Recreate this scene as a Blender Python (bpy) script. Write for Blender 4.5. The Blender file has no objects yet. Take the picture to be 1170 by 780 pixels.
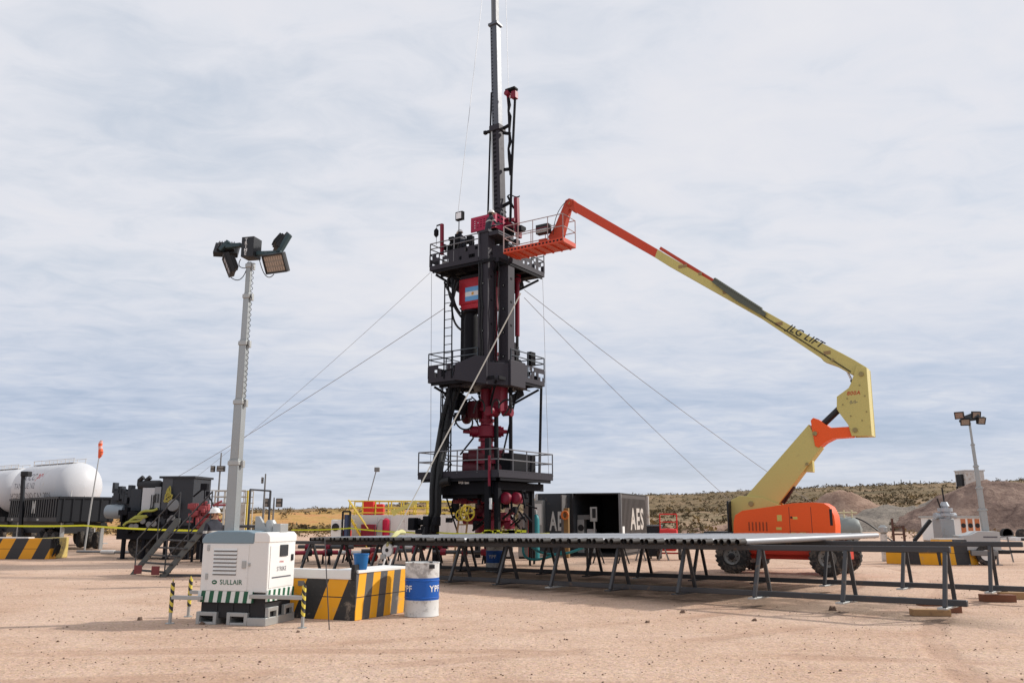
import bpy, math, random
from mathutils import Vector, Matrix, noise as mnoise
R = math.radians
random.seed(7)
scn = bpy.context.scene
COL = scn.collection

# ------------------------------------------------------------------ camera
EYE = 1.65; PITCH = R(11.89); FPX = 950.0
cd = bpy.data.cameras.new('camera'); cam = bpy.data.objects.new('camera', cd); COL.objects.link(cam)
cd.sensor_width = 36.0; cd.lens = FPX / 1170 * 36.0; cd.clip_start = .1; cd.clip_end = 4000
cam.location = (0, 0, EYE); cam.rotation_euler = (R(90) + PITCH, 0, 0)
scn.camera = cam
CP, SP = math.cos(PITCH), math.sin(PITCH)

# ------------------------------------------------------------------ sun, sky, exposure
SUN_AZ = math.atan2(.96, .27); SUN_EL = R(33)
sund = bpy.data.lights.new('sun', 'SUN'); sund.energy = 3.8; sund.angle = R(2.0); sund.color = (1, .95, .88)
sun = bpy.data.objects.new('sun', sund); COL.objects.link(sun)
tosun = Vector((math.sin(SUN_AZ) * math.cos(SUN_EL), math.cos(SUN_AZ) * math.cos(SUN_EL), math.sin(SUN_EL)))
sun.rotation_euler = (-tosun).to_track_quat('-Z', 'Y').to_euler(); sun.location = tosun * 60
scn.view_settings.view_transform = 'Standard'; scn.view_settings.look = 'None'
scn.view_settings.exposure = 0.0; scn.view_settings.gamma = 1.0; scn.view_settings.use_curve_mapping = False


class NT:
    """tiny node-tree helper"""
    def __init__(s, nt): s.nt = nt; s.n = nt.nodes; s.l = nt.links
    def add(s, typ, inputs=None, **props):
        n = s.n.new(typ)
        for k, v in props.items(): setattr(n, k, v)
        for k, v in (inputs or {}).items(): s.set(n.inputs[k], v)
        return n
    def set(s, sock, v):
        if isinstance(v, bpy.types.NodeSocket): s.l.new(v, sock)
        else: sock.default_value = v
    def math(s, op, a, b=None, c=None, clamp=False):
        n = s.n.new('ShaderNodeMath'); n.operation = op; n.use_clamp = clamp
        for i, v in enumerate((a, b, c)):
            if v is not None: s.set(n.inputs[i], v)
        return n.outputs[0]
    def mix(s, fac, a, b, blend='MIX'):
        n = s.n.new('ShaderNodeMix'); n.data_type = 'RGBA'; n.blend_type = blend
        s.set(n.inputs[0], fac); s.set(n.inputs[6], a); s.set(n.inputs[7], b)
        return n.outputs[2]
    def noise(s, vec, scale, detail=4, rough=.55, dist=0, w=None):
        n = s.n.new('ShaderNodeTexNoise')
        if w is not None: n.noise_dimensions = '4D'; s.set(n.inputs['W'], w)
        if vec is not None: s.set(n.inputs['Vector'], vec)
        n.inputs['Scale'].default_value = scale; n.inputs['Detail'].default_value = detail
        n.inputs['Roughness'].default_value = rough; n.inputs['Distortion'].default_value = dist
        return n.outputs['Fac']
    def ramp(s, fac, stops):
        n = s.n.new('ShaderNodeValToRGB'); e = n.color_ramp.elements
        while len(e) < len(stops): e.new(.5)
        for i, (p, c) in enumerate(stops):
            e[i].position = p; e[i].color = c if len(c) == 4 else (*c, 1)
        s.set(n.inputs[0], fac); return n.outputs[0]
    def step(s, v, a, b):
        n = s.n.new('ShaderNodeMapRange'); n.interpolation_type = 'SMOOTHSTEP'
        s.set(n.inputs[0], v); n.inputs[1].default_value = a; n.inputs[2].default_value = b
        return n.outputs[0]


def c4(c): return (c[0], c[1], c[2], 1)

world = bpy.data.worlds.new('World'); scn.world = world; world.use_nodes = True
T = NT(world.node_tree); T.n.clear()
sky = T.add('ShaderNodeTexSky', sky_type='NISHITA', sun_disc=False, sun_elevation=SUN_EL, sun_rotation=SUN_AZ, air_density=1.0, dust_density=1.5)
tc = T.add('ShaderNodeTexCoord').outputs['Generated']
sep = T.add('ShaderNodeSeparateXYZ', {0: tc})
zc = T.math('MAXIMUM', sep.outputs[2], 0.0)
den = T.math('ADD', zc, .10)
pl = T.add('ShaderNodeCombineXYZ', {0: T.math('DIVIDE', sep.outputs[0], den), 1: T.math('DIVIDE', sep.outputs[1], den), 2: 0.0}).outputs[0]
mp = T.add('ShaderNodeMapping', {'Vector': pl, 'Rotation': (0, 0, R(20)), 'Scale': (.75, 1.0, 1)}).outputs[0]
n1 = T.noise(mp, 1.1, 7, .52, .35)
mp2 = T.add('ShaderNodeMapping', {'Vector': pl, 'Location': (3.1, 1.7, 0), 'Rotation': (0, 0, R(-28)), 'Scale': (1.1, 1.5, 1)}).outputs[0]
n2 = T.noise(mp2, 4.6, 6, .58, .6)
nn = T.math('ADD', T.math('MULTIPLY', n1, .66), T.math('MULTIPLY', n2, .34))
# thin bright veil above, greyer bands of cloud lower down
low = T.step(sep.outputs[2], .29, .09)
white = T.ramp(nn, [(.34, (6.7, 7.3, 8.25)), (.45, (7.45, 7.75, 8.45)), (.54, (7.9, 8.0, 8.55)), (.66, (8.35, 8.35, 8.7))])
grey = T.ramp(nn, [(.35, (4.4, 5.25, 6.95)), (.50, (5.6, 6.25, 7.55)), (.63, (7.0, 7.35, 8.15))])
cloud = T.mix(low, white, grey)
glow = T.step(sep.outputs[2], .10, .015)
cloud = T.mix(T.math('MULTIPLY', glow, .65), cloud, (7.0, 7.3, 8.0, 1))
cover = T.ramp(nn, [(.33, (.80, .80, .80)), (.5, (.97, .97, .97))])
bgc = T.mix(cover, sky.outputs[0], cloud)
bg = T.add('ShaderNodeBackground', {'Color': bgc, 'Strength': .1})
T.l.new(bg.outputs[0], T.add('ShaderNodeOutputWorld').inputs[0])


# ------------------------------------------------------------------ pixel <-> world
def ray(px, py):
    u = (px - 585) / FPX; v = (390 - py) / FPX
    return Vector((u, CP - v * SP, SP + v * CP))
O = Vector((0, 0, EYE))
def at(px, py, Y):
    d = ray(px, py); return O + d * (Y / d.y)
def ground(px, py, z=0.0):
    d = ray(px, py); return O + d * ((z - EYE) / d.z)
def frame(loc, rz=0.0):
    return Matrix.Translation(Vector(loc)) @ Matrix.Rotation(rz, 4, 'Z')
def lp(M, px, py, k=0.0):
    """the point of the local plane y = k that the photograph shows at this pixel, in local coordinates"""
    Mi = M.inverted(); o = Mi @ O; d = Mi.to_3x3() @ ray(px, py)
    return o + d * ((k - o.y) / d.y)
def lx(M, px, py, k=0.0):
    """the same on the local plane x = k"""
    Mi = M.inverted(); o = Mi @ O; d = Mi.to_3x3() @ ray(px, py)
    return o + d * ((k - o.x) / d.x)


# ------------------------------------------------------------------ mesh building
class MB:
    def __init__(s): s.v = []; s.f = []; s.m = []
    def add(s, vs, fs, mi=0, M=None):
        b = len(s.v)
        s.v += [tuple(M @ Vector(p)) if M else tuple(p) for p in vs]
        s.f += [tuple(i + b for i in f) for f in fs]; s.m += [mi] * len(fs)
        return s
    def box(s, a, b, mi=0, M=None):
        x0, x1 = sorted((a[0], b[0])); y0, y1 = sorted((a[1], b[1])); z0, z1 = sorted((a[2], b[2]))
        vs = [(x0, y0, z0), (x1, y0, z0), (x1, y1, z0), (x0, y1, z0), (x0, y0, z1), (x1, y0, z1), (x1, y1, z1), (x0, y1, z1)]
        return s.add(vs, [(0, 3, 2, 1), (4, 5, 6, 7), (0, 1, 5, 4), (1, 2, 6, 5), (2, 3, 7, 6), (3, 0, 4, 7)], mi, M)
    def cbox(s, c, size, mi=0, M=None):
        h = [t / 2 for t in size]
        return s.box([c[i] - h[i] for i in range(3)], [c[i] + h[i] for i in range(3)], mi, M)
    def beam(s, p, q, w, h=None, mi=0, up=(0, 0, 1)):
        p = Vector(p); q = Vector(q); d = (q - p); L = d.length
        if L < 1e-6: return s
        d /= L; u = Vector(up)
        if abs(d.dot(u)) > .98: u = Vector((0, 1, 0))
        x = d.cross(u).normalized(); z = x.cross(d)
        h = h or w
        Mx = Matrix(((x.x, d.x, z.x, p.x), (x.y, d.y, z.y, p.y), (x.z, d.z, z.z, p.z), (0, 0, 0, 1)))
        return s.box((-w / 2, 0, -h / 2), (w / 2, L, h / 2), mi, Mx)
    def tube(s, pts, r, n=8, mi=0, caps=True):
        pts = [Vector(p) for p in pts]; k = len(pts)
        rs = r if isinstance(r, (list, tuple)) else [r] * k
        b = len(s.v); ref = None
        for i, p in enumerate(pts):
            d = (pts[min(i + 1, k - 1)] - pts[max(i - 1, 0)]).normalized()
            if ref is None:
                ref = Vector((0, 0, 1)) if abs(d.z) < .9 else Vector((1, 0, 0))
            x = (ref - d * ref.dot(d)).normalized(); y = d.cross(x); ref = x
            for j in range(n):
                a = 2 * math.pi * j / n
                s.v.append(tuple(p + (x * math.cos(a) + y * math.sin(a)) * rs[i]))
        for i in range(k - 1):
            for j in range(n):
                j2 = (j + 1) % n
                s.f.append((b + i * n + j, b + i * n + j2, b + (i + 1) * n + j2, b + (i + 1) * n + j)); s.m.append(mi)
        if caps:
            s.f.append(tuple(b + j for j in range(n))[::-1]); s.m.append(mi)
            s.f.append(tuple(b + (k - 1) * n + j for j in range(n))); s.m.append(mi)
        return s
    def lathe(s, prof, n=24, mi=0, M=None, mis=None, caps=True):
        """prof: (radius, z) from bottom to top"""
        vs = []; fs = []; ms = []
        for (r, z) in prof:
            for j in range(n):
                a = 2 * math.pi * j / n; vs.append((r * math.cos(a), r * math.sin(a), z))
        for i in range(len(prof) - 1):
            for j in range(n):
                j2 = (j + 1) % n
                fs.append((i * n + j, i * n + j2, (i + 1) * n + j2, (i + 1) * n + j)); ms.append(mis[i] if mis else mi)
        if caps:
            fs.append(tuple(range(n))[::-1]); ms.append(mis[0] if mis else mi)
            fs.append(tuple((len(prof) - 1) * n + j for j in range(n))); ms.append(mis[-1] if mis else mi)
        b = len(s.m); s.add(vs, fs, 0, M); s.m[b:] = ms
        return s
    def prism(s, poly, y0, y1, mi=0, M=None):
        """poly of (x, z) in the local xz plane, thickness y0..y1"""
        n = len(poly)
        ar = sum(poly[i][0] * poly[(i + 1) % n][1] - poly[(i + 1) % n][0] * poly[i][1] for i in range(n))
        if ar < 0: poly = poly[::-1]
        vs = [(x, y0, z) for x, z in poly] + [(x, y1, z) for x, z in poly]
        fs = [tuple(range(n)), tuple(range(n, 2 * n))[::-1]]
        for i in range(n):
            j = (i + 1) % n; fs.append((i, i + n, j + n, j))
        return s.add(vs, fs, mi, M)
    def text(s, txt, size, fn, mi=1, shear=0, bold=0, align='CENTER'):
        vs, fs = text_shape(txt, size, shear, bold, align)
        return s.add([fn(x, y) for x, y in vs], fs, mi)
    def build_each(s, name, mats, parent=None, M=None, bevel=0, smooth=38):
        """one object for every piece that touches no other"""
        par = list(range(len(s.v)))
        def find(a):
            while par[a] != a: par[a] = par[par[a]]; a = par[a]
            return a
        for f in s.f:
            r0 = find(f[0])
            for i in f[1:]: par[find(i)] = r0
        groups = {}
        for f, m in zip(s.f, s.m): groups.setdefault(find(f[0]), []).append((f, m))
        for fs in groups.values():
            q = MB(); idx = {}
            for f, m in fs:
                for i in f:
                    if i not in idx: idx[i] = len(q.v); q.v.append(s.v[i])
                q.f.append(tuple(idx[i] for i in f)); q.m.append(m)
            q.build(name, mats, parent, M, bevel, smooth)
    def build(s, name, mats, parent=None, M=None, bevel=0, smooth=38):
        me = bpy.data.meshes.new(name); me.from_pydata(s.v, [], s.f)
        for m in (mats if isinstance(mats, (list, tuple)) else [mats]): me.materials.append(m)
        me.polygons.foreach_set('material_index', s.m)
        if smooth:
            me.polygons.foreach_set('use_smooth', [True] * len(s.f)); me.set_sharp_from_angle(angle=R(smooth))
        me.update()
        o = bpy.data.objects.new(name, me); COL.objects.link(o)
        if parent: o.parent = parent
        if M is not None: o.matrix_local = M
        if bevel:
            b = o.modifiers.new('edge', 'BEVEL'); b.width = bevel; b.segments = 2; b.limit_method = 'ANGLE'; b.angle_limit = R(40)
        return o

_txt = {}
def text_shape(txt, size, shear=0, bold=0, align='CENTER'):
    k = (txt, size, shear, bold, align)
    if k not in _txt:
        c = bpy.data.curves.new('lettering', 'FONT'); c.body = txt; c.size = size; c.shear = shear; c.offset = bold * size
        c.align_x = align; c.align_y = 'CENTER'; c.resolution_u = 3; c.space_character = 1.0 + bold * 6
        o = bpy.data.objects.new('lettering', c); COL.objects.link(o)
        dg = bpy.context.evaluated_depsgraph_get()
        me = bpy.data.meshes.new_from_object(o.evaluated_get(dg))
        _txt[k] = ([(v.co.x, v.co.y) for v in me.vertices], [tuple(p.vertices) for p in me.polygons])
        bpy.data.objects.remove(o); bpy.data.curves.remove(c); bpy.data.meshes.remove(me)
    return _txt[k]


def tag(o, label, cat, group=None, kind=None):
    o['label'] = label; o['category'] = cat
    if group: o['group'] = group
    if kind: o['kind'] = kind
    return o
def thing(name, label, cat, M, group=None):
    o = bpy.data.objects.new(name, None); COL.objects.link(o); o.empty_display_size = .3
    o.matrix_world = M
    return tag(o, label, cat, group)
def setting(o, kind='structure'):
    o['kind'] = kind; return o
def dup(o, M=None, label=None):
    """a copy of a thing, its parts and their sub-parts"""
    c = o.copy(); COL.objects.link(c)
    if M is not None: c.matrix_world = M
    if label: c['label'] = label
    for ch in list(o.children):
        k = ch.copy(); COL.objects.link(k); k.parent = c
        for g in list(ch.children):
            q = g.copy(); COL.objects.link(q); q.parent = k
    return c


# ------------------------------------------------------------------ materials
MATS = {}
def paint(name, col, rough=.5, metal=0.0, wear=.25, wearcol=(.34, .25, .17), scale=3.0, var=.18, bump=.05, hard=.06, spec=.35):
    if name in MATS: return MATS[name]
    m = bpy.data.materials.new(name); m.use_nodes = True; t = NT(m.node_tree); t.n.clear()
    tc = t.add('ShaderNodeTexCoord').outputs['Object']; rnd = t.math('MULTIPLY', t.add('ShaderNodeObjectInfo').outputs['Random'], 20)
    big = t.noise(tc, scale * .35, 3, .5, 0, rnd); fine = t.noise(tc, scale * 2.2, 7, .68, .3, rnd); grain = t.noise(tc, scale * 14, 3, .6, 0, rnd)
    v = t.math('ADD', 1 - var * .75, t.math('MULTIPLY', t.math('ADD', t.math('MULTIPLY', big, .6), t.math('MULTIPLY', grain, .4)), var * 1.5))
    base = t.mix(1.0, c4(col), t.add('ShaderNodeCombineXYZ', {0: v, 1: v, 2: v}).outputs[0], 'MULTIPLY')
    thr = .78 - wear * .45
    msk = t.step(t.math('ADD', t.math('MULTIPLY', fine, .7), t.math('MULTIPLY', big, .3)), thr - hard, thr + hard)
    colr = t.mix(t.math('MULTIPLY', msk, .85), base, c4(wearcol))
    rg = t.math('ADD', rough - .08, t.math('MULTIPLY', fine, .16)); rg = t.math('ADD', rg, t.math('MULTIPLY', msk, .25), clamp=True)
    p = t.add('ShaderNodeBsdfPrincipled', {'Base Color': colr, 'Roughness': rg, 'Metallic': metal, 'Specular IOR Level': spec})
    if bump:
        bp = t.add('ShaderNodeBump', {'Strength': bump * 4, 'Distance': .01, 'Height': t.math('ADD', fine, t.math('MULTIPLY', grain, .3))}); t.l.new(bp.outputs[0], p.inputs['Normal'])
    t.l.new(p.outputs[0], t.add('ShaderNodeOutputMaterial').inputs[0])
    MATS[name] = m; return m

def stripes(name, a, b, period, slope, axis=0, wear=.3, seam=None, duty=.5, shift=0):
    """two-colour hazard stripes along a local axis, leaning with height"""
    if name in MATS: return MATS[name]
    m = bpy.data.materials.new(name); m.use_nodes = True; t = NT(m.node_tree); t.n.clear()
    tc = t.add('ShaderNodeTexCoord').outputs['Object']; s = t.add('ShaderNodeSeparateXYZ', {0: tc})
    ph = t.math('FRACT', t.math('ADD', t.math('DIVIDE', t.math('ADD', s.outputs[axis], t.math('MULTIPLY', s.outputs[2], slope)), period), 50.0 + shift))
    k = t.math('LESS_THAN', ph, duty)
    fine = t.noise(tc, 7, 7, .68, .3); big = t.noise(tc, 1.3, 4, .6)
    v = t.math('ADD', .86, t.math('MULTIPLY', big, .28))
    base = t.mix(1, t.mix(k, c4(b), c4(a)), t.add('ShaderNodeCombineXYZ', {0: v, 1: v, 2: v}).outputs[0], 'MULTIPLY')
    thr = .78 - wear * .45
    msk = t.step(t.math('ADD', t.math('MULTIPLY', fine, .7), t.math('MULTIPLY', big, .3)), thr - .07, thr + .07)
    base = t.mix(t.math('MULTIPLY', msk, .6), base, (.33, .27, .21, 1))
    if seam:
        d = t.math('ABSOLUTE', t.math('SUBTRACT', s.outputs[2], seam)); base = t.mix(t.math('LESS_THAN', d, .008), base, (.02, .02, .02, 1))
    p = t.add('ShaderNodeBsdfPrincipled', {'Base Color': base, 'Roughness': .6})
    bp = t.add('ShaderNodeBump', {'Strength': .25, 'Distance': .01, 'Height': fine}); t.l.new(bp.outputs[0], p.inputs['Normal'])
    t.l.new(p.outputs[0], t.add('ShaderNodeOutputMaterial').inputs[0])
    MATS[name] = m; return m

white = paint('white paint', (.76, .755, .73), .5, wear=.30, scale=2.2, wearcol=(.50, .44, .37), var=.14)
tankwhite = paint('tank white', (.57, .58, .60), .45, wear=.3, scale=1.2, wearcol=(.5, .42, .3))
offwhite = paint('dusty white', (.62, .60, .57), .6, wear=.4, scale=2)
letter_grey = paint('letter grey', (.10, .10, .12), .5, wear=.2)
letter_black = paint('letter black', (.02, .02, .02), .5, wear=.2)
letter_white = paint('letter white', (.78, .78, .76), .5, wear=.35)
letter_red = paint('letter red', (.5, .03, .03), .5, wear=.2)
green = paint('signal green', (.015, .11, .06), .5, wear=.15)
bluegrey = paint('blue grey cap', (.20, .28, .33), .45, wear=.3, wearcol=(.4, .38, .34))
lightgrey = paint('galvanised grey', (.42, .43, .42), .45, .5, wear=.3, wearcol=(.4, .35, .28))
galv = paint('galvanised mast', (.36, .38, .38), .42, .55, wear=.15, scale=2, wearcol=(.35, .33, .3))
midgrey = paint('mid grey', (.20, .20, .20), .55, .2, wear=.3)
steel = paint('weathered steel', (.07, .07, .074), .5, .5, wear=.35, wearcol=(.22, .15, .10))
pipegrey = paint('pipe steel', (.33, .34, .36), .5, .5, wear=.3, wearcol=(.26, .23, .20), scale=1.5)
darksteel = paint('dark steel', (.022, .022, .024), .55, .2, wear=.2, wearcol=(.09, .07, .055))
rig_grey = paint('rig charcoal', (.037, .034, .043), .55, .1, wear=.28, wearcol=(.065, .052, .05), scale=2, spec=.2)
rig_dark = paint('rig black', (.009, .009, .012), .7, .0, wear=.15, wearcol=(.03, .026, .024), spec=.15)
rig_red = paint('rig red', (.19, .006, .024), .45, wear=.25, wearcol=(.10, .03, .03), scale=2)
winch_red = paint('winch magenta red', (.42, .02, .07), .45, wear=.2, wearcol=(.15, .03, .04))
bright_red = paint('bright red', (.60, .025, .02), .45, wear=.15)
orange = paint('lift orange', (.86, .105, .012), .42, wear=.24, scale=1.8, wearcol=(.50, .20, .10), var=.22)
orange_dull = paint('lift orange weathered', (.46, .055, .022), .5, wear=.3, scale=2, wearcol=(.34, .12, .07))
yellow = paint('lift cream yellow', (.56, .475, .16), .5, wear=.32, scale=1.6, wearcol=(.36, .28, .12), var=.25)
yellow_pale = paint('lift pale edge', (.66, .58, .25), .5, wear=.2, scale=2)
safety = paint('safety yellow', (.66, .49, .05), .5, wear=.2)
tape_y = paint('tape yellow', (.72, .72, .03), .4, wear=.1)
rubber = paint('rubber', (.025, .025, .026), .75, wear=.55, wearcol=(.15, .125, .105), scale=4, spec=.3)
hose_m = paint('hose black', (.012, .012, .013), .5, wear=.1)
rim_m = paint('rim grey', (.28, .28, .27), .5, .3, wear=.4)
blue = paint('drum blue', (.01, .10, .42), .42, wear=.15, wearcol=(.2, .2, .22))
bucket_blue = paint('bucket blue', (.012, .13, .36), .45, wear=.1)
teal = paint('teal', (.02, .20, .22), .5, wear=.25)
navy = paint('navy overalls', (.018, .02, .035), .85, wear=.1)
timber = paint('timber', (.36, .22, .11), .8, wear=.35, wearcol=(.2, .13, .08), scale=4, bump=.15)
timber_red = paint('red timber', (.20, .085, .05), .8, wear=.35, wearcol=(.3, .2, .12), scale=4, bump=.15)
black_box = paint('black bin', (.012, .014, .018), .55, wear=.2, wearcol=(.05, .044, .04))
cont_black = paint('container black', (.014, .013, .013), .6, wear=.2, wearcol=(.05, .042, .036), scale=1.6)
cont_brown = paint('container brown grey', (.07, .060, .055), .55, wear=.35, wearcol=(.2, .16, .13), scale=1.6)
helmet_m = paint('helmet white', (.8, .8, .78), .35, wear=.05)
skin = paint('skin', (.42, .24, .16), .6, wear=0, var=.1)
rope_m = paint('rope', (.55, .52, .46), .8, wear=.2)
wire_m = paint('guy cable', (.30, .30, .31), .5, .4, wear=.2)
cylblack = paint('cylinder black', (.02, .02, .022), .4, wear=.2)
chrome = paint('piston rod', (.65, .65, .66), .2, 1.0, wear=.05)
flag_blue = paint('flag blue', (.16, .42, .75), .5, wear=.08)
flag_white = paint('flag white', (.8, .8, .8), .5, wear=.1)
flag_sun = paint('flag sun', (.70, .36, .05), .5, wear=.05)
glass = paint('lamp glass', (.26, .23, .20), .15, wear=0, var=.3, scale=20)
reflector = paint('lamp reflector', (.36, .31, .27), .3, .4, wear=.1)
wind_or = paint('windsock orange', (.75, .14, .06), .8, wear=.1)
haz_big = stripes('barrier stripes', (.80, .36, .008), (.022, .022, .024), .80, -.42, 0, .36, .36, duty=.46, shift=.30)
haz_side = stripes('barrier side stripes', (.80, .38, .01), (.085, .085, .09), .40, -.13, 0, .36, .36, shift=.05)
haz_far = stripes('far barrier stripes', (.72, .32, .01), (.03, .03, .032), 1.05, -.45, 0, .25, .40)
haz_far2 = stripes('far barrier stripes wide', (.72, .35, .01), (.03, .03, .032), 1.15, 0.1, 0, .3, .40)
post_haz = stripes('post stripes', (.72, .58, .08), (.03, .03, .03), .11, .9, 0, .3)
band_gw = stripes('green white band', (.012, .10, .05), (.72, .74, .71), .15, -.12, 0, .12)
band_gw_y = stripes('green white band side', (.012, .10, .05), (.72, .74, .71), .15, -.12, 1, .12)

# ================================================================== ground, hills, mounds
SKY_E = [(-1.2, .002), (-.6, .003), (-.31, .006), (-.2, .008), (-.1, .015), (0, .020), (.08, .023), (.2, .024), (.33, .030), (.45, .032), (.62, .034), (1.2, .037)]
def lerp_tab(tab, x):
    if x <= tab[0][0]: return tab[0][1]
    for (a, va), (b, vb) in zip(tab, tab[1:]):
        if x <= b: return va + (vb - va) * (x - a) / (b - a)
    return tab[-1][1]
def smooth(a, b, x):
    t = min(1, max(0, (x - a) / (b - a))); return t * t * (3 - 2 * t)
def terrain(x, y):
    if y < 20: return 0.0
    u = x / y; e = lerp_tab(SKY_E, u); D = math.hypot(x, y)
    start = 78 + 10 * math.sin(u * 9); ridge = 290.0
    t = (D - start) / (ridge - start)
    if t <= 0: return 0.0
    prof = smooth(0, 1, min(1, t)) * .55 + min(1, t) * .45
    h = (EYE + e * ridge) * prof
    n = mnoise.fractal(Vector((x * .018, y * .018, 3.1)), 1, 2, 5)
    g = mnoise.fractal(Vector((x * .07, y * .07, 9.1)), 1, 2, 4)
    h += (n * 1.3 + g * .35) * smooth(0, .35, t) * (1 if t < 1 else .5)
    # low cut bank of bare soil along the far edge of the pad
    bank = 1.7 * smooth(110, 124, D) * (1 - smooth(130, 190, D)) * smooth(-.5, -.3, u) * (1 - smooth(-.12, .0, u))
    h += bank * (.7 + .5 * n)
    if t > 1: h -= (t - 1) * 6
    return h
def axis_vals(segs):
    out = []
    for a, b, st in segs:
        k = max(1, int(round((b - a) / st))); out += [a + (b - a) * i / k for i in range(k)]
    return out + [segs[-1][1]]
xs = axis_vals([(-700, -260, 40), (-260, -130, 9), (-130, 170, 3.2), (170, 320, 9), (320, 800, 40)])
ys = axis_vals([(-40, 70, 10), (70, 180, 2.6), (180, 330, 4.0), (330, 420, 15), (420, 900, 60)])
gm = MB(); nx = len(xs)
for y in ys:
    for x in xs: gm.v.append((x, y, terrain(x, y)))
for j in range(len(ys) - 1):
    for i in range(nx - 1):
        gm.f.append((j * nx + i, j * nx + i + 1, (j + 1) * nx + i + 1, (j + 1) * nx + i)); gm.m.append(0)

def ground_material():
    m = bpy.data.materials.new('desert ground'); m.use_nodes = True; t = NT(m.node_tree); t.n.clear()
    pos = t.add('ShaderNodeNewGeometry').outputs['Position']; s = t.add('ShaderNodeSeparateXYZ', {0: pos})
    a = t.noise(pos, .12, 5, .6, .4); b = t.noise(pos, .9, 6, .62, .2); c = t.noise(pos, 7, 5, .65); d = t.noise(pos, 45, 3, .6)
    st = t.add('ShaderNodeMapping', {'Vector': pos, 'Rotation': (0, 0, R(40)), 'Scale': (.25, 3.2, 1)}).outputs[0]
    tracks = t.noise(st, .55, 4, .6, .6)
    v = t.math('ADD', t.math('ADD', t.math('MULTIPLY', a, .34), t.math('MULTIPLY', b, .30)), t.math('ADD', t.math('MULTIPLY', c, .22), t.math('MULTIPLY', tracks, .14)))
    sand = t.ramp(v, [(.33, (.40, .245, .17)), (.46, (.525, .358, .26)), (.56, (.59, .42, .315)), (.68, (.67, .505, .395))])
    sand = t.mix(t.math('MULTIPLY', t.step(t.noise(pos, .22, 4, .55, .8), .48, .64), .35), sand, (.64, .485, .38, 1))
    # darker grit and pale pebbles, each its own small spot
    vo = t.add('ShaderNodeTexVoronoi', {'Vector': pos, 'Scale': 9.0, 'Randomness': 1.0}); peb = t.step(vo.outputs['Distance'], .17, .10)
    pick = t.math('GREATER_THAN', t.add('ShaderNodeSeparateColor', {0: vo.outputs['Color']}).outputs[0], .72)
    sand = t.mix(t.math('MULTIPLY', t.math('MULTIPLY', peb, pick), .45), sand, (.24, .155, .115, 1))
    grit = t.step(d, .56, .70); sand = t.mix(t.math('MULTIPLY', grit, .30), sand, (.27, .17, .125, 1))
    v2 = t.add('ShaderNodeTexVoronoi', {'Vector': pos, 'Scale': 38.0}); cellc = t.add('ShaderNodeSeparateColor', {0: v2.outputs['Color']})
    cellv = t.math('ADD', .80, t.math('MULTIPLY', cellc.outputs[1], .40))
    sand = t.mix(.85, sand, t.mix(1, sand, t.add('ShaderNodeCombineXYZ', {0: cellv, 1: t.math('ADD', cellv, t.math('MULTIPLY', t.math('SUBTRACT', cellc.outputs[0], .5), .10)), 2: t.math('ADD', cellv, t.math('MULTIPLY', t.math('SUBTRACT', cellc.outputs[2], .5), .20))}).outputs[0], 'MULTIPLY'))
    v3 = t.add('ShaderNodeTexVoronoi', {'Vector': pos, 'Scale': 17.0}); p3 = t.math('MULTIPLY', t.step(v3.outputs['Distance'], .26, .12), t.math('GREATER_THAN', t.add('ShaderNodeSeparateColor', {0: v3.outputs['Color']}).outputs[0], .66))
    sand = t.mix(t.math('MULTIPLY', p3, .40), sand, (.22, .135, .10, 1))
    # wheel ruts: pairs of arcs across the pad
    ruts = None
    for (cx, cy, rad) in ((14.0, -6.0, 15.5), (14.0, -6.0, 17.4), (-9.0, 30.0, 19.5), (-9.0, 30.0, 21.4), (-2.0, -22.0, 31.0), (-2.0, -22.0, 33.0), (24.0, 4.0, 18.0), (24.0, 4.0, 19.9)):
        dd = t.math('SQRT', t.math('ADD', t.math('POWER', t.math('SUBTRACT', s.outputs[0], cx), 2.0), t.math('POWER', t.math('SUBTRACT', s.outputs[1], cy), 2.0)))
        k = t.step(t.math('ABSOLUTE', t.math('SUBTRACT', t.math('ADD', dd, t.math('MULTIPLY', b, .3)), rad + .15)), .26, .10)
        ruts = k if ruts is None else t.math('MAXIMUM', ruts, k)
    ruts = t.math('MULTIPLY', ruts, t.step(t.noise(pos, .35, 3, .6), .40, .58))
    sand = t.mix(t.math('MULTIPLY', ruts, .5), sand, (.40, .245, .17, 1))
    gr2 = t.step(t.math('ADD', t.math('MULTIPLY', c, .6), t.math('MULTIPLY', d, .4)), .56, .66)
    sand = t.mix(t.math('MULTIPLY', gr2, .22), sand, (.36, .24, .17, 1))
    # stained strip under the pipe racks, colour deepened to back up their weak shadow
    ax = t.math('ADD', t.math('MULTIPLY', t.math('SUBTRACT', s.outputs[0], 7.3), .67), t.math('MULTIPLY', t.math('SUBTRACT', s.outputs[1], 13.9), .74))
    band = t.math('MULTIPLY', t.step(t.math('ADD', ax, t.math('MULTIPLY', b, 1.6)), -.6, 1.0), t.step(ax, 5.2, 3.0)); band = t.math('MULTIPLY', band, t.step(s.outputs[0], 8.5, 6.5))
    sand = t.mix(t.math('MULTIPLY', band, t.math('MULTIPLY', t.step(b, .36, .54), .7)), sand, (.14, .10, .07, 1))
    # the vegetated country behind the pad: golden grass low on the west side, olive scrub elsewhere
    D = t.math('SQRT', t.math('ADD', t.math('POWER', s.outputs[0], 2.0), t.math('POWER', s.outputs[1], 2.0)))
    off = t.step(t.math('ADD', D, t.math('MULTIPLY', t.math('SUBTRACT', a, .5), 40)), 76, 96)
    hn = t.noise(pos, .05, 6, .66, .6); hn2 = t.noise(pos, .35, 5, .65)
    hv = t.math('ADD', t.math('MULTIPLY', hn, .55), t.math('MULTIPLY', hn2, .45))
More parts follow.
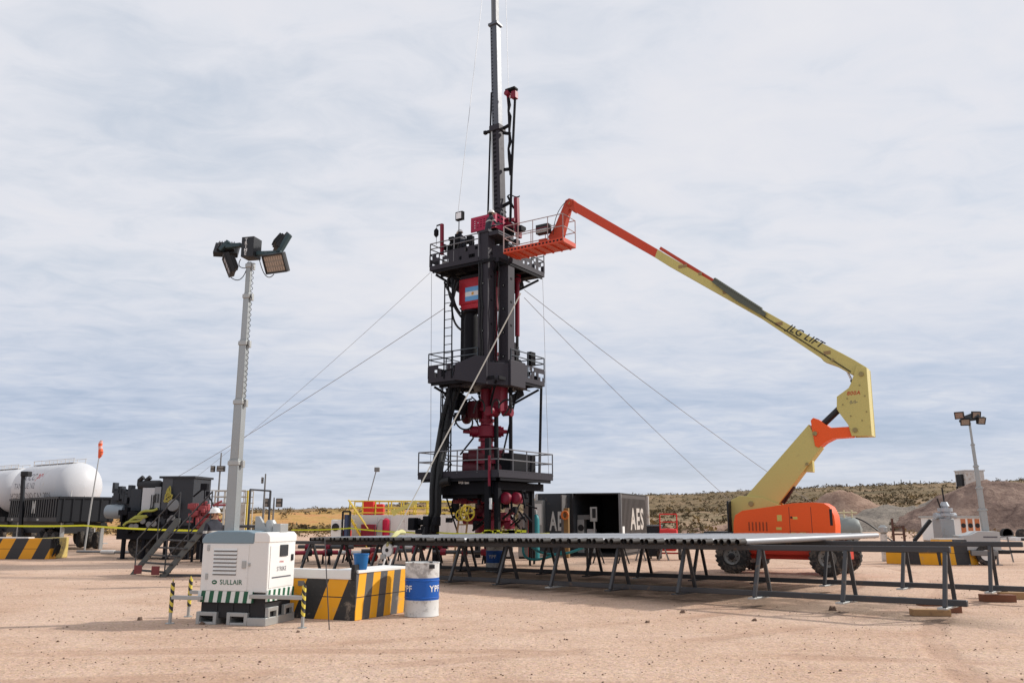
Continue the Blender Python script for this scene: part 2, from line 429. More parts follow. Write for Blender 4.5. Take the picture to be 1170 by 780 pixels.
    hi = t.ramp(hv, [(.38, (.095, .072, .036)), (.47, (.155, .112, .058)), (.55, (.23, .16, .09)), (.63, (.31, .205, .125))])
    lo = t.ramp(hv, [(.36, (.14, .115, .055)), (.45, (.22, .165, .095)), (.53, (.32, .22, .14)), (.62, (.42, .265, .185))])
    olive = t.mix(t.step(t.math('ADD', D, t.math('MULTIPLY', hn, 60)), 150, 190), lo, hi)
    gold = t.ramp(hv, [(.36, (.20, .13, .045)), (.45, (.40, .25, .08)), (.53, (.50, .29, .11)), (.61, (.45, .19, .08))])
    ux = t.math('DIVIDE', s.outputs[0], t.math('MAXIMUM', s.outputs[1], 1.0))
    west = t.math('MULTIPLY', t.step(ux, -.03, -.16), t.step(D, 250, 185))
    veg = t.mix(west, olive, gold)
    col = t.mix(off, sand, veg)
    p = t.add('ShaderNodeBsdfPrincipled', {'Base Color': col, 'Roughness': .93, 'Specular IOR Level': .15})
    hgt = t.math('ADD', t.math('MULTIPLY', c, .5), t.math('ADD', t.math('MULTIPLY', d, .22), t.math('MULTIPLY', b, 1.0)))
    hgt = t.math('SUBTRACT', t.math('ADD', hgt, t.math('MULTIPLY', p3, .22)), t.math('MULTIPLY', ruts, .5)); hgt = t.math('ADD', hgt, t.math('MULTIPLY', t.math('MULTIPLY', peb, pick), .25)); hgt = t.math('ADD', hgt, t.math('MULTIPLY', tracks, .8))
    bp = t.add('ShaderNodeBump', {'Strength': .75, 'Distance': .08, 'Height': hgt}); t.l.new(bp.outputs[0], p.inputs['Normal'])
    t.l.new(p.outputs[0], t.add('ShaderNodeOutputMaterial').inputs[0]); return m
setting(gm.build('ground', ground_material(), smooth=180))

def soil(name, stops, scale):
    m = bpy.data.materials.new(name); m.use_nodes = True; t = NT(m.node_tree); t.n.clear()
    pos = t.add('ShaderNodeNewGeometry').outputs['Position']
    n = t.noise(pos, scale, 7, .66, .5); n2 = t.noise(pos, scale * 6, 5, .65)
    col = t.ramp(t.math('ADD', t.math('MULTIPLY', n, .6), t.math('MULTIPLY', n2, .4)), stops)
    p = t.add('ShaderNodeBsdfPrincipled', {'Base Color': col, 'Roughness': .95, 'Specular IOR Level': .1})
    bp = t.add('ShaderNodeBump', {'Strength': .8, 'Distance': .35, 'Height': n2}); t.l.new(bp.outputs[0], p.inputs['Normal'])
    t.l.new(p.outputs[0], t.add('ShaderNodeOutputMaterial').inputs[0]); return m
def mound(name, peaks, x0, x1, y0, y1, step, mat, rough=.5):
    mb = MB(); nx = int((x1 - x0) / step) + 1; ny = int((y1 - y0) / step) + 1
    for j in range(ny):
        for i in range(nx):
            x = x0 + i * step; y = y0 + j * step; h = -.6
            for (cx, cy, rx, ry, hh) in peaks:
                d = math.hypot((x - cx) / rx, (y - cy) / ry)
                h = max(h, hh * (1 - d) if d > .25 else hh * (.75 - (d * d - .0625) * .6 + .0))
            n = mnoise.fractal(Vector((x * .22, y * .22, 5)), 1, 2, 5); g = mnoise.fractal(Vector((x * .8, y * .8, 1)), 1, 2, 4)
            if h > -.55: h += (n * rough * 1.2 + g * rough * .55) * min(1, max(0, h + .5))
            edge = min(i, j, nx - 1 - i, ny - 1 - j)
            if edge < 2: h = -.6
            mb.v.append((x, y, h + max(0, terrain(x, y))))
    for j in range(ny - 1):
        for i in range(nx - 1):
            mb.f.append((j * nx + i, j * nx + i + 1, (j + 1) * nx + i + 1, (j + 1) * nx + i)); mb.m.append(0)
    return setting(mb.build(name, mat, smooth=180))
spoil = soil('brown spoil', [(.36, (.14, .094, .078)), (.5, (.25, .172, .138)), (.64, (.37, .265, .21))], .35)
gravelm = soil('grey gravel heap', [(.36, (.19, .165, .14)), (.5, (.26, .225, .19)), (.64, (.34, .29, .24))], .5)
tanm = soil('tan soil heap', [(.36, (.22, .14, .105)), (.5, (.33, .22, .165)), (.64, (.42, .29, .22))], .5)
p1 = at(1150, 600, 78); p2 = at(1085, 600, 82); p3 = at(1215, 600, 76)
mound('spoil_mound', [(p1.x, p1.y, 11, 9, 5.2), (p2.x + 1.5, p2.y, 6.5, 8, 3.4), (p3.x + 2, p3.y, 16, 9, 5.4), (p1.x + 4, p1.y - 7, 10, 6, 2.3)], p2.x - 12, p3.x + 22, 60, 96, .6, spoil, .55)
q1 = at(975, 600, 92); q2 = at(1030, 600, 84); q3 = at(940, 600, 88)
mound('gravel_mound', [(q2.x, q2.y, 9, 7, 2.7), (q2.x + 6, q2.y + 1, 8, 7, 3.0), (q2.x - 5, q2.y - 1, 6, 6, 1.6)], q2.x - 15, q2.x + 17, 74, 96, .6, gravelm, .55)
mound('soil_mound', [(q1.x, q1.y + 3, 7, 7, 4.4), (q3.x - 6, q3.y, 9, 5, 1.4)], q3.x - 18, q1.x + 10, 80, 106, .6, tanm, .5)

# ------------------------------------------------------------------ scrub on the hills
def leafmat(name, a, b):
    m = bpy.data.materials.new(name); m.use_nodes = True; t = NT(m.node_tree); t.n.clear()
    pos = t.add('ShaderNodeNewGeometry').outputs['Position']
    n = t.noise(pos, .25, 3, .6); n2 = t.noise(pos, 4.0, 4, .7)
    col = t.mix(t.step(t.math('ADD', t.math('MULTIPLY', n, .55), t.math('MULTIPLY', n2, .45)), .40, .62), c4(a), c4(b))
    p = t.add('ShaderNodeBsdfPrincipled', {'Base Color': col, 'Roughness': .9, 'Specular IOR Level': .1})
    t.l.new(p.outputs[0], t.add('ShaderNodeOutputMaterial').inputs[0]); return m
scrub_m = leafmat('scrub olive', (.085, .068, .042), (.20, .15, .088))
scrub_g = leafmat('scrub straw', (.14, .105, .05), (.30, .21, .10))
rs = random.Random(11)
def bush_into(mb, c, r, h, k, mi=0):
    for _ in range(k):
        a = rs.uniform(0, 6.283); q = rs.random() ** .6; z = rs.uniform(.05, 1)
        w = r * q * math.sqrt(max(.05, 1 - z * z * .8))
        p = Vector((c[0] + math.cos(a) * w, c[1] + math.sin(a) * w, c[2] + z * h))
        s = r * rs.uniform(.16, .34)
        n = Vector((rs.gauss(0, 1), rs.gauss(0, 1), rs.gauss(.5, 1))).normalized()
        x = n.orthogonal().normalized(); y = n.cross(x); b = rs.uniform(0, 6.28); x, y = x * math.cos(b) + y * math.sin(b), y * math.cos(b) - x * math.sin(b)
        mb.add([p - x * s, p - y * s * .6, p + x * s * 1.1, p + y * s * .6], [(0, 1, 2, 3)], mi)
sm = MB(); count = 0; big = []
while count < 11000:
    D = 84 + 260 * rs.random() ** 1.35; u = rs.uniform(-.72, .78)
    y = D / math.sqrt(1 + u * u); x = u * y
    dens = mnoise.fractal(Vector((x * .03, y * .03, 7)), 1, 2, 4)
    if u < -.05 and D < 170 and rs.random() < .5: continue
    if dens < rs.uniform(-.55, .35): continue
    z = terrain(x, y)
    if z <= 0.02 and rs.random() < .7: continue
    if 1.0 < 0: pass
    r = rs.uniform(.22, .72) * (1 if rs.random() < .85 else 1.5); h = r * rs.uniform(.6, 1.0)
    if D < 130 and len(big) < 60 and rs.random() < .25: big.append((x, y, z, r, h))
    else: bush_into(sm, (x, y, z - .1), r, h, 20 if D < 150 else 11, 0 if rs.random() < (.8 if u > -.05 else .45) else 1)
    count += 1
# the skyline's own ragged edge of scrub
for i in range(900):
    u = rs.uniform(-.72, .78); D = rs.uniform(270, 296); y = D / math.sqrt(1 + u * u); x = u * y
    r = rs.uniform(.4, 1.2); bush_into(sm, (x, y, terrain(x, y) - .2), r, r * rs.uniform(.6, 1.1), 14, 0)
for i in range(700):
    u = rs.uniform(-.35, .62); D = rs.uniform(70, 100); y = D / math.sqrt(1 + u * u); x = u * y
    r = rs.uniform(.2, .5); bush_into(sm, (x, y, terrain(x, y) - .03), r, r * rs.uniform(.5, 1), 12, 1 if rs.random() < .7 else 0)
o = sm.build('desert_scrub', [scrub_m, scrub_g], smooth=0); o['kind'] = 'stuff'
for i, (x, y, z, r, h) in enumerate(big):
    mb = MB(); bush_into(mb, (0, 0, -.08), r, h, 46, 0)
    tag(mb.build('shrub', scrub_m if i % 4 else scrub_g, M=Matrix.Translation((x, y, z)), smooth=0), 'low ragged desert shrub on the slope behind the site', 'shrub', 'shrubs on the slope behind the site')

# loose stones on the pad
gs = MB(); stone_m = soil('stones', [(.36, (.17, .11, .08)), (.5, (.30, .20, .15)), (.64, (.46, .34, .26))], 3.0)
def stone_into(mb, x, y, s, r):
    vs = []
    for k in range(6):
        a = k * 1.047 + r.uniform(-.3, .3); q = s * r.uniform(.7, 1.2); vs.append((x + math.cos(a) * q, y + math.sin(a) * q * .8, -.004))
    for k in range(6):
        a = k * 1.047 + r.uniform(-.3, .3); q = s * r.uniform(.35, .75); vs.append((x + math.cos(a) * q, y + math.sin(a) * q * .8, s * r.uniform(.45, .95)))
    mb.add(vs, [(i, (i + 1) % 6, 6 + (i + 1) % 6, 6 + i) for i in range(6)] + [(6, 7, 8, 9, 10, 11)])
for i in range(7500):
    Y = 5 + 32 * rs.random() ** 1.5; u = rs.uniform(-.68, .68); s = .004 + .013 * rs.random() ** 3 + (.02 * rs.random() if rs.random() < .015 else 0)
    stone_into(gs, u * Y, Y, s, rs)
o = gs.build('gravel', stone_m, smooth=25); o['kind'] = 'stuff'
for px, py, s in ((575, 680, .0), (952, 697, .10), (862, 709, .05), (740, 711, .05), (780, 700, .06), (160, 708, .06), (231, 713, .05), (341, 722, .035)):
    if s:
        g = ground(px, py); mb = MB(); stone_into(mb, 0, 0, s, rs)
        tag(mb.build('stone', stone_m, M=Matrix.Translation(g), smooth=25), 'single loose brown stone lying on the bare sandy ground', 'stone', 'larger loose stones on the sand')

# ================================================================== lamp head used by the two lighting towers
def lamp_meshes(parent, M, w=.44, h=.32, d=.12, sub=True):
    """floodlight: body parented to the tower, with its glass as a sub-part; faces local -y"""
    mb = MB()
    mb.box((-w / 2, 0, -h / 2), (w / 2, d * .6, h / 2)); mb.box((-w * .36, d * .6, -h * .34), (w * .36, d, h * .34))
    for k in range(7): mb.box((-w * .32 + k * w * .1, d, -h * .3), (-w * .32 + k * w * .1 + .012, d + .035, h * .3))
    t = .028
    for a, b in (((-w / 2, -.03, h / 2 - t), (w / 2, 0, h / 2)), ((-w / 2, -.03, -h / 2), (w / 2, 0, -h / 2 + t)), ((-w / 2, -.03, -h / 2 + t), (-w / 2 + t, 0, h / 2 - t)), ((w / 2 - t, -.03, -h / 2 + t), (w / 2, 0, h / 2 - t))): mb.box(a, b)
    o = mb.build('floodlight', darksteel, parent, M, bevel=.006)
    g = MB(); W = w - 2 * t; H = h - 2 * t
    g.box((-W / 2, -.008, -H / 2), (W / 2, -.002, H / 2), 0)
    for i in range(8):
        for j in range(3):
            g.box((-W / 2 + W * (i + .15) / 8, -.014, -H / 2 + H * (j + .15) / 3), (-W / 2 + W * (i + .85) / 8, -.0085, -H / 2 + H * (j + .85) / 3), 1)
    g.build('lens', [glass, reflector], o)
    return o

def aim(p, fwd, up=(0, 0, 1)):
    """matrix at p whose local -y looks along fwd"""
    y = -Vector(fwd).normalized(); z = Vector(up); x = y.cross(z).normalized(); z = x.cross(y)
    return Matrix(((x.x, y.x, z.x, p[0]), (x.y, y.y, z.y, p[1]), (x.z, y.z, z.z, p[2]), (0, 0, 0, 1)))

# ------------------------------------------------------------------ lighting tower near the camera
GX = Vector((.97, -.243, 0)); GYAW = math.atan2(-.243, .97)
nearc = ground(302, 715); GL, GD, GH = 1.18, .86, 1.40
org = nearc - GX * (GL / 2) + Vector((.243, .97, 0)) * (GD / 2)
MG = frame((org.x, org.y, 0), GYAW)
twr = thing('lighting_tower', 'white and grey lighting tower with louvred door and tall telescopic mast beside hazard striped pen', 'lighting tower', MG, 'lighting towers')
hx, hy = GL / 2, GD / 2
mb = MB()                                                       # base with fork pockets
mb.box((-hx + .03, -hy + .03, .10), (hx - .03, hy - .03, .49), 0)
for x in (-.28, 0, .28): mb.box((x - .02, -hy + .015, .12), (x + .02, -hy + .0305, .40), 0)
mb.build('base', paint('tower base', (.02, .02, .022), .6, wear=.35, wearcol=(.10, .085, .07)), twr, bevel=.008)
for x0 in (-hx - .01, -.06, hx - .02):                          # fork pockets, front
    w = .36 if x0 < hx - .1 else .0
    if not w: continue
    mb = MB(); z1 = .19; y0 = -hy - .03; y1 = hy + .03
    mb.box((x0, y0, 0), (x0 + .06, y1, z1)); mb.box((x0 + w - .06, y0, 0), (x0 + w, y1, z1)); mb.box((x0 + .06, y0, z1 - .06), (x0 + w - .06, y1, z1)); mb.box((x0 + .06, y0, 0), (x0 + w - .06, y1, .04))
    mb.build('fork_pocket', lightgrey, twr, bevel=.006)
mb = MB(); mb.box((-.06 + .36, -hy - .028, .0), (hx + .03, hy + .02, .12)); mb.build('skid_beam', lightgrey, twr, bevel=.006)
for y0 in (-hy + .03, .10):                                      # fork pockets on the end
    mb = MB(); x0 = hx - .02; x1 = hx + .04
    mb.box((x0, y0, .121), (x1, y0 + .05, .27)); mb.box((x0, y0 + .25, .121), (x1, y0 + .30, .27)); mb.box((x0, y0 + .05, .21), (x1, y0 + .25, .27))
    mb.build('fork_pocket', lightgrey, twr, bevel=.005)
mb = MB(); mb.box((-hx, -hy, .49), (hx, hy, 1.27)); mb.build('housing', white, twr, bevel=.02)
mb = MB(); mb.box((-hx - .012, -hy - .012, .335), (hx * .62, -hy + .02, .505)); mb.build('striped_band', band_gw, twr)
mb = MB(); mb.box((hx - .02, -hy + .02, .36), (hx + .012, hy, .53)); mb.build('striped_band', band_gw_y, twr)
mb = MB()                                                       # rounded cap
mb.prism([(-hx - .015, 1.23), (hx * .55, 1.23), (hx * .55, 1.40), (hx * .35, 1.43), (-hx + .25, 1.43), (-hx + .05, 1.38), (-hx - .015, 1.30)], -hy - .012, hy + .012)
mb.build('cap', bluegrey, twr, bevel=.02)
mb = MB(); mb.prism([(hx * .553, 1.25), (hx + .012, 1.25), (hx + .012, 1.36), (hx - .04, 1.41), (hx * .553, 1.41)], -hy - .008, hy + .008); mb.build('cap', white, twr, bevel=.015)
mb = MB()                                                       # door with louvres and lettering
x0, x1 = -hx + .13, hx * .42; z0, z1 = .515, 1.215; yd = -hy - .012
mb.box((x0, yd, z0), (x1, -hy + .01, z1), 0)
lx0, lx1 = x0 + .09, x1 - .20
for k in range(7):
    z = 1.125 - k * .060
    mb.box((lx0, yd - .001, z - .020), (lx1, yd + .004, z + .006), 1)
    mb.add([(lx0, yd - .002, z + .030), (lx1, yd - .002, z + .030), (lx1, yd - .022, z + .004), (lx0, yd - .022, z + .004)], [(0, 3, 2, 1)], 0)
tf = lambda cx, cz, y: (lambda x, z: (cx + x, y, cz + z))
mb.text('SULLAIR', .105, tf(x0 + .43, .640, yd - .006), 2, shear=.0, bold=.006)
mb.lathe([(.046, 0), (.046, .003)], 20, 2, Matrix.Translation((x0 + .135, yd - .001, .640)) @ Matrix.Rotation(R(90), 4, 'X') @ Matrix.Diagonal((1, .72, 1, 1)))
mb.box((x0 + .112, yd - .007, .633), (x0 + .158, yd - .0045, .647), 0)
d_ = mb.build('door', [white, midgrey, green], twr, bevel=.004)
mb = MB(); mb.box((x1 - .10, yd - .018, .86), (x1 - .03, yd - .001, .97)); mb.box((x1 + .005, yd - .012, .89), (x1 + .035, yd + .02, .94)); mb.build('handle', lightgrey, d_, bevel=.004)
for z in (.68, 1.12):
    mb = MB(); mb.box((x0 - .035, yd - .008, z), (x0 + .015, yd - .0005, z + .09)); mb.build('hinge', lightgrey, d_, bevel=.003)
mb = MB()                                                       # end panel with gauge window
X = hx
mb.box((X - .01, -hy + .05, .56), (X + .010, hy - .06, 1.20), 0)
mb.text('STRIKE', .10, (lambda y, z: (X + .013, y - .02, .835 + z)), 1, bold=.0)
mb.text('trime', .06, (lambda y, z: (X + .013, y - .03, .95 + z)), 2, bold=.0)
mb.box((X + .0095, -hy + .12, .70), (X + .0125, hy - .14, .722), 1)
e_ = mb.build('end_panel', [white, letter_grey, letter_red], twr, bevel=.003)
mb = MB(); mb.box((X + .009, -.10, 1.03), (X + .03, .14, 1.21), 0); mb.build('gauge_window', paint('gauge glass', (.05, .055, .06), .15, wear=.15), e_, bevel=.006)
mb = MB(); mb.box((X + .009, hy - .16, .95), (X + .03, hy - .10, 1.05), 0); mb.build('latch', darksteel, e_, bevel=.006)
# stabiliser arms with striped posts
def post(name_parent, x, y, z0=.0, z1=.62):
    mb = MB(); mb.tube([(x, y, z0 + .17), (x, y, z1)], .032, 10, 0); mb.tube([(x, y, z1), (x, y, z1 + .06)], [.012, .008], 6, 0)
    o = mb.build('striped_post', post_haz, name_parent)
    mb = MB(); mb.tube([(x, y, z0), (x, y, z0 + .175)], .026, 8, 0); mb.lathe([(.07, 0), (.07, .012)], 12, 0, Matrix.Translation((x, y, z0))); mb.build('foot', lightgrey, o)
def arm(x0, y0, x1, y1, z):
    mb = MB(); mb.beam((x0, y0, z), (x1, y1, z), .06, .06, 0); o = mb.build('stabiliser_arm', lightgrey, twr, bevel=.006); post(o, x1, y1)
wl = MG.inverted() @ ground(194, 712); arm(-hx + .1, wl.y, wl.x, wl.y, .40)
wl2 = MG.inverted() @ ground(221, 703); arm(-hx + .1, min(wl2.y, hy - .05), wl2.x, min(wl2.y, hy - .05), .40)
wr = MG.inverted() @ ground(338, 719); arm(hx - .25, -hy - .05, wr.x, -hy - .05, .44)
# deck gear
mb = MB(); mb.lathe([(.09, 1.40), (.09, 1.55), (.06, 1.60)], 14, 0, Matrix.Translation((.30, .1, 0))); mb.box((.42, -.05, 1.40), (.56, .2, 1.54)); mb.prism([(.05, 1.42), (.30, 1.42), (.12, 1.66), (.05, 1.66)], .02, .08); mb.build('winch', lightgrey, twr, bevel=.006)
# mast
base = lp(MG, 265, 604, .05); top = lp(MG, 284, 300, .05)
mx, my = base.x, .05; mzt = top.z
mb = MB(); secs = [(1.38, .086), (1.38 + (mzt - 1.38) * .26, .073), (1.38 + (mzt - 1.38) * .48, .060), (1.38 + (mzt - 1.38) * .70, .048), (1.38 + (mzt - 1.38) * .88, .038), (mzt, .028)]
for (z0, w), (z1, _) in zip(secs, secs[1:]):
    mb.box((mx - w, my - w, z0), (mx + w, my + w, z1 + .0), 0)
    for s in (-1, 1): mb.box((mx + s * w - .006, my - w - .004, z0), (mx + s * w + .006, my - w + .01, z1 - .02), 0)
    mb.box((mx - w - .018, my - w - .018, z1 - .10), (mx + w + .018, my + w + .018, z1 - .03), 1)
    mb.box((mx + w + .017, my - .03, z1 - .14), (mx + w + .06, my + .03, z1 - .02), 1)
mb.build('mast', [galv, lightgrey], twr, bevel=.006)
mb = MB(); pts = []
for k in range(260):
    t = k / 259; z = mzt - .1 - t * (mzt - 1.38) * .52; a = k * .62
    pts.append((mx + .085 + .018 * math.cos(a) + .012 * t, my - .03 + .018 * math.sin(a), z))
mb.tube(pts, .005, 5); mb.build('coiled_cable', hose_m, twr)
# head
def hp(px, py, k=.05): return lp(MG, px, py, k)
hc = hp(284, 285)
mb = MB(); mb.box((mx - .11, my - .13, hc.z - .17), (mx + .13, my + .13, hc.z + .19), 0)
for i, ch in enumerate('TRIME'):
    mb.text(ch, .085, (lambda a, b, i=i: (mx - .02 + a, my - .133, hc.z + .13 - i * .062 + b)), 1, bold=.01)
head = mb.build('lamp_head', [paint('head box', (.022, .024, .028), .5, wear=.15), letter_white], twr, bevel=.01)
mb = MB()
for a, b in (((259, 282), (276, 280)), ((294, 290), (322, 289)), ((318, 290), (331, 268)), ((252, 286), (262, 276))):
    mb.beam(hp(*a), hp(*b), .10, .07, 0)
mb.build_each('lamp_bracket', paint('bracket slate', (.035, .065, .075), .5, wear=.3, wearcol=(.3, .33, .34)), twr, bevel=.008)
def lw(px, py, k): return lp(MG, px, py, k)
lamp_meshes(twr, aim(lw(314, 301, -.12), (-.15, -1, -.55)), .45, .34)
lamp_meshes(twr, aim(lw(260, 303, -.05), (-.85, -.62, -.45)), .38, .36)
lamp_meshes(twr, aim(lw(259, 287, .22), (-.35, .75, -.75)), .42, .34)
lamp_meshes(twr, aim(lw(323, 279, .22), (.72, .55, -.62)), .44, .32)
mb = MB()
for a, m_, b in (((296, 295), (303, 326), (313, 313)), ((284, 299), (278, 328), (264, 317)), ((275, 296), (268, 308), (285, 306))):
    A, B_, C_ = hp(*a), hp(*m_), hp(*b)
    mb.tube([A * (1 - t) ** 2 + B_ * 2 * t * (1 - t) + C_ * t * t for t in [i / 10 for i in range(11)]], .008, 5)
mb.build('lamp_cable', hose_m, twr)

# ------------------------------------------------------------------ hazard striped pen
Pc, Pl, Pr = ground(405, 709), ground(326, 705), ground(462, 699)
PH = .78
ex = (Pc - Pl); LX = ex.length; MP = frame(Pc, math.atan2(ex.y, ex.x))
pen = thing('striped_pen', 'low black and yellow striped pen with white top slab beside the drum', 'barrier pen', MP, None)
r_ = MP.inverted() @ Pr
def skew_panel(name, a, b, z0, z1, th, mat, par, bevel=.008):
    d = Vector((b[0] - a[0], b[1] - a[1], 0)); M = Matrix.Translation((a[0], a[1], 0)) @ Matrix.Rotation(math.atan2(d.y, d.x), 4, 'Z')
    mb = MB(); mb.box((0, 0, z0), (d.length, th, z1)); return mb.build(name, mat, par, M, bevel=bevel)
skew_panel('front_panel', (-LX, 0), (-.003, 0), 0, PH - .14, .10, haz_big, pen)
skew_panel('side_panel', (.004, .006), (r_.x, r_.y), 0, PH - .04, .10, haz_side, pen)
skew_panel('back_panel', (r_.x - LX * .9, r_.y + .1), (r_.x - .1, r_.y + .1), 0, PH - .14, .10, haz_big, pen)
mb = MB(); mb.box((-LX - .02, -.015, PH - .139), (-.09, .16, PH + .015)); mb.build('top_slab', white, pen, bevel=.012)
mb = MB(); n_ = Vector((r_.x, r_.y, 0)).normalized(); q_ = Vector((-n_.y, n_.x, 0))
mb.prism([(0, 0)] * 0 or [(0, 0), (1, 0), (1, 1), (0, 1)], 0, 0.0001) if False else None
e1_ = Vector((r_.x, r_.y, 0))
mb.add([(.03, .02, PH - .039), (e1_.x, e1_.y, PH - .039), (e1_.x - .5, e1_.y + .12, PH - .039), (-.5, .17, PH - .039), (.03, .02, PH + .01), (e1_.x, e1_.y, PH + .01), (e1_.x - .5, e1_.y + .12, PH + .01), (-.5, .17, PH + .01)], [(0, 3, 2, 1), (4, 5, 6, 7), (0, 1, 5, 4), (1, 2, 6, 5), (2, 3, 7, 6), (3, 0, 4, 7)])
mb.build('top_slab', white, pen, bevel=.006)
mb = MB(); mb.box((-LX, .161, .30), (-.2, r_.y * .9, .34)); mb.build('floor_plate', midgrey, pen)
mb = MB(); mb.box((-.085, -.02, PH - .13), (-.02, .12, PH + .10)); mb.lathe([(.022, 0), (.022, .006)], 12, 0, Matrix.Translation((-.05, -.02, PH + .04)) @ Matrix.Rotation(R(90), 4, 'X')); mb.build('corner_post', darksteel, pen, bevel=.006)
mb = MB(); mb.box((-LX * .83, -.016, .52), (-LX * .74, -.001, .60)); mb.build('plate', midgrey, pen)
# bucket on the pen
bk = MP.inverted() @ at(412, 652, Pc.y + .35); bz = PH + .012
bw = MP @ Vector((bk.x, .30, 0)); bw = at(412, 654, Pc.y + .22)
mb = MB(); mb.lathe([(.095, 0), (.102, .02), (.128, .235), (.134, .24), (.134, .26), (.125, .26), (.098, .02)], 22)
b_ = thing('bucket', 'blue plastic bucket standing on the white slab of the striped pen', 'bucket', frame((bw.x, bw.y, bz)))
mb.build('tub', bucket_blue, b_)
mb = MB(); mb.tube([(.13 * math.cos(a), .13 * math.sin(a) * .2 - .09 * math.sin(a), .24 + .0 - .13 * math.sin(a) * .8) for a in [math.pi * i / 10 for i in range(11)]], .005, 5); mb.build('handle', chrome, b_)

# thin steel rod stuck in the sand
g0 = ground(377, 719); g1 = at(371, 615, g0.y + .05)
mb = MB(); mb.tube([(0, 0, -.1), tuple(g1 - g0)], .008, 6); tag(mb.build('marker_rod', steel, M=Matrix.Translation(g0)), 'thin bare steel rod stuck upright in the sand before the striped pen', 'rod')

# ------------------------------------------------------------------ drums
def drum(loc, rz, label):
    d = thing('steel_drum', label, 'drum', frame(loc, rz), 'white and blue steel drums')
    r = .292; H = .885; prof = [(r - .012, 0), (r + .006, .006), (r + .006, .02), (r, .03)]; mis = [0, 0, 0]
    zs = [(.25, 0), (.272, 1), (.30, 1), (.31, 1), (.32, 1), (.58, 1), (.59, 1), (.60, 1), (.635, 0)]
    def rr(z): return r + (.010 if abs(z - .31) < .006 or abs(z - .59) < .006 else 0)
    for z, m_ in zs: prof.append((rr(z), z)); mis.append(1 if .26 < z - .001 and z > .272 else 0)
    for z in (.66, .70, .85): prof.append((r, z)); mis.append(0)
    prof += [(r, .868), (r + .007, .872), (r + .007, H), (r - .008, H), (r - .01, H - .018)]; mis += [0, 0, 0, 0, 0]
    mb = MB(); mb.lathe(prof, 40, mis=mis)
    for a0 in (-2.50, -.60, 1.2):
        def wrap(x, y, a0=a0): return ((r + .0035) * math.cos(a0 + x / r), (r + .0035) * math.sin(a0 + x / r), .455 + y)
        mb.text('YPF', .145, wrap, 2, bold=.018)
    mb.box((.02, -r - .012, .79), (.115, -r + .01, .855), 3, Matrix.Rotation(R(25), 4, 'Z'))
    mb.build('body', [paint('drum white', (.62, .62, .60), .55, wear=.52, wearcol=(.30, .29, .28), scale=3), blue, letter_white, darksteel], d)
    mb = MB(); mb.lathe([(.03, 0), (.03, .02)], 10, 0, Matrix.Translation((.14, .1, H - .018))); mb.lathe([(.018, 0), (.018, .02)], 10, 0, Matrix.Translation((-.15, -.08, H - .018))); mb.build('bung', darksteel, d)
    return d
drum(ground(481.5, 703), R(0), 'dented white drum with blue band standing on sand by the striped pen')
g2 = at(566, 648, 26.5); drum((g2.x, g2.y, 0), R(35), 'white drum with blue band standing behind the pipe rack')

# ================================================================== pipe racks and pipes
F0 = Vector((7.3, 13.9, 0)); RA = Vector((-.74, .67, 0)).normalized(); RN = Vector((.67, .74, 0)).normalized(); RTILT = math.atan(.21 / 15.5)
def rackz(t): return .215 - t * .21 / 15.5
RYAW = math.atan2(-RA.y, -RA.x)                                 # local +x runs back to the open end, local +y across the racks
RTOP = .96
def trestle(off, length, label, first, xend):
    M = frame(F0 + RN * off + Vector((0, 0, rackz(0))), RYAW) @ Matrix.Rotation(-RTILT, 4, 'Y')
    t = thing('pipe_rack', label, 'pipe rack', M, 'pipe racks')
    mb = MB(); mb.box((-length, -.05, RTOP - .10), (xend, .05, RTOP)); mb.build('top_rail', steel, t, bevel=.012)
    mb = MB(); mb.box((-length, -.05, .025), (xend + .16, .05, .125)); mb.build('bottom_rail', steel, t, bevel=.012)
    x = -first; k = 0
    while x > -length + .3:
        for s in (-1, 1):
            mb = MB(); mb.beam((x + .03, s * .05, RTOP - .09), (x - .03 * s, s * .40, .03), .065, .065); mb.build('leg', steel, t, bevel=.006)
        mb = MB(); mb.box((x - .07, -.48, .0), (x + .07, .48, .03)); mb.build('foot_plate', lightgrey if k in (0, 1, 2, 5) else steel, t, bevel=.004)
        x -= 1.62; k += 1
    return t
trestle(0, 19.4, 'long weathered steel pipe rack on A-frame legs, the one nearer the striped pen', .26, -.16)
trestle(3.7, 19.4, 'long weathered steel pipe rack on A-frame legs, the one towards the boom lift', .45, .15)
PLEN = 7.5; PR = .062
mb = MB(); n = 12
for (r, y0, y1) in ((PR, .28, PLEN), (PR - .011, 0, .5), (PR - .011, PLEN - .5, PLEN)):
    for i, y in enumerate((y0, y1)):
        for j in range(n): a = 2 * math.pi * j / n; mb.v.append((r * math.cos(a), y, r * math.sin(a)))
def ringq(a, b, inv=False):
    for j in range(n):
        q = (a + j, a + (j + 1) % n, b + (j + 1) % n, b + j); mb.f.append(q if inv else q[::-1]); mb.m.append(0 if not inv else 1)
ringq(0, n); ringq(2 * n, 3 * n, True); ringq(4 * n, 5 * n, True)
for j in range(n):
    j2 = (j + 1) % n
    mb.f.append((j, j2, 2 * n + j2, 2 * n + j)); mb.m.append(1); mb.f.append((n + j, 5 * n + j, 5 * n + j2, n + j2)); mb.m.append(0)
mb.f.append(tuple(3 * n + j for j in range(n))); mb.m.append(1); mb.f.append(tuple(4 * n + j for j in range(n))); mb.m.append(1)
pm = mb.build('pipe', [pipegrey, paint('thread protector', (.05, .045, .042), .7, wear=.35, wearcol=(.14, .10, .08))])
mb2 = MB(); mb2.tube([(0, -.003, 0), (0, .20, 0)], PR + .012, 12)
rp = random.Random(3); first = True; t = 3.75; npipe = 0
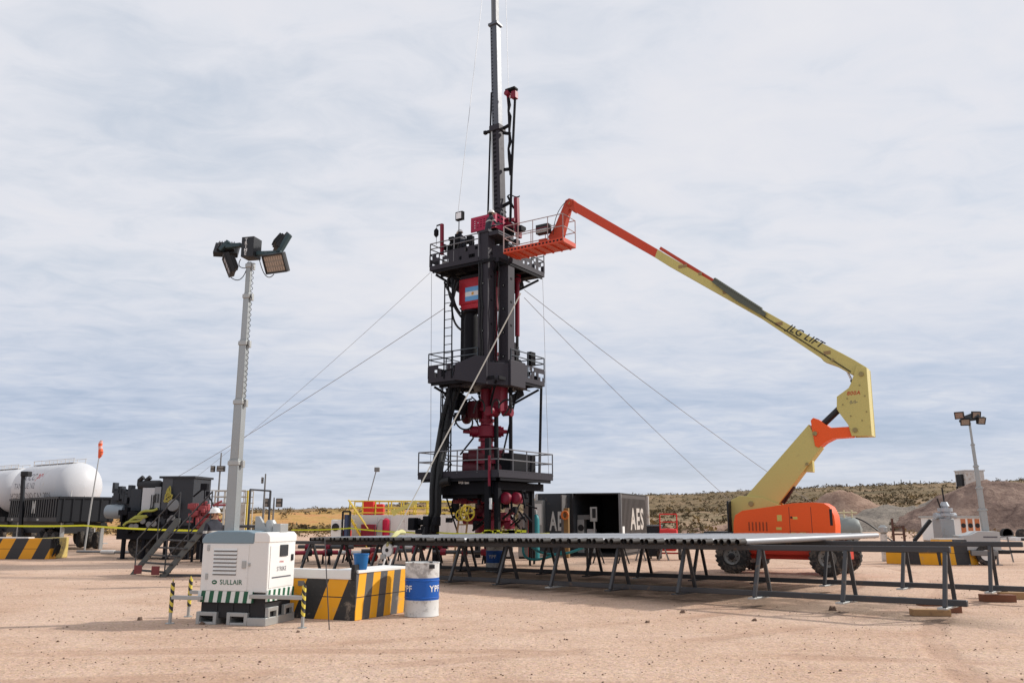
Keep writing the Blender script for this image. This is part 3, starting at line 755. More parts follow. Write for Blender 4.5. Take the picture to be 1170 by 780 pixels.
while t < 17.6:
    o = pm if first else pm.copy()
    if not first: COL.objects.link(o)
    first = False
    p = F0 + RA * t + RN * (-.42 + rp.gauss(0, .09))
    o.matrix_world = Matrix.Translation((p.x, p.y, rackz(t) + RTOP + PR)) @ Matrix.Rotation(RYAW + rp.gauss(0, .0015), 4, 'Z') @ Matrix.Rotation(rp.uniform(0, 6), 4, 'Y')
    tag(o, 'bare grey steel pipe lying side by side with others across the racks', 'pipe', 'pipes laid across the racks')
    t += .152 + rp.random() * .012; npipe += 1

# timbers under the open ends of the racks
def timber_block(px0, py0, L, w, h, rz, z, mat, label):
    g = ground(px0, py0); mb = MB(); mb.box((-L / 2, -w / 2, 0), (L / 2, w / 2, h))
    o = mb.build('timber_block', mat, M=frame((g.x, g.y, z), rz), bevel=.008); tag(o, label, 'timber')
timber_block(1063, 703, .62, .20, .11, R(-4), 0, timber, 'pale sawn timber, lowest under the rack end nearer the striped pen')
timber_block(1070, 699, .62, .22, .10, R(8), .112, timber_red, 'dark red timber stacked on the pale one under the rack end')
timber_block(1088, 698, .20, .55, .19, R(-14), 0, timber_red, 'short thick red timber upright beside the pale timber')
timber_block(1140, 687, .62, .24, .14, R(-8), 0, timber_red, 'dark red timber at the bottom under the rack end towards the boom lift')
timber_block(1157, 684, .50, .2, .14, R(-14), .0, timber, 'yellowish timber beside the dark red one under the rack end')
timber_block(1136, 683, .5, .2, .11, R(-5), .142, darksteel, 'blackened timber on top of the dark red one under the rack end')

# cloth strap and pulley hanging on the rack
pw = at(443, 628, 23.3)
mb = MB(); M = Matrix.Rotation(R(-30), 4, 'Z') @ Matrix.Rotation(R(90), 4, 'X')
mb.lathe([(.10, -.03), (.17, -.035), (.185, -.01), (.15, 0), (.185, .01), (.17, .035), (.10, .03)], 20, 0, M)
pu = thing('snatch_block', 'white pulley wheel hanging from a yellowish strap over the pipes', 'pulley', frame((pw.x, pw.y, pw.z)))
mb.build('sheave', white, pu)
mb = MB(); mb.lathe([(.05, -.05), (.05, .05)], 10, 0, M); mb.build('hub', darksteel, pu)
mb = MB()
a0 = Vector((0, -.05, .12)); a2 = at(462, 608, 24.6) - pw
mb.tube([a0.lerp(a2, i / 9) + Vector((0, 0, .14 * math.sin(i / 9 * 3.14))) for i in range(10)], [.05 + .03 * math.sin(i * 2.1) ** 2 for i in range(10)], 7)
mb.build('strap', paint('strap cloth', (.58, .55, .26), .85, wear=.15), pu)
mb = MB(); mb.cbox((-.12, 0, -.18), (.16, .06, .14)); mb.build('hook', lightgrey, pu, bevel=.02)

# ================================================================== boom lift
LB = R(-33); r_l = Vector((math.cos(LB), math.sin(LB), 0)); f_l = Vector((-math.sin(LB), math.cos(LB), 0))
wn = ground(948, 658.5); LO = wn - r_l * 1.37 + f_l * 1.02
ML = frame((LO.x, LO.y, 0), LB)
lift = thing('boom_lift', 'orange and cream articulated boom lift standing behind the pipe racks', 'boom lift', ML)
for sx in (-1, 1):
    for sy in (-1, 1):
        M = Matrix.Translation((sx * 1.37, sy * 1.02, .5)) @ Matrix.Rotation(R(90) * (1 if sy < 0 else -1), 4, 'X')
        mb = MB(); mb.lathe([(.27, -.17), (.40, -.195), (.465, -.17), (.49, -.09), (.49, .09), (.465, .17), (.40, .195), (.27, .17)], 36, caps=False)
        for k in range(22):
            a = 2 * math.pi * k / 22
            for s in (-1, 1):
                MM = Matrix.Rotation(a + s * .07, 4, 'Z') @ Matrix.Translation((.475, 0, s * .09)) @ Matrix.Rotation(s * .5, 4, 'X')
                mb.cbox((0, 0, 0), (.05, .055, .20), 0, MM)
        w = mb.build('wheel', rubber, lift, M, bevel=0)
        mb = MB(); mb.lathe([(.275, -.16), (.275, .13), (.245, .165), (.235, .10), (.19, .07), (.12, .075), (.11, .13), (.06, .14)], 28); mb.build('rim', rim_m, w)
        mb = MB(); mb.lathe([(.10, .07), (.10, .17), (.07, .19)], 16)
        for k in range(8): mb.tube([(.155 * math.cos(k * .785), .155 * math.sin(k * .785), .06), (.155 * math.cos(k * .785), .155 * math.sin(k * .785), .10)], .016, 6)
        mb.build('hub', darksteel, w)
mb = MB(); mb.box((-1.75, -.55, .42), (1.75, .55, .92)); mb.box((-1.47, -.85, .40), (-1.27, .85, .60)); mb.box((1.27, -.85, .40), (1.47, .85, .60)); mb.box((-1.2, -.72, .55), (1.2, .72, .88))
mb.build('chassis', orange_dull if False else paint('chassis red', (.55, .04, .02), .5, wear=.25), lift, bevel=.03)
mb = MB(); mb.lathe([(.55, .92), (.55, 1.02)], 28); mb.build('slew_ring', darksteel, lift)
def polyk(pts, k): return [(q.x, q.z) for q in (lp(ML, x, y, k) for x, y in pts)]
KS = -.98
shell = [(838, 612), (838, 596), (840, 588), (848, 583), (880, 578.5), (905, 574.5), (928, 573.5), (941, 574.5), (948, 579), (953, 589), (954.5, 600), (954.5, 611), (950, 616), (900, 615.5), (846, 616)]
sp = polyk(shell, KS)
mb = MB(); mb.prism(sp, KS, -.30, 0)
z1 = max(z for x, z in sp); xs_ = [x for x, z in sp]
for px in (901, 926):                                             # door seams
    a = lp(ML, px, 577.5, KS); b = lp(ML, px, 615, KS); mb.box((a.x - .008, KS - .003, b.z), (a.x + .008, KS + .01, a.z - .03), 1)
a = lp(ML, 901, 607, KS); b = lp(ML, 926, 607, KS); mb.box((a.x, KS - .003, a.z - .006), (b.x, KS + .01, a.z + .006), 1)
for (x0, y0, x1, y1) in ((888, 588, 893, 595), (887, 602, 893, 605), (906, 590, 911, 593), (904, 608, 909, 610), (914, 608, 921, 610)):
    a = lp(ML, x0, y1, KS); b = lp(ML, x1, y0, KS); mb.box((a.x, KS - .004, a.z), (b.x, KS + .01, b.z), 2)
a = lp(ML, 948.6, 600, KS); b = lp(ML, 950.4, 581, KS); mb.box((a.x, KS - .004, a.z), (b.x, KS + .02, b.z), 1)
a = lp(ML, 903, 592, KS); mb.box((a.x, KS - .005, a.z), (a.x + .06, KS + .01, a.z + .06), 1)
mb.build('engine_cover', [orange, darksteel, paint('decal ochre', (.62, .48, .12), .5, wear=.4)], lift, bevel=.07)
xm = max(xs_) - 1.05; mb = MB(); mb.prism([(min(x, xm), z) for x, z in sp], .12, .62, 0); mb.build('engine_cover', orange, lift, bevel=.05)
xr = max(xs_)
mb = MB(); cz0, cz1 = sp[-3][1] if False else min(z for x, z in sp) + .03, z1 - .05
prof = []
mb.box((xr - 1.2, -.60, cz0), (xr - .62, .1, cz1 - .1), 0)
mb.prism([(xr - .55, cz0), (xr - .10, cz0), (xr - .04, cz0 + .12), (xr - .05, cz1 - .3), (xr - .16, cz1 - .04), (xr - .55, cz1)], -.92, -.62, 0)
mb.box((xr - .06, -.62, cz0 + .25), (xr - .03, -.50, cz1 - .4), 1)
mb.build('counterweight', [orange, darksteel], lift, bevel=.06)
mb = MB(); mb.box((min(xs_) - .02, -.95, min(z for x, z in sp) - .10), (xr - .6, .6, min(z for x, z in sp) - .005)); mb.build('turntable', darksteel, lift, bevel=.02)
a = lp(ML, 805, 611, -.5); b = lp(ML, 842, 607, -.5); mb = MB(); mb.box((a.x, -.6, a.z), (b.x, .2, b.z)); mb.build('tow_bar', darksteel, lift, bevel=.02)
# turntable cheeks
ck = polyk([(836, 610), (835, 571), (845, 566), (870, 568), (893, 577), (893, 610)], -.28)
for y0 in (-.285, .235):
    mb = MB(); mb.prism(ck, y0, y0 + .05, 0); mb.build('boom_cheek', yellow, lift, bevel=.012)
a = lp(ML, 835, 572, -.3); b = lp(ML, 837, 608, -.3); mb = MB(); mb.box((a.x - .06, -.55, b.z), (a.x - .005, .35, a.z)); mb.build('radiator_plate', darksteel, lift, bevel=.01)
# lower boom
mb = MB()
mb.prism(polyk([(843, 579), (851, 568), (924, 484.5), (938, 511), (888, 578), (870, 590)], -.22), -.22, .22, 0)
mb.prism(polyk([(918, 524), (927, 523), (928, 539), (916, 538.5), (905, 545)], -.22), -.12, .12, 0)
mb.build('lower_boom', yellow, lift, bevel=.015)
mb = MB(); mb.prism(polyk([(926, 480), (929, 477), (935, 479), (948, 488.5), (973, 487), (973, 498.5), (952, 500), (942, 505), (935, 511), (931, 509)], -.26), -.26, .26, 0); mb.build('knuckle', orange, lift, bevel=.015)
mb = MB()
up_side = [(978.5, 418), (990, 420), (996, 497.5), (973, 498), (969, 485), (960, 473), (956, 467), (956, 453), (969.5, 443), (972.5, 437)]
upk = polyk(up_side, -.31)
mb.prism(upk, -.31, -.26, 0); mb.prism(upk, .26, .31, 0)
bx = polyk([(985, 419), (990, 420), (996, 497.5), (989, 497.5)], -.26)
mb.prism(bx, -.26, .26, 1)
mb.prism(polyk([(977, 470), (989, 470), (990, 497), (976, 497)], -.2), -.26, .26, 0)
q = lp(ML, 975, 449, -.312); mb.text('800A', .16, (lambda x, z: (q.x + x, -.314, q.z + z)), 2, bold=.02, shear=.2)
q2_ = lp(ML, 975, 459, -.312); mb.text('-JLG-', .11, (lambda x, z: (q2_.x + x, -.314, q2_.z + z)), 3, bold=.01)
mb.build('upright', [yellow, yellow_pale, orange_dull, letter_grey], lift, bevel=.008)
def kp(px, py, k=0.0): return lp(ML, px, py, k)
def cyl(name, a, b, r, mid=.55, rr=.5):
    A, B_ = kp(*a), kp(*b); Mi = A.lerp(B_, mid)
    mb = MB(); mb.tube([A, Mi], r, 14); o = mb.build(name, cylblack, lift)
    mb = MB(); mb.tube([Mi, B_], r * rr, 12); mb.build('piston_rod', chrome, o)
cyl('level_cylinder', (936, 489), (960, 466), .10, .97, .6)
cyl('lift_cylinder', (893, 573), (919, 533), .12, .48, .42)
cyl('boom_cylinder', (979, 446), (967, 422), .05, .5, .6)
# upper boom
mb = MB()
KB = -.20
ub = [(990, 419.5), (976, 411), (963, 404), (935, 389.5), (871, 353.5), (815, 322.5), (760, 290), (751, 285), (748, 294), (760, 301.5), (867, 362), (938, 409), (941, 412.5), (955, 417.5), (974, 428)]
mb.prism(polyk(ub, KB), KB, .20, 0)
def boomtxt(c, ang, size, txt, mi, **kw):
    C = kp(*c, KB); ca, sa = math.cos(ang), math.sin(ang)
    mb.text(txt, size, (lambda x, z: (C.x + x * ca - z * sa, KB - .004, C.z + x * sa + z * ca)), mi, **kw)
A = kp(905, 376, KB); B_ = kp(936, 393, KB); ang = math.atan2(B_.z - A.z, B_.x - A.x)
boomtxt((919.5, 383.8), ang, .31, 'JLG LIFT', 1, shear=.30, bold=.016)
mb.build('upper_boom', [yellow, letter_black], lift, bevel=.012)
mb = MB(); mb.prism(polyk([(752, 284), (754, 281), (816, 319), (814, 323), (760, 289)], KB), -.13, .13, 0); mb.build('boom_tray', orange_dull, lift, bevel=.006)
mb = MB(); tr = polyk([(814, 322.5), (818, 319.5), (870, 353), (876, 358), (874, 362), (866, 358), (842, 344)], KB)
mb.prism(tr, KB - .10, KB - .02, 0)
for k in range(26):
    a = Vector((tr[1][0], 0, tr[1][1])).lerp(Vector((tr[2][0], 0, tr[2][1])), k / 25); mb.cbox((a.x, KB - .05, a.z), (.07, .12, .07), 0)
mb.build('cable_chain', paint('chain grey green', (.10, .11, .085), .6, wear=.4, wearcol=(.3, .27, .17)), lift)
mb = MB(); mb.prism(polyk([(756, 287.5), (655, 229), (656, 241.5), (752, 296)], -.16), -.16, .16, 0)
mb.build('fly_boom', paint('fly orange', (.56, .055, .018), .42, wear=.15, scale=1.5, wearcol=(.4, .12, .05)), lift, bevel=.012)
mb = MB(); mb.prism(polyk([(646, 229), (650, 226.5), (655, 228), (659, 236), (655, 242), (650, 238), (641, 272), (628, 276), (626, 270), (634, 258)], -.13), -.13, .13, 0); mb.tube([kp(651, 232, -.2), kp(651, 232, .2)], .12, 14)
mb.build('jib', orange_dull, lift, bevel=.012)
# basket
def bez_(ps, n=12):
    out = []
    for i in range(n + 1):
        q = [Vector(p) for p in ps]; t = i / n
        while len(q) > 1: q = [q[j].lerp(q[j + 1], t) for j in range(len(q) - 1)]
        out.append(q[0])
    return out
KF = -.45
bA = kp(575.5, 288, KF); bB = kp(643.5, 277.5, KF)
bx0, bx1 = bA.x, bB.x; bz = (bA.z + bB.z) / 2; by0, by1 = KF, KF + .95
mb = MB(); mb.box((bx0, by0, bz), (bx1, by1, bz + .05), 0); mb.box((bx0, by0 - .02, bz - .02), (bx1, by0, bz + .17), 0)
mb.box((bx0, by1, bz), (bx1, by1 + .02, bz + .17), 0); mb.box((bx0 - .02, by0, bz), (bx0, by1, bz + .17), 0); mb.box((bx1, by0, bz), (bx1 + .02, by1, bz + .17), 0)
nh = 17
for k in range(nh): x = bx0 + (bx1 - bx0) * (k + .5) / nh; mb.lathe([(.042, 0), (.042, .003)], 10, 1, Matrix.Translation((x, by0 - .0205, bz + .085)) @ Matrix.Rotation(R(90), 4, 'X') @ Matrix.Diagonal((1.2, .9, 1, 1)))
for k in range(7): x = bx0 + (bx1 - bx0) * (k + .5) / 7; mb.box((x - .03, by0 + .02, bz - .05), (x + .03, by1 - .02, bz), 0)
bsk = mb.build('basket', [paint('basket orange', (.56, .06, .02), .45, wear=.22, wearcol=(.3, .11, .06)), rig_dark], lift, bevel=.005)
rl = MB(); rz = bz + 1.10; pal = paint('basket rail', (.38, .30, .29), .5, wear=.4, wearcol=(.5, .12, .08))
for z in (rz, bz + .62):
    for a, b in (((bx0, by0), (bx1, by0)), ((bx0, by1), (bx1, by1)), ((bx0, by0), (bx0, by1)), ((bx1, by0), (bx1, by1))): rl.tube([(*a, z), (*b, z)], .019, 6)
rl.build('guard_rail', pal, bsk)
pr = MB()
for k in range(5):
    x = bx0 + (bx1 - bx0) * k / 4
    for y in (by0, by1): pr.tube([(x, y, bz + .04), (x, y, rz)], .019 if k else .026, 6)
pr.build_each('rail_post', pal, bsk)
mb = MB(); c0 = kp(613, 268, by0 + .12); c1 = kp(627, 255, by0 + .12); mb.box((c0.x, by0 + .06, c0.z), (c1.x, by0 + .32, c1.z), 0); mb.box((c0.x + .03, by0 + .05, c0.z + .02), (c1.x - .05, by0 + .0605, c0.z + .16), 1); mb.box((c0.x + .02, by0 + .05, c0.z + .19), (c1.x - .03, by0 + .0605, c0.z + .22), 2)
mb.build('control_box', [darksteel, lightgrey, rig_red], bsk, bevel=.01)
mb = MB()
hs = [kp(650, 228, -.2), kp(638, 236, -.25), kp(633, 250, -.25), kp(632, 268, -.3)]
mb.tube([hs[0].lerp(hs[1], t) if False else (hs[0] * (1 - t) ** 3 + hs[1] * 3 * t * (1 - t) ** 2 + hs[2] * 3 * t * t * (1 - t) + hs[3] * t ** 3) for t in [i / 12 for i in range(13)]], .014, 5)
mb.build('jib_hose', hose_m, lift)
mb = MB()                                                       # pivot pins, bolts and hose runs
for px, py, k, r in ((984, 427, -.33, .07), (977, 491, -.33, .07), (931, 495, -.28, .07), (858, 575, -.30, .08), (922, 530, -.24, .05), (951, 411, -.22, .05), (650, 232, -.20, .05)):
    q = kp(px, py, k); mb.tube([(q.x, k - .02, q.z), (q.x, -k + .02, q.z)], r, 12)
for px, py in ((982, 440), (988, 452), (990, 470), (985, 480), (968, 455), (972, 475), (963, 462)): q = kp(px, py, -.32); mb.tube([(q.x, -.325, q.z), (q.x, -.30, q.z)], .022, 8)
mb.build_each('pivot_pin', paint('pin ochre', (.30, .24, .10), .5, wear=.4, wearcol=(.12, .09, .05)), lift)
mb = MB(); A = kp(870, 360, -.21); B_ = kp(972, 425, -.21); mb.tube([A.lerp(B_, i / 8) + Vector((0, -.02 * (i % 2), .01)) for i in range(9)], .016, 5); mb.build('hydraulic_hose', hose_m, lift)
mb = MB()
for px, py, w in ((780, 303.5, .3), (830, 333, .25), (890, 369, .22), (945, 402, .2), (800, 312, .12)): q = kp(px, py, KB - .001); mb.box((q.x - w / 2, KB - .012, q.z - .07), (q.x + w / 2, KB - .002, q.z + .03))
mb.build_each('wear_plate', paint('pad brown', (.30, .20, .09), .6, wear=.4), lift)
mb = MB()
for k in range(6): q = lp(ML, 856 + k * 4.0, 600, KS); mb.box((q.x - .02, KS - .004, q.z - .16), (q.x + .02, KS + .01, q.z + .10))
mb.build_each('louvre', paint('louvre shade', (.30, .045, .01), .6), lift)
mb = MB(); m0 = kp(624, 277, .1); mb.cbox((m0.x, .05, m0.z - .05), (.35, .5, .25)); mb.build('basket_mount', orange_dull, lift, bevel=.03)

# ================================================================== well service rig
MR = frame((-1.01, 33.26, 0), R(-34))
rig = thing('service_rig', 'tall dark rig tower with three railed decks, red machinery and a telescopic mast', 'rig', MR)
def zof(py, Y=32.8): return at(585, py, Y).z
rr_ = random.Random(5)
def side_pts(h, s):
    return {0: ((-h, -h), (h, -h)), 1: ((h, -h), (h, h)), 2: ((h, h), (-h, h)), 3: ((-h, h), (-h, -h))}[s]
def deck(h, zb, zk, zr, mat_rail, perforate=True, skip=(), chamfer=0, rails=(0, 1, 2, 3)):
    mb = MB()
    c = chamfer
    poly = [(-h, -h), (h - c, -h), (h, -h + c), (h, h), (-h, h)] if c else [(-h, -h), (h, -h), (h, h), (-h, h)]
    n = len(poly); z0, z1 = zb, zb + .14
    mb.add([(x, y, z0) for x, y in poly] + [(x, y, z1) for x, y in poly], [tuple(range(n))[::-1], tuple(range(n, 2 * n))] + [(i, (i + 1) % n, n + (i + 1) % n, n + i) for i in range(n)])
    for k in (-.6, -.2, .2, .6):
        mb.box((-h + .05, h * k - .05, zb - .13), (h - .05, h * k + .05, zb - .001)); mb.box((h * k - .045, -h + .06, zb - .16), (h * k + .045, h - .06, zb - .131))
    for s in (0, 1):
        (x0, y0), (x1, y1) = side_pts(h - .03, s); a, b = ((x0 + .1, y0, zb - .07), (x1 - .1, y1, zb - .07)) if s == 0 else ((x0, y0 + .1, zb - .07), (x1, y1 - .1, zb - .07))
        mb.beam(a, b, .05, .14)
    d = mb.build('deck', rig_dark, rig, bevel=.008)
    for s in rails:
        (x0, y0), (x1, y1) = side_pts(h, s); A = Vector((x0, y0, 0)); B_ = Vector((x1, y1, 0)); L = (B_ - A).length; u = (B_ - A) / L; nrm = Vector((u.y, -u.x, 0))
        Mx = Matrix(((u.x, nrm.x, 0, A.x + nrm.x * .012), (u.y, nrm.y, 0, A.y + nrm.y * .012), (0, 0, 1, 0), (0, 0, 0, 1)))
        lo, hi = (0, L)
        if c and s == 0: hi = L - c
        if c and s == 1: lo = c
        mb = MB(); H = zk - z1
        mb.box((lo, -.012, zb - .02), (hi, .012, z1 + .03), 0, Mx); mb.box((lo, -.012, zk - .05), (hi, .012, zk), 0, Mx)
        nc = int((hi - lo) / .16); nr = 3
        for i in range(nc):
            for j in range(nr):
                q = (i + .5) / nc; openp = .55 if (s in (0, 3) and q < .35) or (s in (1,) and q > .55) or s == 2 else .24
                if perforate and rr_.random() < openp:
                    continue
                xa = lo + (hi - lo) * i / nc; za = z1 + .03 + (H - .08) * j / nr
                mb.box((xa, -.008, za), (xa + (hi - lo) / nc, .008, za + (H - .08) / nr), 0, Mx)
            if i % 3 == 0: mb.box((lo + (hi - lo) * i / nc - .02, -.014, z1), (lo + (hi - lo) * i / nc + .02, .014, zk - .05), 0, Mx)
        if H > .08: mb.build('kick_panel', rig_grey, d)
        if s in skip: continue
        mb = MB()
        P = lambda t, z: A + u * t + Vector((0, 0, z))
        for z in (zr, (zr + max(zk, z1)) / 2): mb.tube([P(lo, z), P(hi, z)], .024, 6)
        k = max(2, int((hi - lo) / .9))
        for i in range(k + 1):
            t = lo + (hi - lo) * i / k; mb.tube([P(t, z1), P(t, zr)], .026, 6)
        mb.build('guard_rail', mat_rail, d)
    if c:
        mb = MB(); Mx = None
        a = Vector((h - c, -h, 0)); b = Vector((h, -h + c, 0)); mb.beam(a + Vector((0, 0, (zb + zk) / 2)), b + Vector((0, 0, (zb + zk) / 2)), .03, zk - zb); mb.build('corner_plate', rig_grey, d)
    return d
rail_blue = paint('rail slate', (.06, .075, .09), .5, .2, wear=.2)
rail_grey = paint('rail grey', (.17, .17, .18), .5, .2, wear=.25)
Zt0, Ztk, Ztr = zof(309), zof(291), zof(279); Zm0, Zmk, Zmr = zof(437), zof(418), zof(404.5); Zl0, Zlk, Zlr = zof(547), zof(539.5), zof(517)
deck(1.9, Zl0, Zlk, Zlr, rail_grey, False)
deck(1.68, Zm0, Zmk, Zmr, rail_blue, True, chamfer=.93)
deck(1.70, Zt0, Ztk, Ztr, rail_grey, True, chamfer=.93, skip=(1,))
# bracing ribs under the decks
mb = MB()
for zb, h in ((Zt0, 1.7), (Zm0, 1.68)):
    for s, t in ((-1, -1), (1, -1), (1, 1), (-1, 1)):
        mb.beam((s * h * .9, t * h * .9, zb - .16), (s * .6, t * .6, zb - .9), .07, .09)
    mb.beam((-h * .85, -.8, zb - .2), (-.6, -.8, zb - .75), .06, .5); mb.beam((.8, h * .85, zb - .2), (.8, .6, zb - .6), .06, .3)
mb.build_each('bracket', rig_dark, rig, bevel=.006)
# four box columns
ZC = zof(274, 32.6)
for x, y, w, zt, m_ in ((.95, -1.40, .235, ZC, rig_grey), (1.45, -.72, .22, ZC - .45, rig_grey), (.55, .60, .2, Zt0 + .1, rig_dark), (-.60, -.55, .20, Zm0 + 3.2, rig_dark), (-.55, .60, .22, Zt0 + .1, rig_dark)):
    mb = MB(); mb.box((x - w, y - w, Zm0 - .3), (x + w, y + w, zt), 0)
    z = Zm0 + .8
    while z < zt - .5:
        for a, b in ((x, y - w - .014), ):
            mb.box((a - .06, b, z), (a + .06, b + .02, z + .10), 1); mb.box((a - .025, b - .004, z + .03), (a + .025, b, z + .07), 2)
        mb.box((x + w, y - .05, z + .3), (x + w + .014, y + .05, z + .38), 1)
        z += .95
    for zz in (Zm0 + .14, zt - .12): mb.box((x - w - .04, y - w - .04, zz), (x + w + .04, y + w + .04, zz + .06), 0)
    mb.build('column', [m_, rig_dark, lightgrey], rig, bevel=.012)
# collar at the foot of the columns
mb = MB(); z0, z1 = Zm0 - .32, Zm0 + .75
mb.prism([(-.3, z0 + .3), (1.23, z0), (1.23, z1), (.7, z1 + .1), (-.3, z1 - .15)], -1.76, -1.645, 0); mb.box((1.69, -.95, z0), (1.80, .1, z1 - .05), 0); mb.beam((1.2, -1.66, (z0 + z1) / 2 - .1), (1.70, -.96, (z0 + z1) / 2 - .1), .08, z1 - z0 - .2)
mb.box((-.9, -1.3, z0 + .1), (1.3, 1.0, z0 + .28), 0)
mb.build('collar', rig_grey, rig, bevel=.02)
mb = MB(); mb.box((-.8, -.82, Zt0 - .55), (.84, .86, Zt0 - .2)); mb.box((.72, -1.62, ZC - .30), (1.66, -.52, ZC - .12)); mb.build_each('head_frame', rig_grey, rig, bevel=.02)
mb = MB(); mb.box((-.35, -1.05, Ztk - .5), (.95, -.84, ZC - .35)); mb.box((-.85, -.9, Ztk - .3), (-.35, -.84, Ztk + .25)); mb.build('winch_guard', rig_dark, rig, bevel=.015)
# red cylinder and inner string
mb = MB(); mb.lathe([(.16, Zm0), (.16, Zm0 + 1.0), (.20, Zm0 + 1.0), (.20, Zm0 + 1.12), (.15, Zm0 + 1.12), (.15, Zt0 - 1.8), (.22, Zt0 - 1.8), (.22, Zt0 - .2)], 18, 0, Matrix.Translation((.75, -.6, 0)))
mb.tube([(.95, -.35, Zm0), (.95, -.35, Zt0)], .07, 10); mb.tube([(1.1, -.95, Zm0 + .2), (1.1, -.95, Zt0 - 1.8)], .06, 10)
mb.build('work_string', rig_red, rig)
mb = MB(); c0 = lx(MR, 591, 384, .9); c1 = lx(MR, 591, 322, .9); cy = c0.y; mb.tube([(.9, cy, c0.z), (.9, cy, c1.z)], .10, 14); mb.tube([(.9, cy, c1.z), (.9, cy, c1.z + .35)], .16, 14); mb.tube([(.72, cy - .1, c0.z + .5), (.72, cy - .1, c1.z)], .035, 8)
mb.build('jack_cylinder', rig_red, rig)
mb = MB(); mb.tube([(.9, cy, c0.z - .02), (.9, cy, c0.z - .5)], .06, 10); mb.tube([(.88, cy, c0.z - .45), (.8, cy - .2, c0.z - 1.0), (.75, cy - .35, c0.z - 1.5)], .10, 8); mb.build('jack_rod', darksteel, rig)
# red tank with the flag panel
fa = lp(MR, 524, 352, -.95); fb = lp(MR, 549, 318, -.95)
mb = MB(); mb.box((fa.x, -.95, fa.z + .12), (fb.x, -.5, fb.z + .1), 0); mb.prism([(fa.x + .05, fa.z + .12), (fb.x, fa.z + .12), (fb.x, fa.z - .1), (fa.x + .15, fa.z - .1)], -.93, -.5, 0)
panel = mb.build('oil_tank', paint('tank crimson', (.44, .015, .03), .4, wear=.15), rig, bevel=.02)
g0 = lp(MR, 531.5, 344.5, -.955); g1 = lp(MR, 547, 326, -.955)
mb = MB(); H = (g1.z - g0.z) / 3
for k, mi in ((0, 0), (1, 1), (2, 0)): mb.box((g0.x, -.962, g0.z + k * H), (g1.x, -.949, g0.z + (k + 1) * H), mi)
mb.lathe([(.055, 0), (.055, .003)], 16, 2, Matrix.Translation(((g0.x + g1.x) / 2 + .04, -.9625, g0.z + 1.5 * H)) @ Matrix.Rotation(R(90), 4, 'X'))
for k in range(12):
    a = k * math.pi / 6; cx, cz = (g0.x + g1.x) / 2 + .04, g0.z + 1.5 * H
    mb.add([(cx + .05 * math.cos(a - .15), -.9640, cz + .05 * math.sin(a - .15)), (cx + .095 * math.cos(a), -.9640, cz + .095 * math.sin(a)), (cx + .05 * math.cos(a + .15), -.9640, cz + .05 * math.sin(a + .15))], [(0, 1, 2)], 2)
mb.build('flag_plate', [flag_blue, flag_white, flag_sun], panel)
# black vertical tank and hoses on the west face
t0 = lp(MR, 534, 428, -.95); t1 = lp(MR, 534, 362, -.95)
mb = MB(); mb.lathe([(.30, t0.z), (.30, t1.z - .1), (.24, t1.z + .15), (.34, t1.z + .2), (.34, t1.z + .3)], 18, 0, Matrix.Translation((t0.x, -.72, 0))); mb.cbox((t0.x - .45, -.9, t0.z + .1), (.35, .4, .7)); mb.cbox((t0.x + .35, -.9, t0.z + .2), (.3, .3, .9))
mb.build('accumulator', rig_dark, rig, bevel=.02)
def bez(ps, n=14):
    ps = [Vector(p) for p in ps]; out = []
    for i in range(n + 1):
        q = ps[:]; t = i / n
        while len(q) > 1: q = [q[j].lerp(q[j + 1], t) for j in range(len(q) - 1)]
        out.append(q[0])
    return out
def P(px, py, k): return lp(MR, px, py, k)
def hose(name, pts, r, k=-1.1, mat=None, n=14, par=None):
    mb = MB(); mb.tube(bez([P(x, y, k) for x, y in pts], n), r, 7); return mb.build(name, mat or hose_m, par or rig)
for pts, k in ((((512, 318), (510, 340), (522, 355), (527, 362)), -1.25), (((516, 318), (518, 335), (516, 345), (526, 358)), -1.1), (((520, 320), (515, 345), (513, 370), (529, 378)), -1.2), (((508, 322), (509, 332), (524, 340), (516, 352)), -1.3), (((524, 322), (519, 330), (520, 340), (514, 350)), -1.2)):
    hose('hose', pts, .045, k)
# ladders
def ladder(a, b, w, k, name='ladder'):
    A, B_ = P(*a, k), P(*b, k); mb = MB(); s = Vector((w / 2, 0, 0))
    mb.tube([A - s, B_ - s], .028, 6); mb.tube([A + s, B_ + s], .028, 6)
    n = int((B_ - A).length / .32)
    for i in range(1, n): c = A.lerp(B_, i / n); mb.tube([c - s, c + s], .016, 5)
    return mb.build(name, rig_dark, rig)
ladder((511.5, 432), (512.5, 318), .38, -1.72)
mb = MB()
for k_ in (-1.25, -.75):
    for px in (506, 516):
        mb.tube([P(px - 1.5, 545, k_), P(px, 436, k_)], .03, 6)
    for i in range(9):
        y0, y1 = 442 + i * 11, 453 + i * 11; a, b = (506, 516) if i % 2 else (516, 506); mb.tube([P(a, y0, k_), P(b, y1, k_)], .02, 5)
mb.build_each('lattice_bar', rig_dark, rig)
ladder((507, 540), (509, 434), .42, -1.60)
# drop pipes between the middle and lower deck
def pole(name, a, b, r, k=None, kx=None, mat=rig_dark):
    A, B_ = (lp(MR, *a, k), lp(MR, *b, k)) if k is not None else (lx(MR, *a, kx), lx(MR, *b, kx))
    mb = MB(); mb.tube([A, B_], r, 8); return mb.build(name, mat, rig)
pole('drop_pipe', (618.5, 440), (616, 560), .055, kx=1.45)
pole('drop_pipe', (583.5, 440), (583.5, 545), .075, kx=1.1)
pole('brace', (591, 446), (574, 521), .035, kx=1.0)
pole('brace', (541, 500), (526, 519), .035, k=-.9)
pole('drop_pipe', (567, 465), (567, 545), .09, k=0)
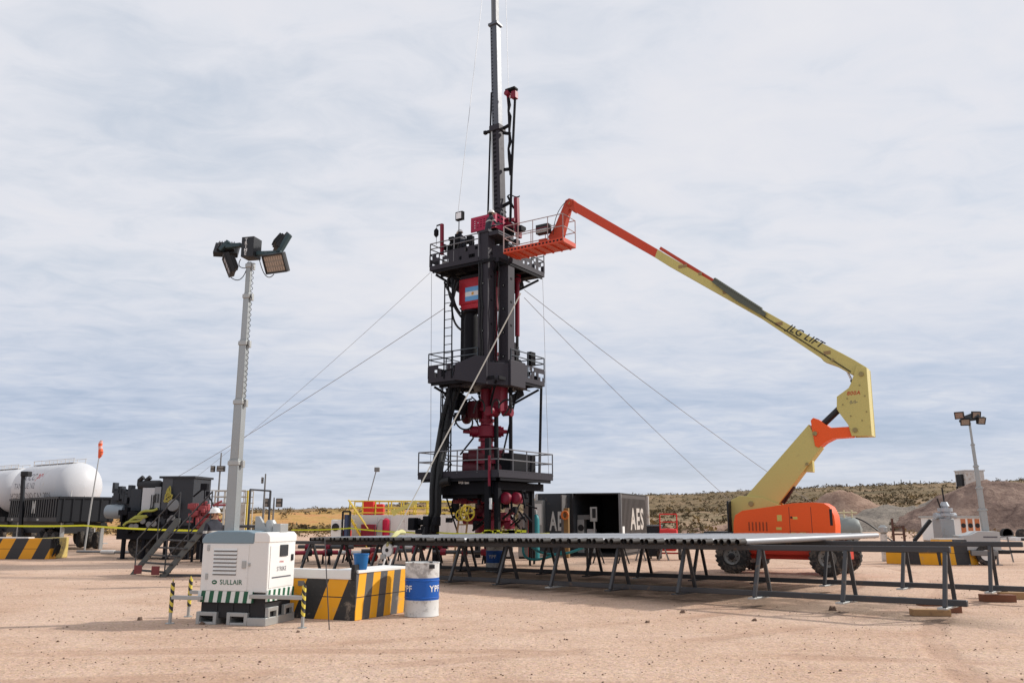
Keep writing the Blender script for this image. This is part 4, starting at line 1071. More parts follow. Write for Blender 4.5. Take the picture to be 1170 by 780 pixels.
# lattice clutter on the west side between the decks
mb = MB()
for i in range(26):
    a = P(rr_.uniform(511, 535), rr_.uniform(442, 478), rr_.uniform(-1.2, .4)); mb.cbox(a, (rr_.uniform(.06, .3), rr_.uniform(.06, .3), rr_.uniform(.08, .45)))
for i in range(16):
    a = P(rr_.uniform(512, 545), rr_.uniform(441, 470), rr_.uniform(-1, .3)); b = a + Vector((rr_.uniform(-.5, .5), rr_.uniform(-.3, .3), rr_.uniform(-.9, .2))); mb.tube([a, b], .03, 6)
mb.build_each('valve_block', rig_dark, rig, bevel=.006)
# great black hose loom falling to the ground
mb = MB(); ps = [P(519, 442, -1.0), P(509, 478, -1.2), P(503, 515, -1.7), P(499, 535, -1.95), P(497, 560, -2.1), P(497, 585, -2.1), P(488, 612, -2.2)]
for dx, dy, r in ((0, 0, .13), (-.16, .05, .10), (.15, -.06, .11), (-.02, -.18, .09), (.24, .04, .07)):
    mb.tube([q + Vector((dx * (1 - i * .04), dy, 0)) for i, q in enumerate(ps)], r, 8)
mb.build('hose_loom', hose_m, rig)
mb = MB(); mb.tube(bez([P(497, 575, -2.0), P(499, 556, -2.0), P(500, 550, -2.0), P(514, 549, -1.9)], 10), .17, 10); mb.build('hose_loom', hose_m, rig)
mb = MB()
for i in range(16): mb.cbox(P(rr_.uniform(472, 500), rr_.uniform(592, 608), rr_.uniform(-2.4, -1.9)), (rr_.uniform(.15, .4), .3, rr_.uniform(.15, .5)))
mb.build_each('hose_manifold', rig_dark, rig, bevel=.04)
for pts in (((519, 476), (523, 498), (545, 492), (539, 478)), ((562, 472), (560, 455), (572, 450), (570, 466)), ((583, 452), (586, 460), (580, 470), (575, 475)), ((541, 472), (547, 445), (556, 460), (553, 470)), ((516, 470), (520, 482), (528, 482), (532, 474)), ((571, 462), (578, 452), (588, 455), (583, 472))):
    hose('hose', pts, .035, -1.0)
# red stack from wellhead up to the middle deck
def bop(name, prof, mat=rig_red, n=20):
    mb = MB(); mb.lathe(prof, n); return mb.build(name, mat, rig)
za = lambda py: zof(py, 33.26)
bop('spool', [(.42, za(608)), (.42, za(590)), (.5, za(590)), (.5, za(585)), (.34, za(585)), (.34, za(560)), (.48, za(560)), (.48, za(553)), (.34, za(553)), (.34, za(530)), (.50, za(530)), (.50, za(526)), (.30, za(526)), (.30, za(514)), (.36, za(514)), (.36, za(510)), (.25, za(510)), (.25, za(504)), (.33, za(504)), (.33, za(501)), (.25, za(501)), (.25, za(482)), (.32, za(482)), (.32, za(479)), (.23, za(479)), (.23, za(470)), (.35, za(470)), (.35, za(466)), (.27, za(466)), (.27, za(437))])
mb = MB(); c = za(493)
mb.lathe([(.30, c - .25), (.40, c - .2), (.40, c + .2), (.30, c + .25)], 20)
MX = Matrix.Translation((0, 0, c)) @ Matrix.Rotation(R(90), 4, 'Y') ; MX = Matrix.Translation((0, 0, c)) @ Matrix.Rotation(R(34), 4, 'Z') @ Matrix.Rotation(R(90), 4, 'Y')
mb.lathe([(.23, -.58), (.23, .58)], 14, 0, MX); mb.lathe([(.06, -.95), (.09, -.62)], 10, 0, MX); mb.lathe([(.09, .62), (.06, .95)], 10, 0, MX)
mb.lathe([(.19, -.68), (.19, -.58)], 14, 0, MX); mb.lathe([(.19, .58), (.19, .68)], 14, 0, MX)
mb.build('blowout_preventer', rig_red, rig)
mb = MB(); c = za(522)
MX = Matrix.Translation((0, 0, c)) @ Matrix.Rotation(R(34), 4, 'Z') @ Matrix.Rotation(R(90), 4, 'Y')
mb.lathe([(.30, -.72), (.30, .72)], 14, 0, MX); mb.lathe([(.18, -.95), (.18, .95)], 12, 0, MX)
c2 = za(536); MX = Matrix.Translation((0, 0, c2)) @ Matrix.Rotation(R(34), 4, 'Z') @ Matrix.Rotation(R(90), 4, 'Y'); mb.lathe([(.32, -.95), (.32, .6)], 14, 0, MX)
mb.build('blowout_preventer', paint('bop maroon', (.085, .008, .015), .5, wear=.35, wearcol=(.05, .03, .03)), rig)
mb = MB(); a0 = P(556, 478, -.55); a1 = P(576, 447, -.55); mb.box((a0.x + .15, -.45, a0.z + .25), (a1.x - .25, .1, a1.z + .5), 0); b0 = P(556, 470, -.6); mb.lathe([(.20, -.3), (.20, .3)], 14, 0, Matrix.Translation((b0.x + .2, -.5, b0.z)) @ Matrix.Rotation(R(90), 4, 'X')); cc = P(576, 471, -.4)
mb.lathe([(.12, 0), (.12, .35), (.17, .35), (.17, .43)], 12, 0, Matrix.Translation((a1.x - .3, -.2, cc.z)) @ Matrix.Rotation(R(90), 4, 'Y'))
mb.build('ram_block', rig_red, rig, bevel=.03)
mb = MB(); q0 = P(533, 476, -.3); mb.lathe([(.1, 0), (.28, .1), (.28, .25), (.1, .3)], 14, 0, Matrix.Translation((q0.x + .1, -.2, q0.z)) @ Matrix.Rotation(R(-90), 4, 'Y')); mb.cbox((q0.x + .4, -.2, q0.z + .25), (.5, .5, .7)); mb.build('ram_block', paint('bop maroon', (.085, .008, .015)), rig, bevel=.03)
# substructure under the lower deck
mb = MB()
for x, y in ((1.55, -1.45), (-1.3, -1.5), (1.4, 1.1), (-1.5, 1.5)): mb.box((x - .09, y - .09, 0), (x + .09, y + .09, Zl0 - .16))
mb.box((-1.3, -1.6, Zl0 - .62), (1.45, -1.5, Zl0 - .161)); mb.box((1.5, -1.4, Zl0 - .45), (1.6, 1.7, Zl0 - .161)); mb.box((-1.1, -1.4, Zl0 - .75), (.6, -.4, Zl0 - .17)); mb.box((.7, -1.3, Zl0 - .9), (1.4, 1.2, Zl0 - .17)); mb.beam((-.9, -1.5, Zl0 - .5), (.1, -1.4, .1), .05); mb.beam((1.4, .8, Zl0 - .3), (1.5, -1.4, .3), .05)
mb.build_each('substructure', rig_dark, rig, bevel=.01)
mb = MB()
for (x, y, s) in ((524, 549, .16), (531, 549.5, .2), (527, 549.5, .1), (537, 545, .18)): q = P(x, y, -1.62); mb.box((q.x, -1.63, q.z - .1), (q.x + s, -1.605, q.z + .08))
q = P(557, 575, -1.7); mb.box((q.x, -1.75, q.z - .2), (q.x + .2, -1.69, q.z + .2))
mb.build_each('notice', letter_white, rig)
mb = MB(); q0 = P(559, 555, -1.95); q1 = P(559, 520, -1.95); mb.tube([q0, q1], .05, 8); mb.build('standpipe', rig_red, rig)
mb = MB(); q0 = P(554, 605, -1.7); q1 = P(562, 500, -1.7); mb.box((q0.x + .02, -1.78, 0), (q0.x + .22, -1.62, q1.z)); mb.build('guide_post', rig_dark, rig, bevel=.01)
mb = MB(); q0 = lx(MR, 586, 546, 1.2); q1 = lx(MR, 612, 520, 1.2); mb.box((.2, q0.y, Zl0 + .15), (1.2, q1.y, q1.z)); mb.build('control_cabinet', rig_dark, rig, bevel=.02)
# christmas tree valves, hand wheel, accumulators under the deck
mb = MB()
for (x, y, r, k) in ((578, 569, .22, -1.2), (590, 569, .22, -.9)): q = P(x, y, k); mb.lathe([(r * .5, -.12), (r, -.1), (r, .1), (r * .5, .14)], 16, 0, Matrix.Translation(q) @ Matrix.Rotation(R(80), 4, 'X'))
for (x, y, s) in ((532, 572, .3), (538, 592, .35), (575, 590, .4), (567, 598, .35), (582, 600, .3), (525, 570, .25)): mb.cbox(P(x, y, -.8), (s, s, s * .8))
mb.tube([P(518, 572, -.8), P(596, 572, -.8)], .10, 10); mb.tube([P(530, 595, -.6), P(585, 597, -.6)], .12, 10)
mb.build_each('wellhead_valve', rig_red, rig, bevel=.03)
mb = MB()
for i in range(80):
    q = P(rr_.uniform(513, 602), rr_.uniform(556, 606), rr_.uniform(-1.3, .8)); s_ = rr_.uniform(.05, .22)
    if rr_.random() < .5: mb.cbox(q, (s_, s_, s_ * rr_.uniform(.6, 2.5)))
    else: mb.tube([q, q + Vector((rr_.uniform(-.6, .6), rr_.uniform(-.3, .3), rr_.uniform(-.5, .5)))], rr_.uniform(.025, .06), 7)
mb.build_each('choke_line', rig_dark, rig, bevel=.008)
mb = MB()
for i in range(12): q = P(rr_.uniform(530, 592), rr_.uniform(575, 606), rr_.uniform(-1.2, .5)); mb.lathe([(.06, -.09), (.11, -.08), (.11, .08), (.06, .09)], 10, 0, Matrix.Translation(q) @ Matrix.Rotation(rr_.uniform(0, 3), 4, 'Z') @ Matrix.Rotation(R(90), 4, 'X'))
mb.build_each('flange', paint('bop maroon', (.085, .008, .015)), rig)
# oil lines and cables strapped along the columns
for x0, y0, x1, y1, k in ((547, 300, 549, 425, -1.68), (550, 300, 551, 430, -1.68), (566, 305, 567, 425, -1.2), (569.5, 300, 570, 428, -1.25)):
    A, B_ = P(x0, y0, k), P(x1, y1, k); mb = MB(); mb.tube([A.lerp(B_, i / 10) + Vector((.03 * math.sin(i * 1.9), 0, 0)) for i in range(11)], .028, 6); mb.build('hose', hose_m, rig)
def handwheel(name, p, r, mat, par, yaw=0):
    mb = MB(); M = Matrix.Translation(p) @ Matrix.Rotation(yaw, 4, 'Z') @ Matrix.Rotation(R(90), 4, 'X')
    mb.tube([tuple(M @ Vector((r * math.cos(a), r * math.sin(a), 0))) for a in [2 * math.pi * i / 20 for i in range(21)]], r * .12, 6)
    for k in range(5): mb.tube([M @ Vector((0, 0, 0)), M @ Vector((r * math.cos(k * 1.257), r * math.sin(k * 1.257), 0))], r * .08, 5)
    mb.tube([M @ Vector((0, 0, -.15)), M @ Vector((0, 0, .05))], r * .18, 8)
    return mb.build(name, mat, par)
handwheel('hand_wheel', P(534, 586, -1.5), .27, safety, rig, R(20)); handwheel('hand_wheel', P(527, 588, -1.5), .2, safety, rig, R(40))
# mast
b0 = P(571, 262, .35); tmid = P(568.3, 145, .35); tt = P(565.9, 28, .35); te = P(565.2, -30, .35)
mb = MB()
def mastbox(mb, a, b, w, h, mi=0):
    mb.beam(a, b, w, h, mi, up=(0, 1, 0))
mastbox(mb, b0, tmid, .40, .40, 0)
d_ = (tmid - b0); n = 24
for i in range(n):
    c = b0 + d_ * ((i + .3) / n); e = b0 + d_ * ((i + .78) / n)
    mb.beam(c + Vector((-.03, -.206, 0)), e + Vector((-.03, -.206, 0)), .14, .012, 2, up=(0, 1, 0))
mb.beam(b0 + Vector((-.165, -.208, 0)), tmid + Vector((-.165, -.208, 0)), .075, .02, 1, up=(0, 1, 0))
mb.beam(tmid + (tmid - b0).normalized() * -.25, tmid, .52, .52, 0, up=(0, 1, 0))
m1 = mb.build('mast', [rig_grey, lightgrey, rig_dark], rig, bevel=.01)
mb = MB(); mastbox(mb, tmid, tt, .34, .32, 0); d_ = (tt - tmid); n = 30
for i in range(n):
    c = tmid + d_ * ((i + .3) / n); e = tmid + d_ * ((i + .6) / n); mb.beam(c + Vector((-.10, -.166, 0)), e + Vector((-.10, -.166, 0)), .06, .012, 1, up=(0, 1, 0))
mb.beam(tt + d_.normalized() * -.12, tt, .48, .46, 0, up=(0, 1, 0))
mb.build('mast_section', [paint('mast slate', (.10, .11, .13), .45, .2, wear=.25), rig_dark], rig, bevel=.01)
mb = MB(); mastbox(mb, tt, te, .25, .25, 0); mb.beam(tt + Vector((-.04, -.13, 0)), te + Vector((-.04, -.13, 0)), .05, .01, 1, up=(0, 1, 0)); mb.build('mast_section', [paint('mast pale', (.13, .135, .15), .5, .1, wear=.2), midgrey], rig, bevel=.008)
# pole on the west, tong line pole and swivel on the east of the mast
mb = MB(); mb.tube([P(557.5, 246, .2), P(561.5, 106, .2)], .040, 8); a = P(560.5, 150, .2); mb.cbox(a + Vector((-.12, 0, 0)), (.34, .12, .10)); mb.cbox(a + Vector((-.28, 0, 0)), (.12, .14, .14)); mb.build('gin_pole', rig_dark, rig)
mb = MB(); mb.tube([P(583, 258, .4), P(584.5, 200, .4), P(588.5, 112, .4)], .055, 8); mb.tube([P(589, 110, .4), P(584.5, 180, .4), P(583.5, 240, .4)], .03, 6)
for (x0, y0, x1, y1) in ((575, 147, 582, 143), (575, 152, 583, 153), (576, 194, 585, 193), (574, 236, 583, 231)): mb.beam(P(x0, y0, .38), P(x1, y1, .38), .09, .12)
mb.build('swing_pole', rig_dark, rig)
mb = MB(); pts = [P(x, y, .35) for x, y in ((581, 112), (582, 120), (581, 127), (582.5, 133), (582, 150), (583, 162), (581, 170), (582.5, 180), (583, 200))]; mb.tube(pts, [.06, .08, .05, .09, .05, .08, .05, .09, .04], 7); mb.build('swivel_hose', rig_dark, rig)
mb = MB(); a = P(579, 106, .4); b = P(590, 101, .4); mb.box((a.x, .25, a.z), (b.x, .55, b.z + .05), 0); q = P(581, 108, .4); mb.lathe([(.12, -.2), (.12, .2)], 12, 1, Matrix.Translation(q) @ Matrix.Rotation(R(90), 4, 'X')); q = P(588, 109, .4); mb.cbox(q, (.22, .25, .34), 1); mb.tube([P(581, 108, .4), P(581, 122, .4)], [.10, .05], 8, 1)
mb.build('crown_sheave', [rig_dark, rig_red], rig, bevel=.02)
mb = MB(); a = P(591, 266, .5); b = P(590, 226, .5); mb.beam(a, b, .17, .2, 0); mb.beam(P(587, 238, .5), P(580, 224, .5), .07, .08, 1); mb.tube(bez([P(580, 224, .45), P(584, 220, .45), P(588, 228, .45), P(594, 224, .45)]), .03, 6, 1)
for i in range(10): mb.cbox(P(rr_.uniform(579, 596), rr_.uniform(248, 282), rr_.uniform(.2, .7)), (rr_.uniform(.1, .35), .3, rr_.uniform(.1, .4)), rr_.choice((0, 0, 1)))
mb.build('tong_arm', [rig_red, rig_dark], rig, bevel=.015)
# red winch housing with round and slotted holes
w0 = P(538, 266, -.35); w1 = P(565, 243, -.35)
mb = MB(); zA, zB = w0.z, w1.z; xA, xB = w0.x, w1.x
mb.box((xA, -.36, zB - .12), (xB, -.30, zB)); mb.box((xA, -.36, zA), (xB, -.30, zA + .12)); mb.box((xA, -.36, zA + .12), (xA + .10, -.30, zB - .12)); mb.box((xB - .10, -.36, zA + .12), (xB, -.30, zB - .12))
nx_, nz_ = 6, 4
for i in range(nx_ + 1): x = xA + .1 + (xB - xA - .2) * i / nx_; mb.box((x - .035, -.355, zA + .12), (x + .035, -.305, zB - .12))
for j in range(nz_ + 1): z = zA + .12 + (zB - zA - .24) * j / nz_; mb.box((xA + .10, -.353, z - .035), (xB - .1, -.307, z + .035))
mb.box((xB, -.36, zA), (xB + .05, .6, zB), 0)
for i in range(3):
    for j in range(4): mb.box((xB + .049, -.2 + i * .25, zA + .25 + j * .2), (xB + .056, -.05 + i * .25, zA + .33 + j * .2), 1)
mb.box((xA, -.3, zB - .03), (xB, .6, zB - .001)); mb.box((xA, .55, zA), (xB, .6, zB - .04)); mb.lathe([(.3, xA + .1), (.3, xB - .1)], 16, 1, Matrix.Translation((0, .2, (zA + zB) / 2 - .1)) @ Matrix.Rotation(R(90), 4, 'Y'))
mb.build('winch_housing', [winch_red, rig_dark], rig, bevel=.008)
# flood lamp, hook post
mb = MB(); a = P(524, 283, -1.2); b = P(524.5, 252, -1.2); mb.tube([a, b], .022, 6); q = P(525.5, 247, -1.2); mb.cbox(q, (.36, .16, .36)); lampo = mb.build('work_lamp', rig_dark, rig, bevel=.02)
mb = MB(); mb.box((q.x - .13, q.y - .092, q.z - .13), (q.x + .13, q.y - .081, q.z + .13)); mb.build('lens', paint('lit lens', (.85, .86, .88), .3, wear=0), lampo)
mb = MB(); a = P(505, 291, -1.6); b = P(505, 256, -1.6); mb.beam(a, b, .12, .12, 0); mb.beam(b, P(499, 258, -1.6), .05, .05, 1); mb.tube([P(499, 258, -1.6), P(498.5, 280, -1.6)], .012, 5, 1); mb.lathe([(.02, -.2), (.1, -.1), (.1, .1), (.02, .2)], 12, 1, Matrix.Translation(P(498.5, 266, -1.6))); mb.build('davit', [rig_red, rig_dark], rig, bevel=.008)
mb = MB()
for i in range(14):
    a = P(rr_.uniform(508, 540), rr_.uniform(272, 290), rr_.uniform(-1.5, -.6)); mb.cbox(a, (rr_.uniform(.1, .3), rr_.uniform(.1, .3), rr_.uniform(.15, .5)))
for i in range(7): x = 512 + i * 4.5; mb.beam(P(x, 293, -1.62), P(x + 2.5, 277, -1.62), .05, .05)
mb.build_each('deck_gear', rig_dark, rig, bevel=.01)
mb = MB()
for i in range(16): mb.cbox(lx(MR, rr_.uniform(579, 592), rr_.uniform(392, 428), rr_.uniform(.2, 1.3)), (rr_.uniform(.1, .3), rr_.uniform(.1, .3), rr_.uniform(.15, .45)))
q = lx(MR, 607, 410, 1.5); mb.cbox(q, (.2, .35, .55)); mb.build_each('deck_gear', rig_dark, rig, bevel=.01)

# ------------------------------------------------------------------ guy wires and rope
def wire(a, b, r, label, sag=.25, mat=wire_m, name='guy_wire', cat='guy wire', group='guy wires of the rig'):
    a = Vector(a); b = Vector(b); mb = MB()
    mb.tube([a.lerp(b, i / 16) - a + Vector((0, 0, -sag * 4 * (i / 16) * (1 - i / 16))) for i in range(17)], r, 5)
    return tag(mb.build(name, mat, M=Matrix.Translation(a)), label, cat, group)
Wp = lambda px, py, k: MR @ P(px, py, k)
wire(Wp(508, 352, -1.5), at(150, 574, 52), .013, 'grey guy cable running from below the upper deck over the lighting tower mast')
wire(Wp(492, 311, -1.7), at(205, 560, 52), .008, 'thin guy cable from the corner of the top deck down past the lighting tower mast')
wire(MR @ lx(MR, 599, 331, .9), at(955, 592, 48), .013, 'grey guy cable running from the rig to behind the boom lift')
wire(MR @ lx(MR, 599, 340, .9), at(866, 600, 46), .012, 'grey guy cable dropping steeply from the rig to the slope short of the boom lift')
ra = MR @ P(597, 330, -2.2)
g_ = ground(452, 640, 0); g_ = Vector((at(452, 612, 28.5).x, 28.5, .02))
mb = MB(); A0 = at(595, 335, 31.2); A1 = at(530, 459, 30.2); A2 = at(482, 551, 29.3); A3 = at(453, 606, 28.6)
mb.tube([p - A0 for p in (A0, A0.lerp(A1, .5), A1, A1.lerp(A2, .5), A2)], .024, 7); mb.tube([A2 - A0, A3 - A0, (g_ + Vector((-.6, -.2, 0))) - A0], .018, 6)
tag(mb.build('rope', rope_m, M=Matrix.Translation(A0)), 'pale rope running slantwise down across the front of the rig columns', 'rope')
wire(at(553, 0 - 20, 33), at(523, 246, 32), .010, 'hair thin line from the mast top to the work lamp on the top deck', 0)
wire(at(577.5, -20, 33), at(581, 102, 33), .010, 'hair thin line hanging from the mast to the sheave', 0)
wire(at(493, 312, 32.9), at(492, 545, 32.9), .009, 'hair thin line hanging beside the railed decks near the ladder', 0)
wire(at(620, 318, 33.8), at(627, 545, 33.8), .009, 'hair thin line hanging from the top deck on the boom basket side', 0)

# ================================================================== people
def person(name, loc, rz, label, pose, helmet=True, cloth=navy, h=1.74):
    t = thing(name, label, 'person', frame(loc, rz), None)
    k = h / 1.74
    V = [(0, 0, .95), (0, .01, 1.18), (0, 0, 1.40), (0, 0, 1.50), (0, -.02, 1.60), (0, -.01, 1.70)]; Rr = [(.165, .12), (.155, .115), (.18, .12), (.058, .06), (.078, .095), (.07, .085)]
    E = [(0, 1), (1, 2), (2, 3), (3, 4), (4, 5)]
    lean = pose.get('lean', 0)
    for i in range(1, 6): x, y, z = V[i]; V[i] = (x, y - math.sin(lean) * (z - .95), .95 + (z - .95) * math.cos(lean))
    def chain(root, pts, rs):
        last = root
        for p, r in zip(pts, rs): V.append(p); Rr.append(r if isinstance(r, tuple) else (r, r)); E.append((last, len(V) - 1)); last = len(V) - 1
        return last
    sh = V[2]
    for s, key in ((-1, 'arm_a'), (1, 'arm_b')):
        el, hd = pose[key]
        w = chain(2, [(s * .19, sh[1], sh[2] - .02), (sh[0] + s * el[0], sh[1] + el[1], sh[2] + el[2]), (sh[0] + s * hd[0], sh[1] + hd[1], sh[2] + hd[2])], [.062, .047, .034])
        H = Vector(V[w]); d = (H - Vector(V[w - 1])).normalized(); x = d.cross(Vector((0, 1, 0)) if abs(d.y) < .9 else Vector((0, 0, 1))).normalized(); y = x.cross(d)
        pm_ = chain(w, [tuple(H + d * .07)], [(.042, .022)])
        for j, L in enumerate((.065, .08, .085, .07)):
            b = H + d * .085 + x * (-.033 + .022 * j)
            chain(pm_, [tuple(b), tuple(b + d * L * .55 + y * .012), tuple(b + d * L * .85 + y * .035)], [.0095, .009, .008])
        b = H + d * .03 + x * -.045; chain(w, [tuple(b), tuple(b + d * .035 - x * .018 + y * .015), tuple(b + d * .06 - x * .012 + y * .03)], [.012, .011, .009])
    for s, key in ((-1, 'leg_a'), (1, 'leg_b')):
        kn, ft = pose.get(key, ((.11, -.02, .50), (.12, .03, .08)))
        chain(0, [(s * .10, 0, .88), (s * kn[0], kn[1], kn[2]), (s * ft[0], ft[1], ft[2]), (s * ft[0], ft[1] - .16, ft[2] - .03)], [.10, .068, .05, (.045, .035)])
    me = bpy.data.meshes.new('body'); me.from_pydata([(x * k, y * k, z * k) for x, y, z in V], E, []); o = bpy.data.objects.new('body', me); COL.objects.link(o); o.parent = t
    sk = o.modifiers.new('skin', 'SKIN'); sk.use_smooth_shade = True
    for i, r in enumerate(Rr): me.skin_vertices[0].data[i].radius = (r[0] * k, r[1] * k)
    for v in me.skin_vertices[0].data: v.use_root = False
    me.skin_vertices[0].data[0].use_root = True
    ss = o.modifiers.new('round', 'SUBSURF'); ss.levels = 2; ss.render_levels = 2
    # overalls with reflective bands, dark boots; skin above the collar
    m = bpy.data.materials.get('overalls') or bpy.data.materials.new('overalls')
    if not m.use_nodes or len(m.node_tree.nodes) < 5:
        m.use_nodes = True; tt_ = NT(m.node_tree); tt_.n.clear()
        co = tt_.add('ShaderNodeTexCoord').outputs['Object']; z = tt_.add('ShaderNodeSeparateXYZ', {0: co}).outputs[2]
        n_ = tt_.noise(co, 9, 4, .6)
        cl = tt_.mix(n_, (.012, .014, .022, 1), (.035, .038, .055, 1))
        bandk = tt_.math('LESS_THAN', tt_.math('ABSOLUTE', tt_.math('SUBTRACT', z, 1.245)), .03)
        cl = tt_.mix(bandk, cl, (.45, .45, .43, 1)); cl = tt_.mix(tt_.math('GREATER_THAN', z, 1.55), cl, (.42, .24, .16, 1)); cl = tt_.mix(tt_.math('LESS_THAN', z, .12), cl, (.02, .015, .012, 1))
        p_ = tt_.add('ShaderNodeBsdfPrincipled', {'Base Color': cl, 'Roughness': .85}); tt_.l.new(p_.outputs[0], tt_.add('ShaderNodeOutputMaterial').inputs[0])
    me.materials.append(m)
    hd = Vector(V[4]) * k
    mb = MB(); mb.lathe([(.012, -.01), (.016, .0), (.008, .03)], 8, 0, Matrix.Translation(hd + Vector((0, -.095, -.005))))
    for s in (-1, 1):
        mb.lathe([(.004, -.008), (.012, 0), (.004, .008)], 8, 1, Matrix.Translation(hd + Vector((s * .032, -.088, .022)))); mb.cbox(hd + Vector((s * .078, .01, .0)), (.016, .035, .055), 0)
    mb.cbox(hd + Vector((0, -.088, -.045)), (.045, .012, .012), 2); mb.build('face', [skin, darksteel, paint('lips', (.3, .12, .1))], t)
    mb = MB(); mb.lathe([(.03, -.12), (.075, -.09), (.088, -.03), (.090, .05), (.06, .08)], 16, 0, Matrix.Translation(hd + Vector((0, .028, 0))) @ Matrix.Diagonal((.92, .95, 1, 1))); mb.build('hair', paint('hair dark', (.015, .012, .010), .8, wear=0), t)
    mb = MB(); c = hd + Vector((0, .01, .045)); mb.lathe([(.155, 0), (.15, .012), (.125, .02), (.122, .06), (.095, .11), (.05, .135), (.012, .14)], 20, 0, Matrix.Translation(c) @ Matrix.Diagonal((.92, 1.08, 1, 1))); mb.cbox(c + Vector((0, -.165, .008)), (.15, .09, .012)); mb.build('hard_hat', helmet_m, t, bevel=.004)
    return t
relaxed = dict(arm_a=((.24, .03, -.28), (.26, -.10, -.52)), arm_b=((.24, .03, -.28), (.24, -.16, -.50)))
working = dict(lean=.25, arm_a=((.26, -.12, -.26), (.18, -.38, -.22)), arm_b=((.26, -.14, -.24), (.14, -.40, -.16)))
pw_ = at(245, 590, 21.0); person('person', (pw_.x, pw_.y, .04), R(60), 'person in dark overalls and white hard hat seen over the lighting tower top', relaxed, h=1.80)
zt = Zt0 + .14
w_ = MR @ P(557, 270, -1.25); person('person', (w_.x, w_.y, zt + .35), R(120), 'person in white hard hat and dark overalls leaning by the red winch housing', working)
w_ = MR @ P(529, 280, -.95); person('person', (w_.x, w_.y, zt + .02), R(-150), 'person in white hard hat bending over the top deck below the work lamp', dict(working, lean=.5))

# ================================================================== background equipment
def pbox(mb, M, x0, y0, x1, y1, k, d, mi=0):
    """box whose face on local plane y = k covers this pixel rectangle, d deep"""
    a = lp(M, x0, y1, k); b = lp(M, x1, y0, k); c_ = lp(M, x0, y0, k); e_ = lp(M, x1, y1, k)
    mb.box(((a.x + c_.x) / 2, k, (a.z + e_.z) / 2), ((b.x + e_.x) / 2, k + d, (b.z + c_.z) / 2), mi); return mb

# ------------------------------------------------------------------ two open containers behind the rig
c2 = at(709.5, 600, 36); MC = frame((c2.x, c2.y, 0), math.atan2(-.36, .93))      # origin at the near bottom corner; -x along the open end
W, L, Hc = 2.42, 5.2, 2.62
ct = thing('cargo_container', 'black cargo container standing open with dark interior and big pale letters on its long side', 'container', MC, 'black cargo containers')
mb = MB(); mb.box((-.06, .001, .12), (0, L, Hc - .03), 0)
k = 0
y = .25
while y < L - .2: mb.box((0.0, y, .25), (.022, y + .11, Hc - .18), 0); y += .24
def side(x, z): return (.0265, 1.0 + x, 1.62 + z)
mb.text('AES', 1.28, lambda x, z: (.026, L * .58 + x * 1.12, 1.50 + z), 1, bold=.03)
mb.box((.023, L * .36, .62), (.027, L * .80, .80), 1)
mb.build('side_wall', [cont_brown, paint('faded white', (.48, .44, .40), .6, wear=.4)], ct)
mb = MB(); mb.box((-W, .001, .12), (-W + .05, L, Hc - .03)); mb.build('side_wall', cont_black, ct)
mb = MB(); mb.box((-W, 0, Hc - .03), (.01, L, Hc + .03)); mb.build('roof', cont_black, ct, bevel=.01)
mb = MB(); mb.box((-W + .05, .01, .0), (-.06, L, .13)); mb.build('floor', darksteel, ct)
mb = MB(); mb.box((-W + .05, L - .06, .13), (-.06, L - .01, Hc - .03)); mb.build('end_wall', cont_black, ct)
mb = MB()
for x in (-W, -.05): mb.box((x - .03, -.03, 0), (x + .09, .06, Hc))
mb.build('corner_post', midgrey, ct, bevel=.01)
mb = MB(); mb.box((-.02, L - .01, 0), (.10, L + .10, Hc)); mb.build('corner_post', offwhite, ct, bevel=.01)
mb = MB(); mb.box((-W + .06, -.9, .16), (-W + .11, .0, Hc - .06), 0); mb.build('door', paint('door inside grey', (.12, .115, .115), .6, wear=.4), ct)
mb = MB(); mb.box((.0265, .10, .85), (.05, .45, 1.25)); mb.build('notice', letter_white, ct)
sh_ = thing('storage_cabinet', 'pale grey metal cabinet with round cut-outs inside the open black container', 'cabinet', MC @ frame((-W + .35, .5, .13)))
mb = MB(); mb.box((0, 0, 0), (.30, .4, 1.4)); mb.lathe([(.16, 0), (.16, .01)], 14, 1, Matrix.Translation((.12, -.001, .5)) @ Matrix.Rotation(R(90), 4, 'X')); mb.lathe([(.14, 0), (.14, .01)], 14, 1, Matrix.Translation((.16, -.001, 1.05)) @ Matrix.Rotation(R(90), 4, 'X')); mb.build('body', [lightgrey, darksteel], sh_, bevel=.01)
mb = MB(); mb.box((.42, .05, 0), (.75, .4, 1.0)); mb.build('drawer', paint('cab pale', (.5, .5, .5)), sh_, bevel=.01)
mb = MB(); mb.box((.0, .02, 1.4), (.7, .4, 1.6)); mb.build('tray', midgrey, sh_, bevel=.01)
el = thing('switch_box', 'small white switch box on the inner wall of the open black container', 'switch box', MC @ frame((-W + 1.0, .25, 1.45)))
mb = MB(); mb.box((0, 0, 0), (.30, .14, .62)); b__ = mb.build('case', lightgrey, el, bevel=.01); mb = MB(); mb.box((.10, -.006, .15), (.26, .0, .55)); mb.build('window', darksteel, b__); mb = MB(); mb.box((.15, .02, -1.32), (.21, .1, 0)); mb.build('leg', lightgrey, el)
c1 = at(653.5, 600, 36.6); MC1 = frame((c1.x, c1.y, 0), math.atan2(-.36, .93)); W1 = 1.62
ct1 = thing('cargo_container', 'narrow black cargo container with big pale letters on the end facing the pipe racks', 'container', MC1, 'black cargo containers')
mb = MB(); mb.box((-W1, .0, .1), (0, 5, Hc - .02), 0); mb.box((-W1 - .02, .001, Hc - .02), (.02, 5.02, Hc + .02), 2)
mb.text('AES', 1.10, lambda x, z: (-W1 * .36 + x * .42, -.012, 1.42 + z), 1, bold=.03)
mb.box((-W1 * .72, -.008, .60), (-.2, .0, .82), 1)
mb.build('body', [paint('cont slate', (.055, .062, .072), .55, wear=.3), letter_white, rig_dark], ct1)
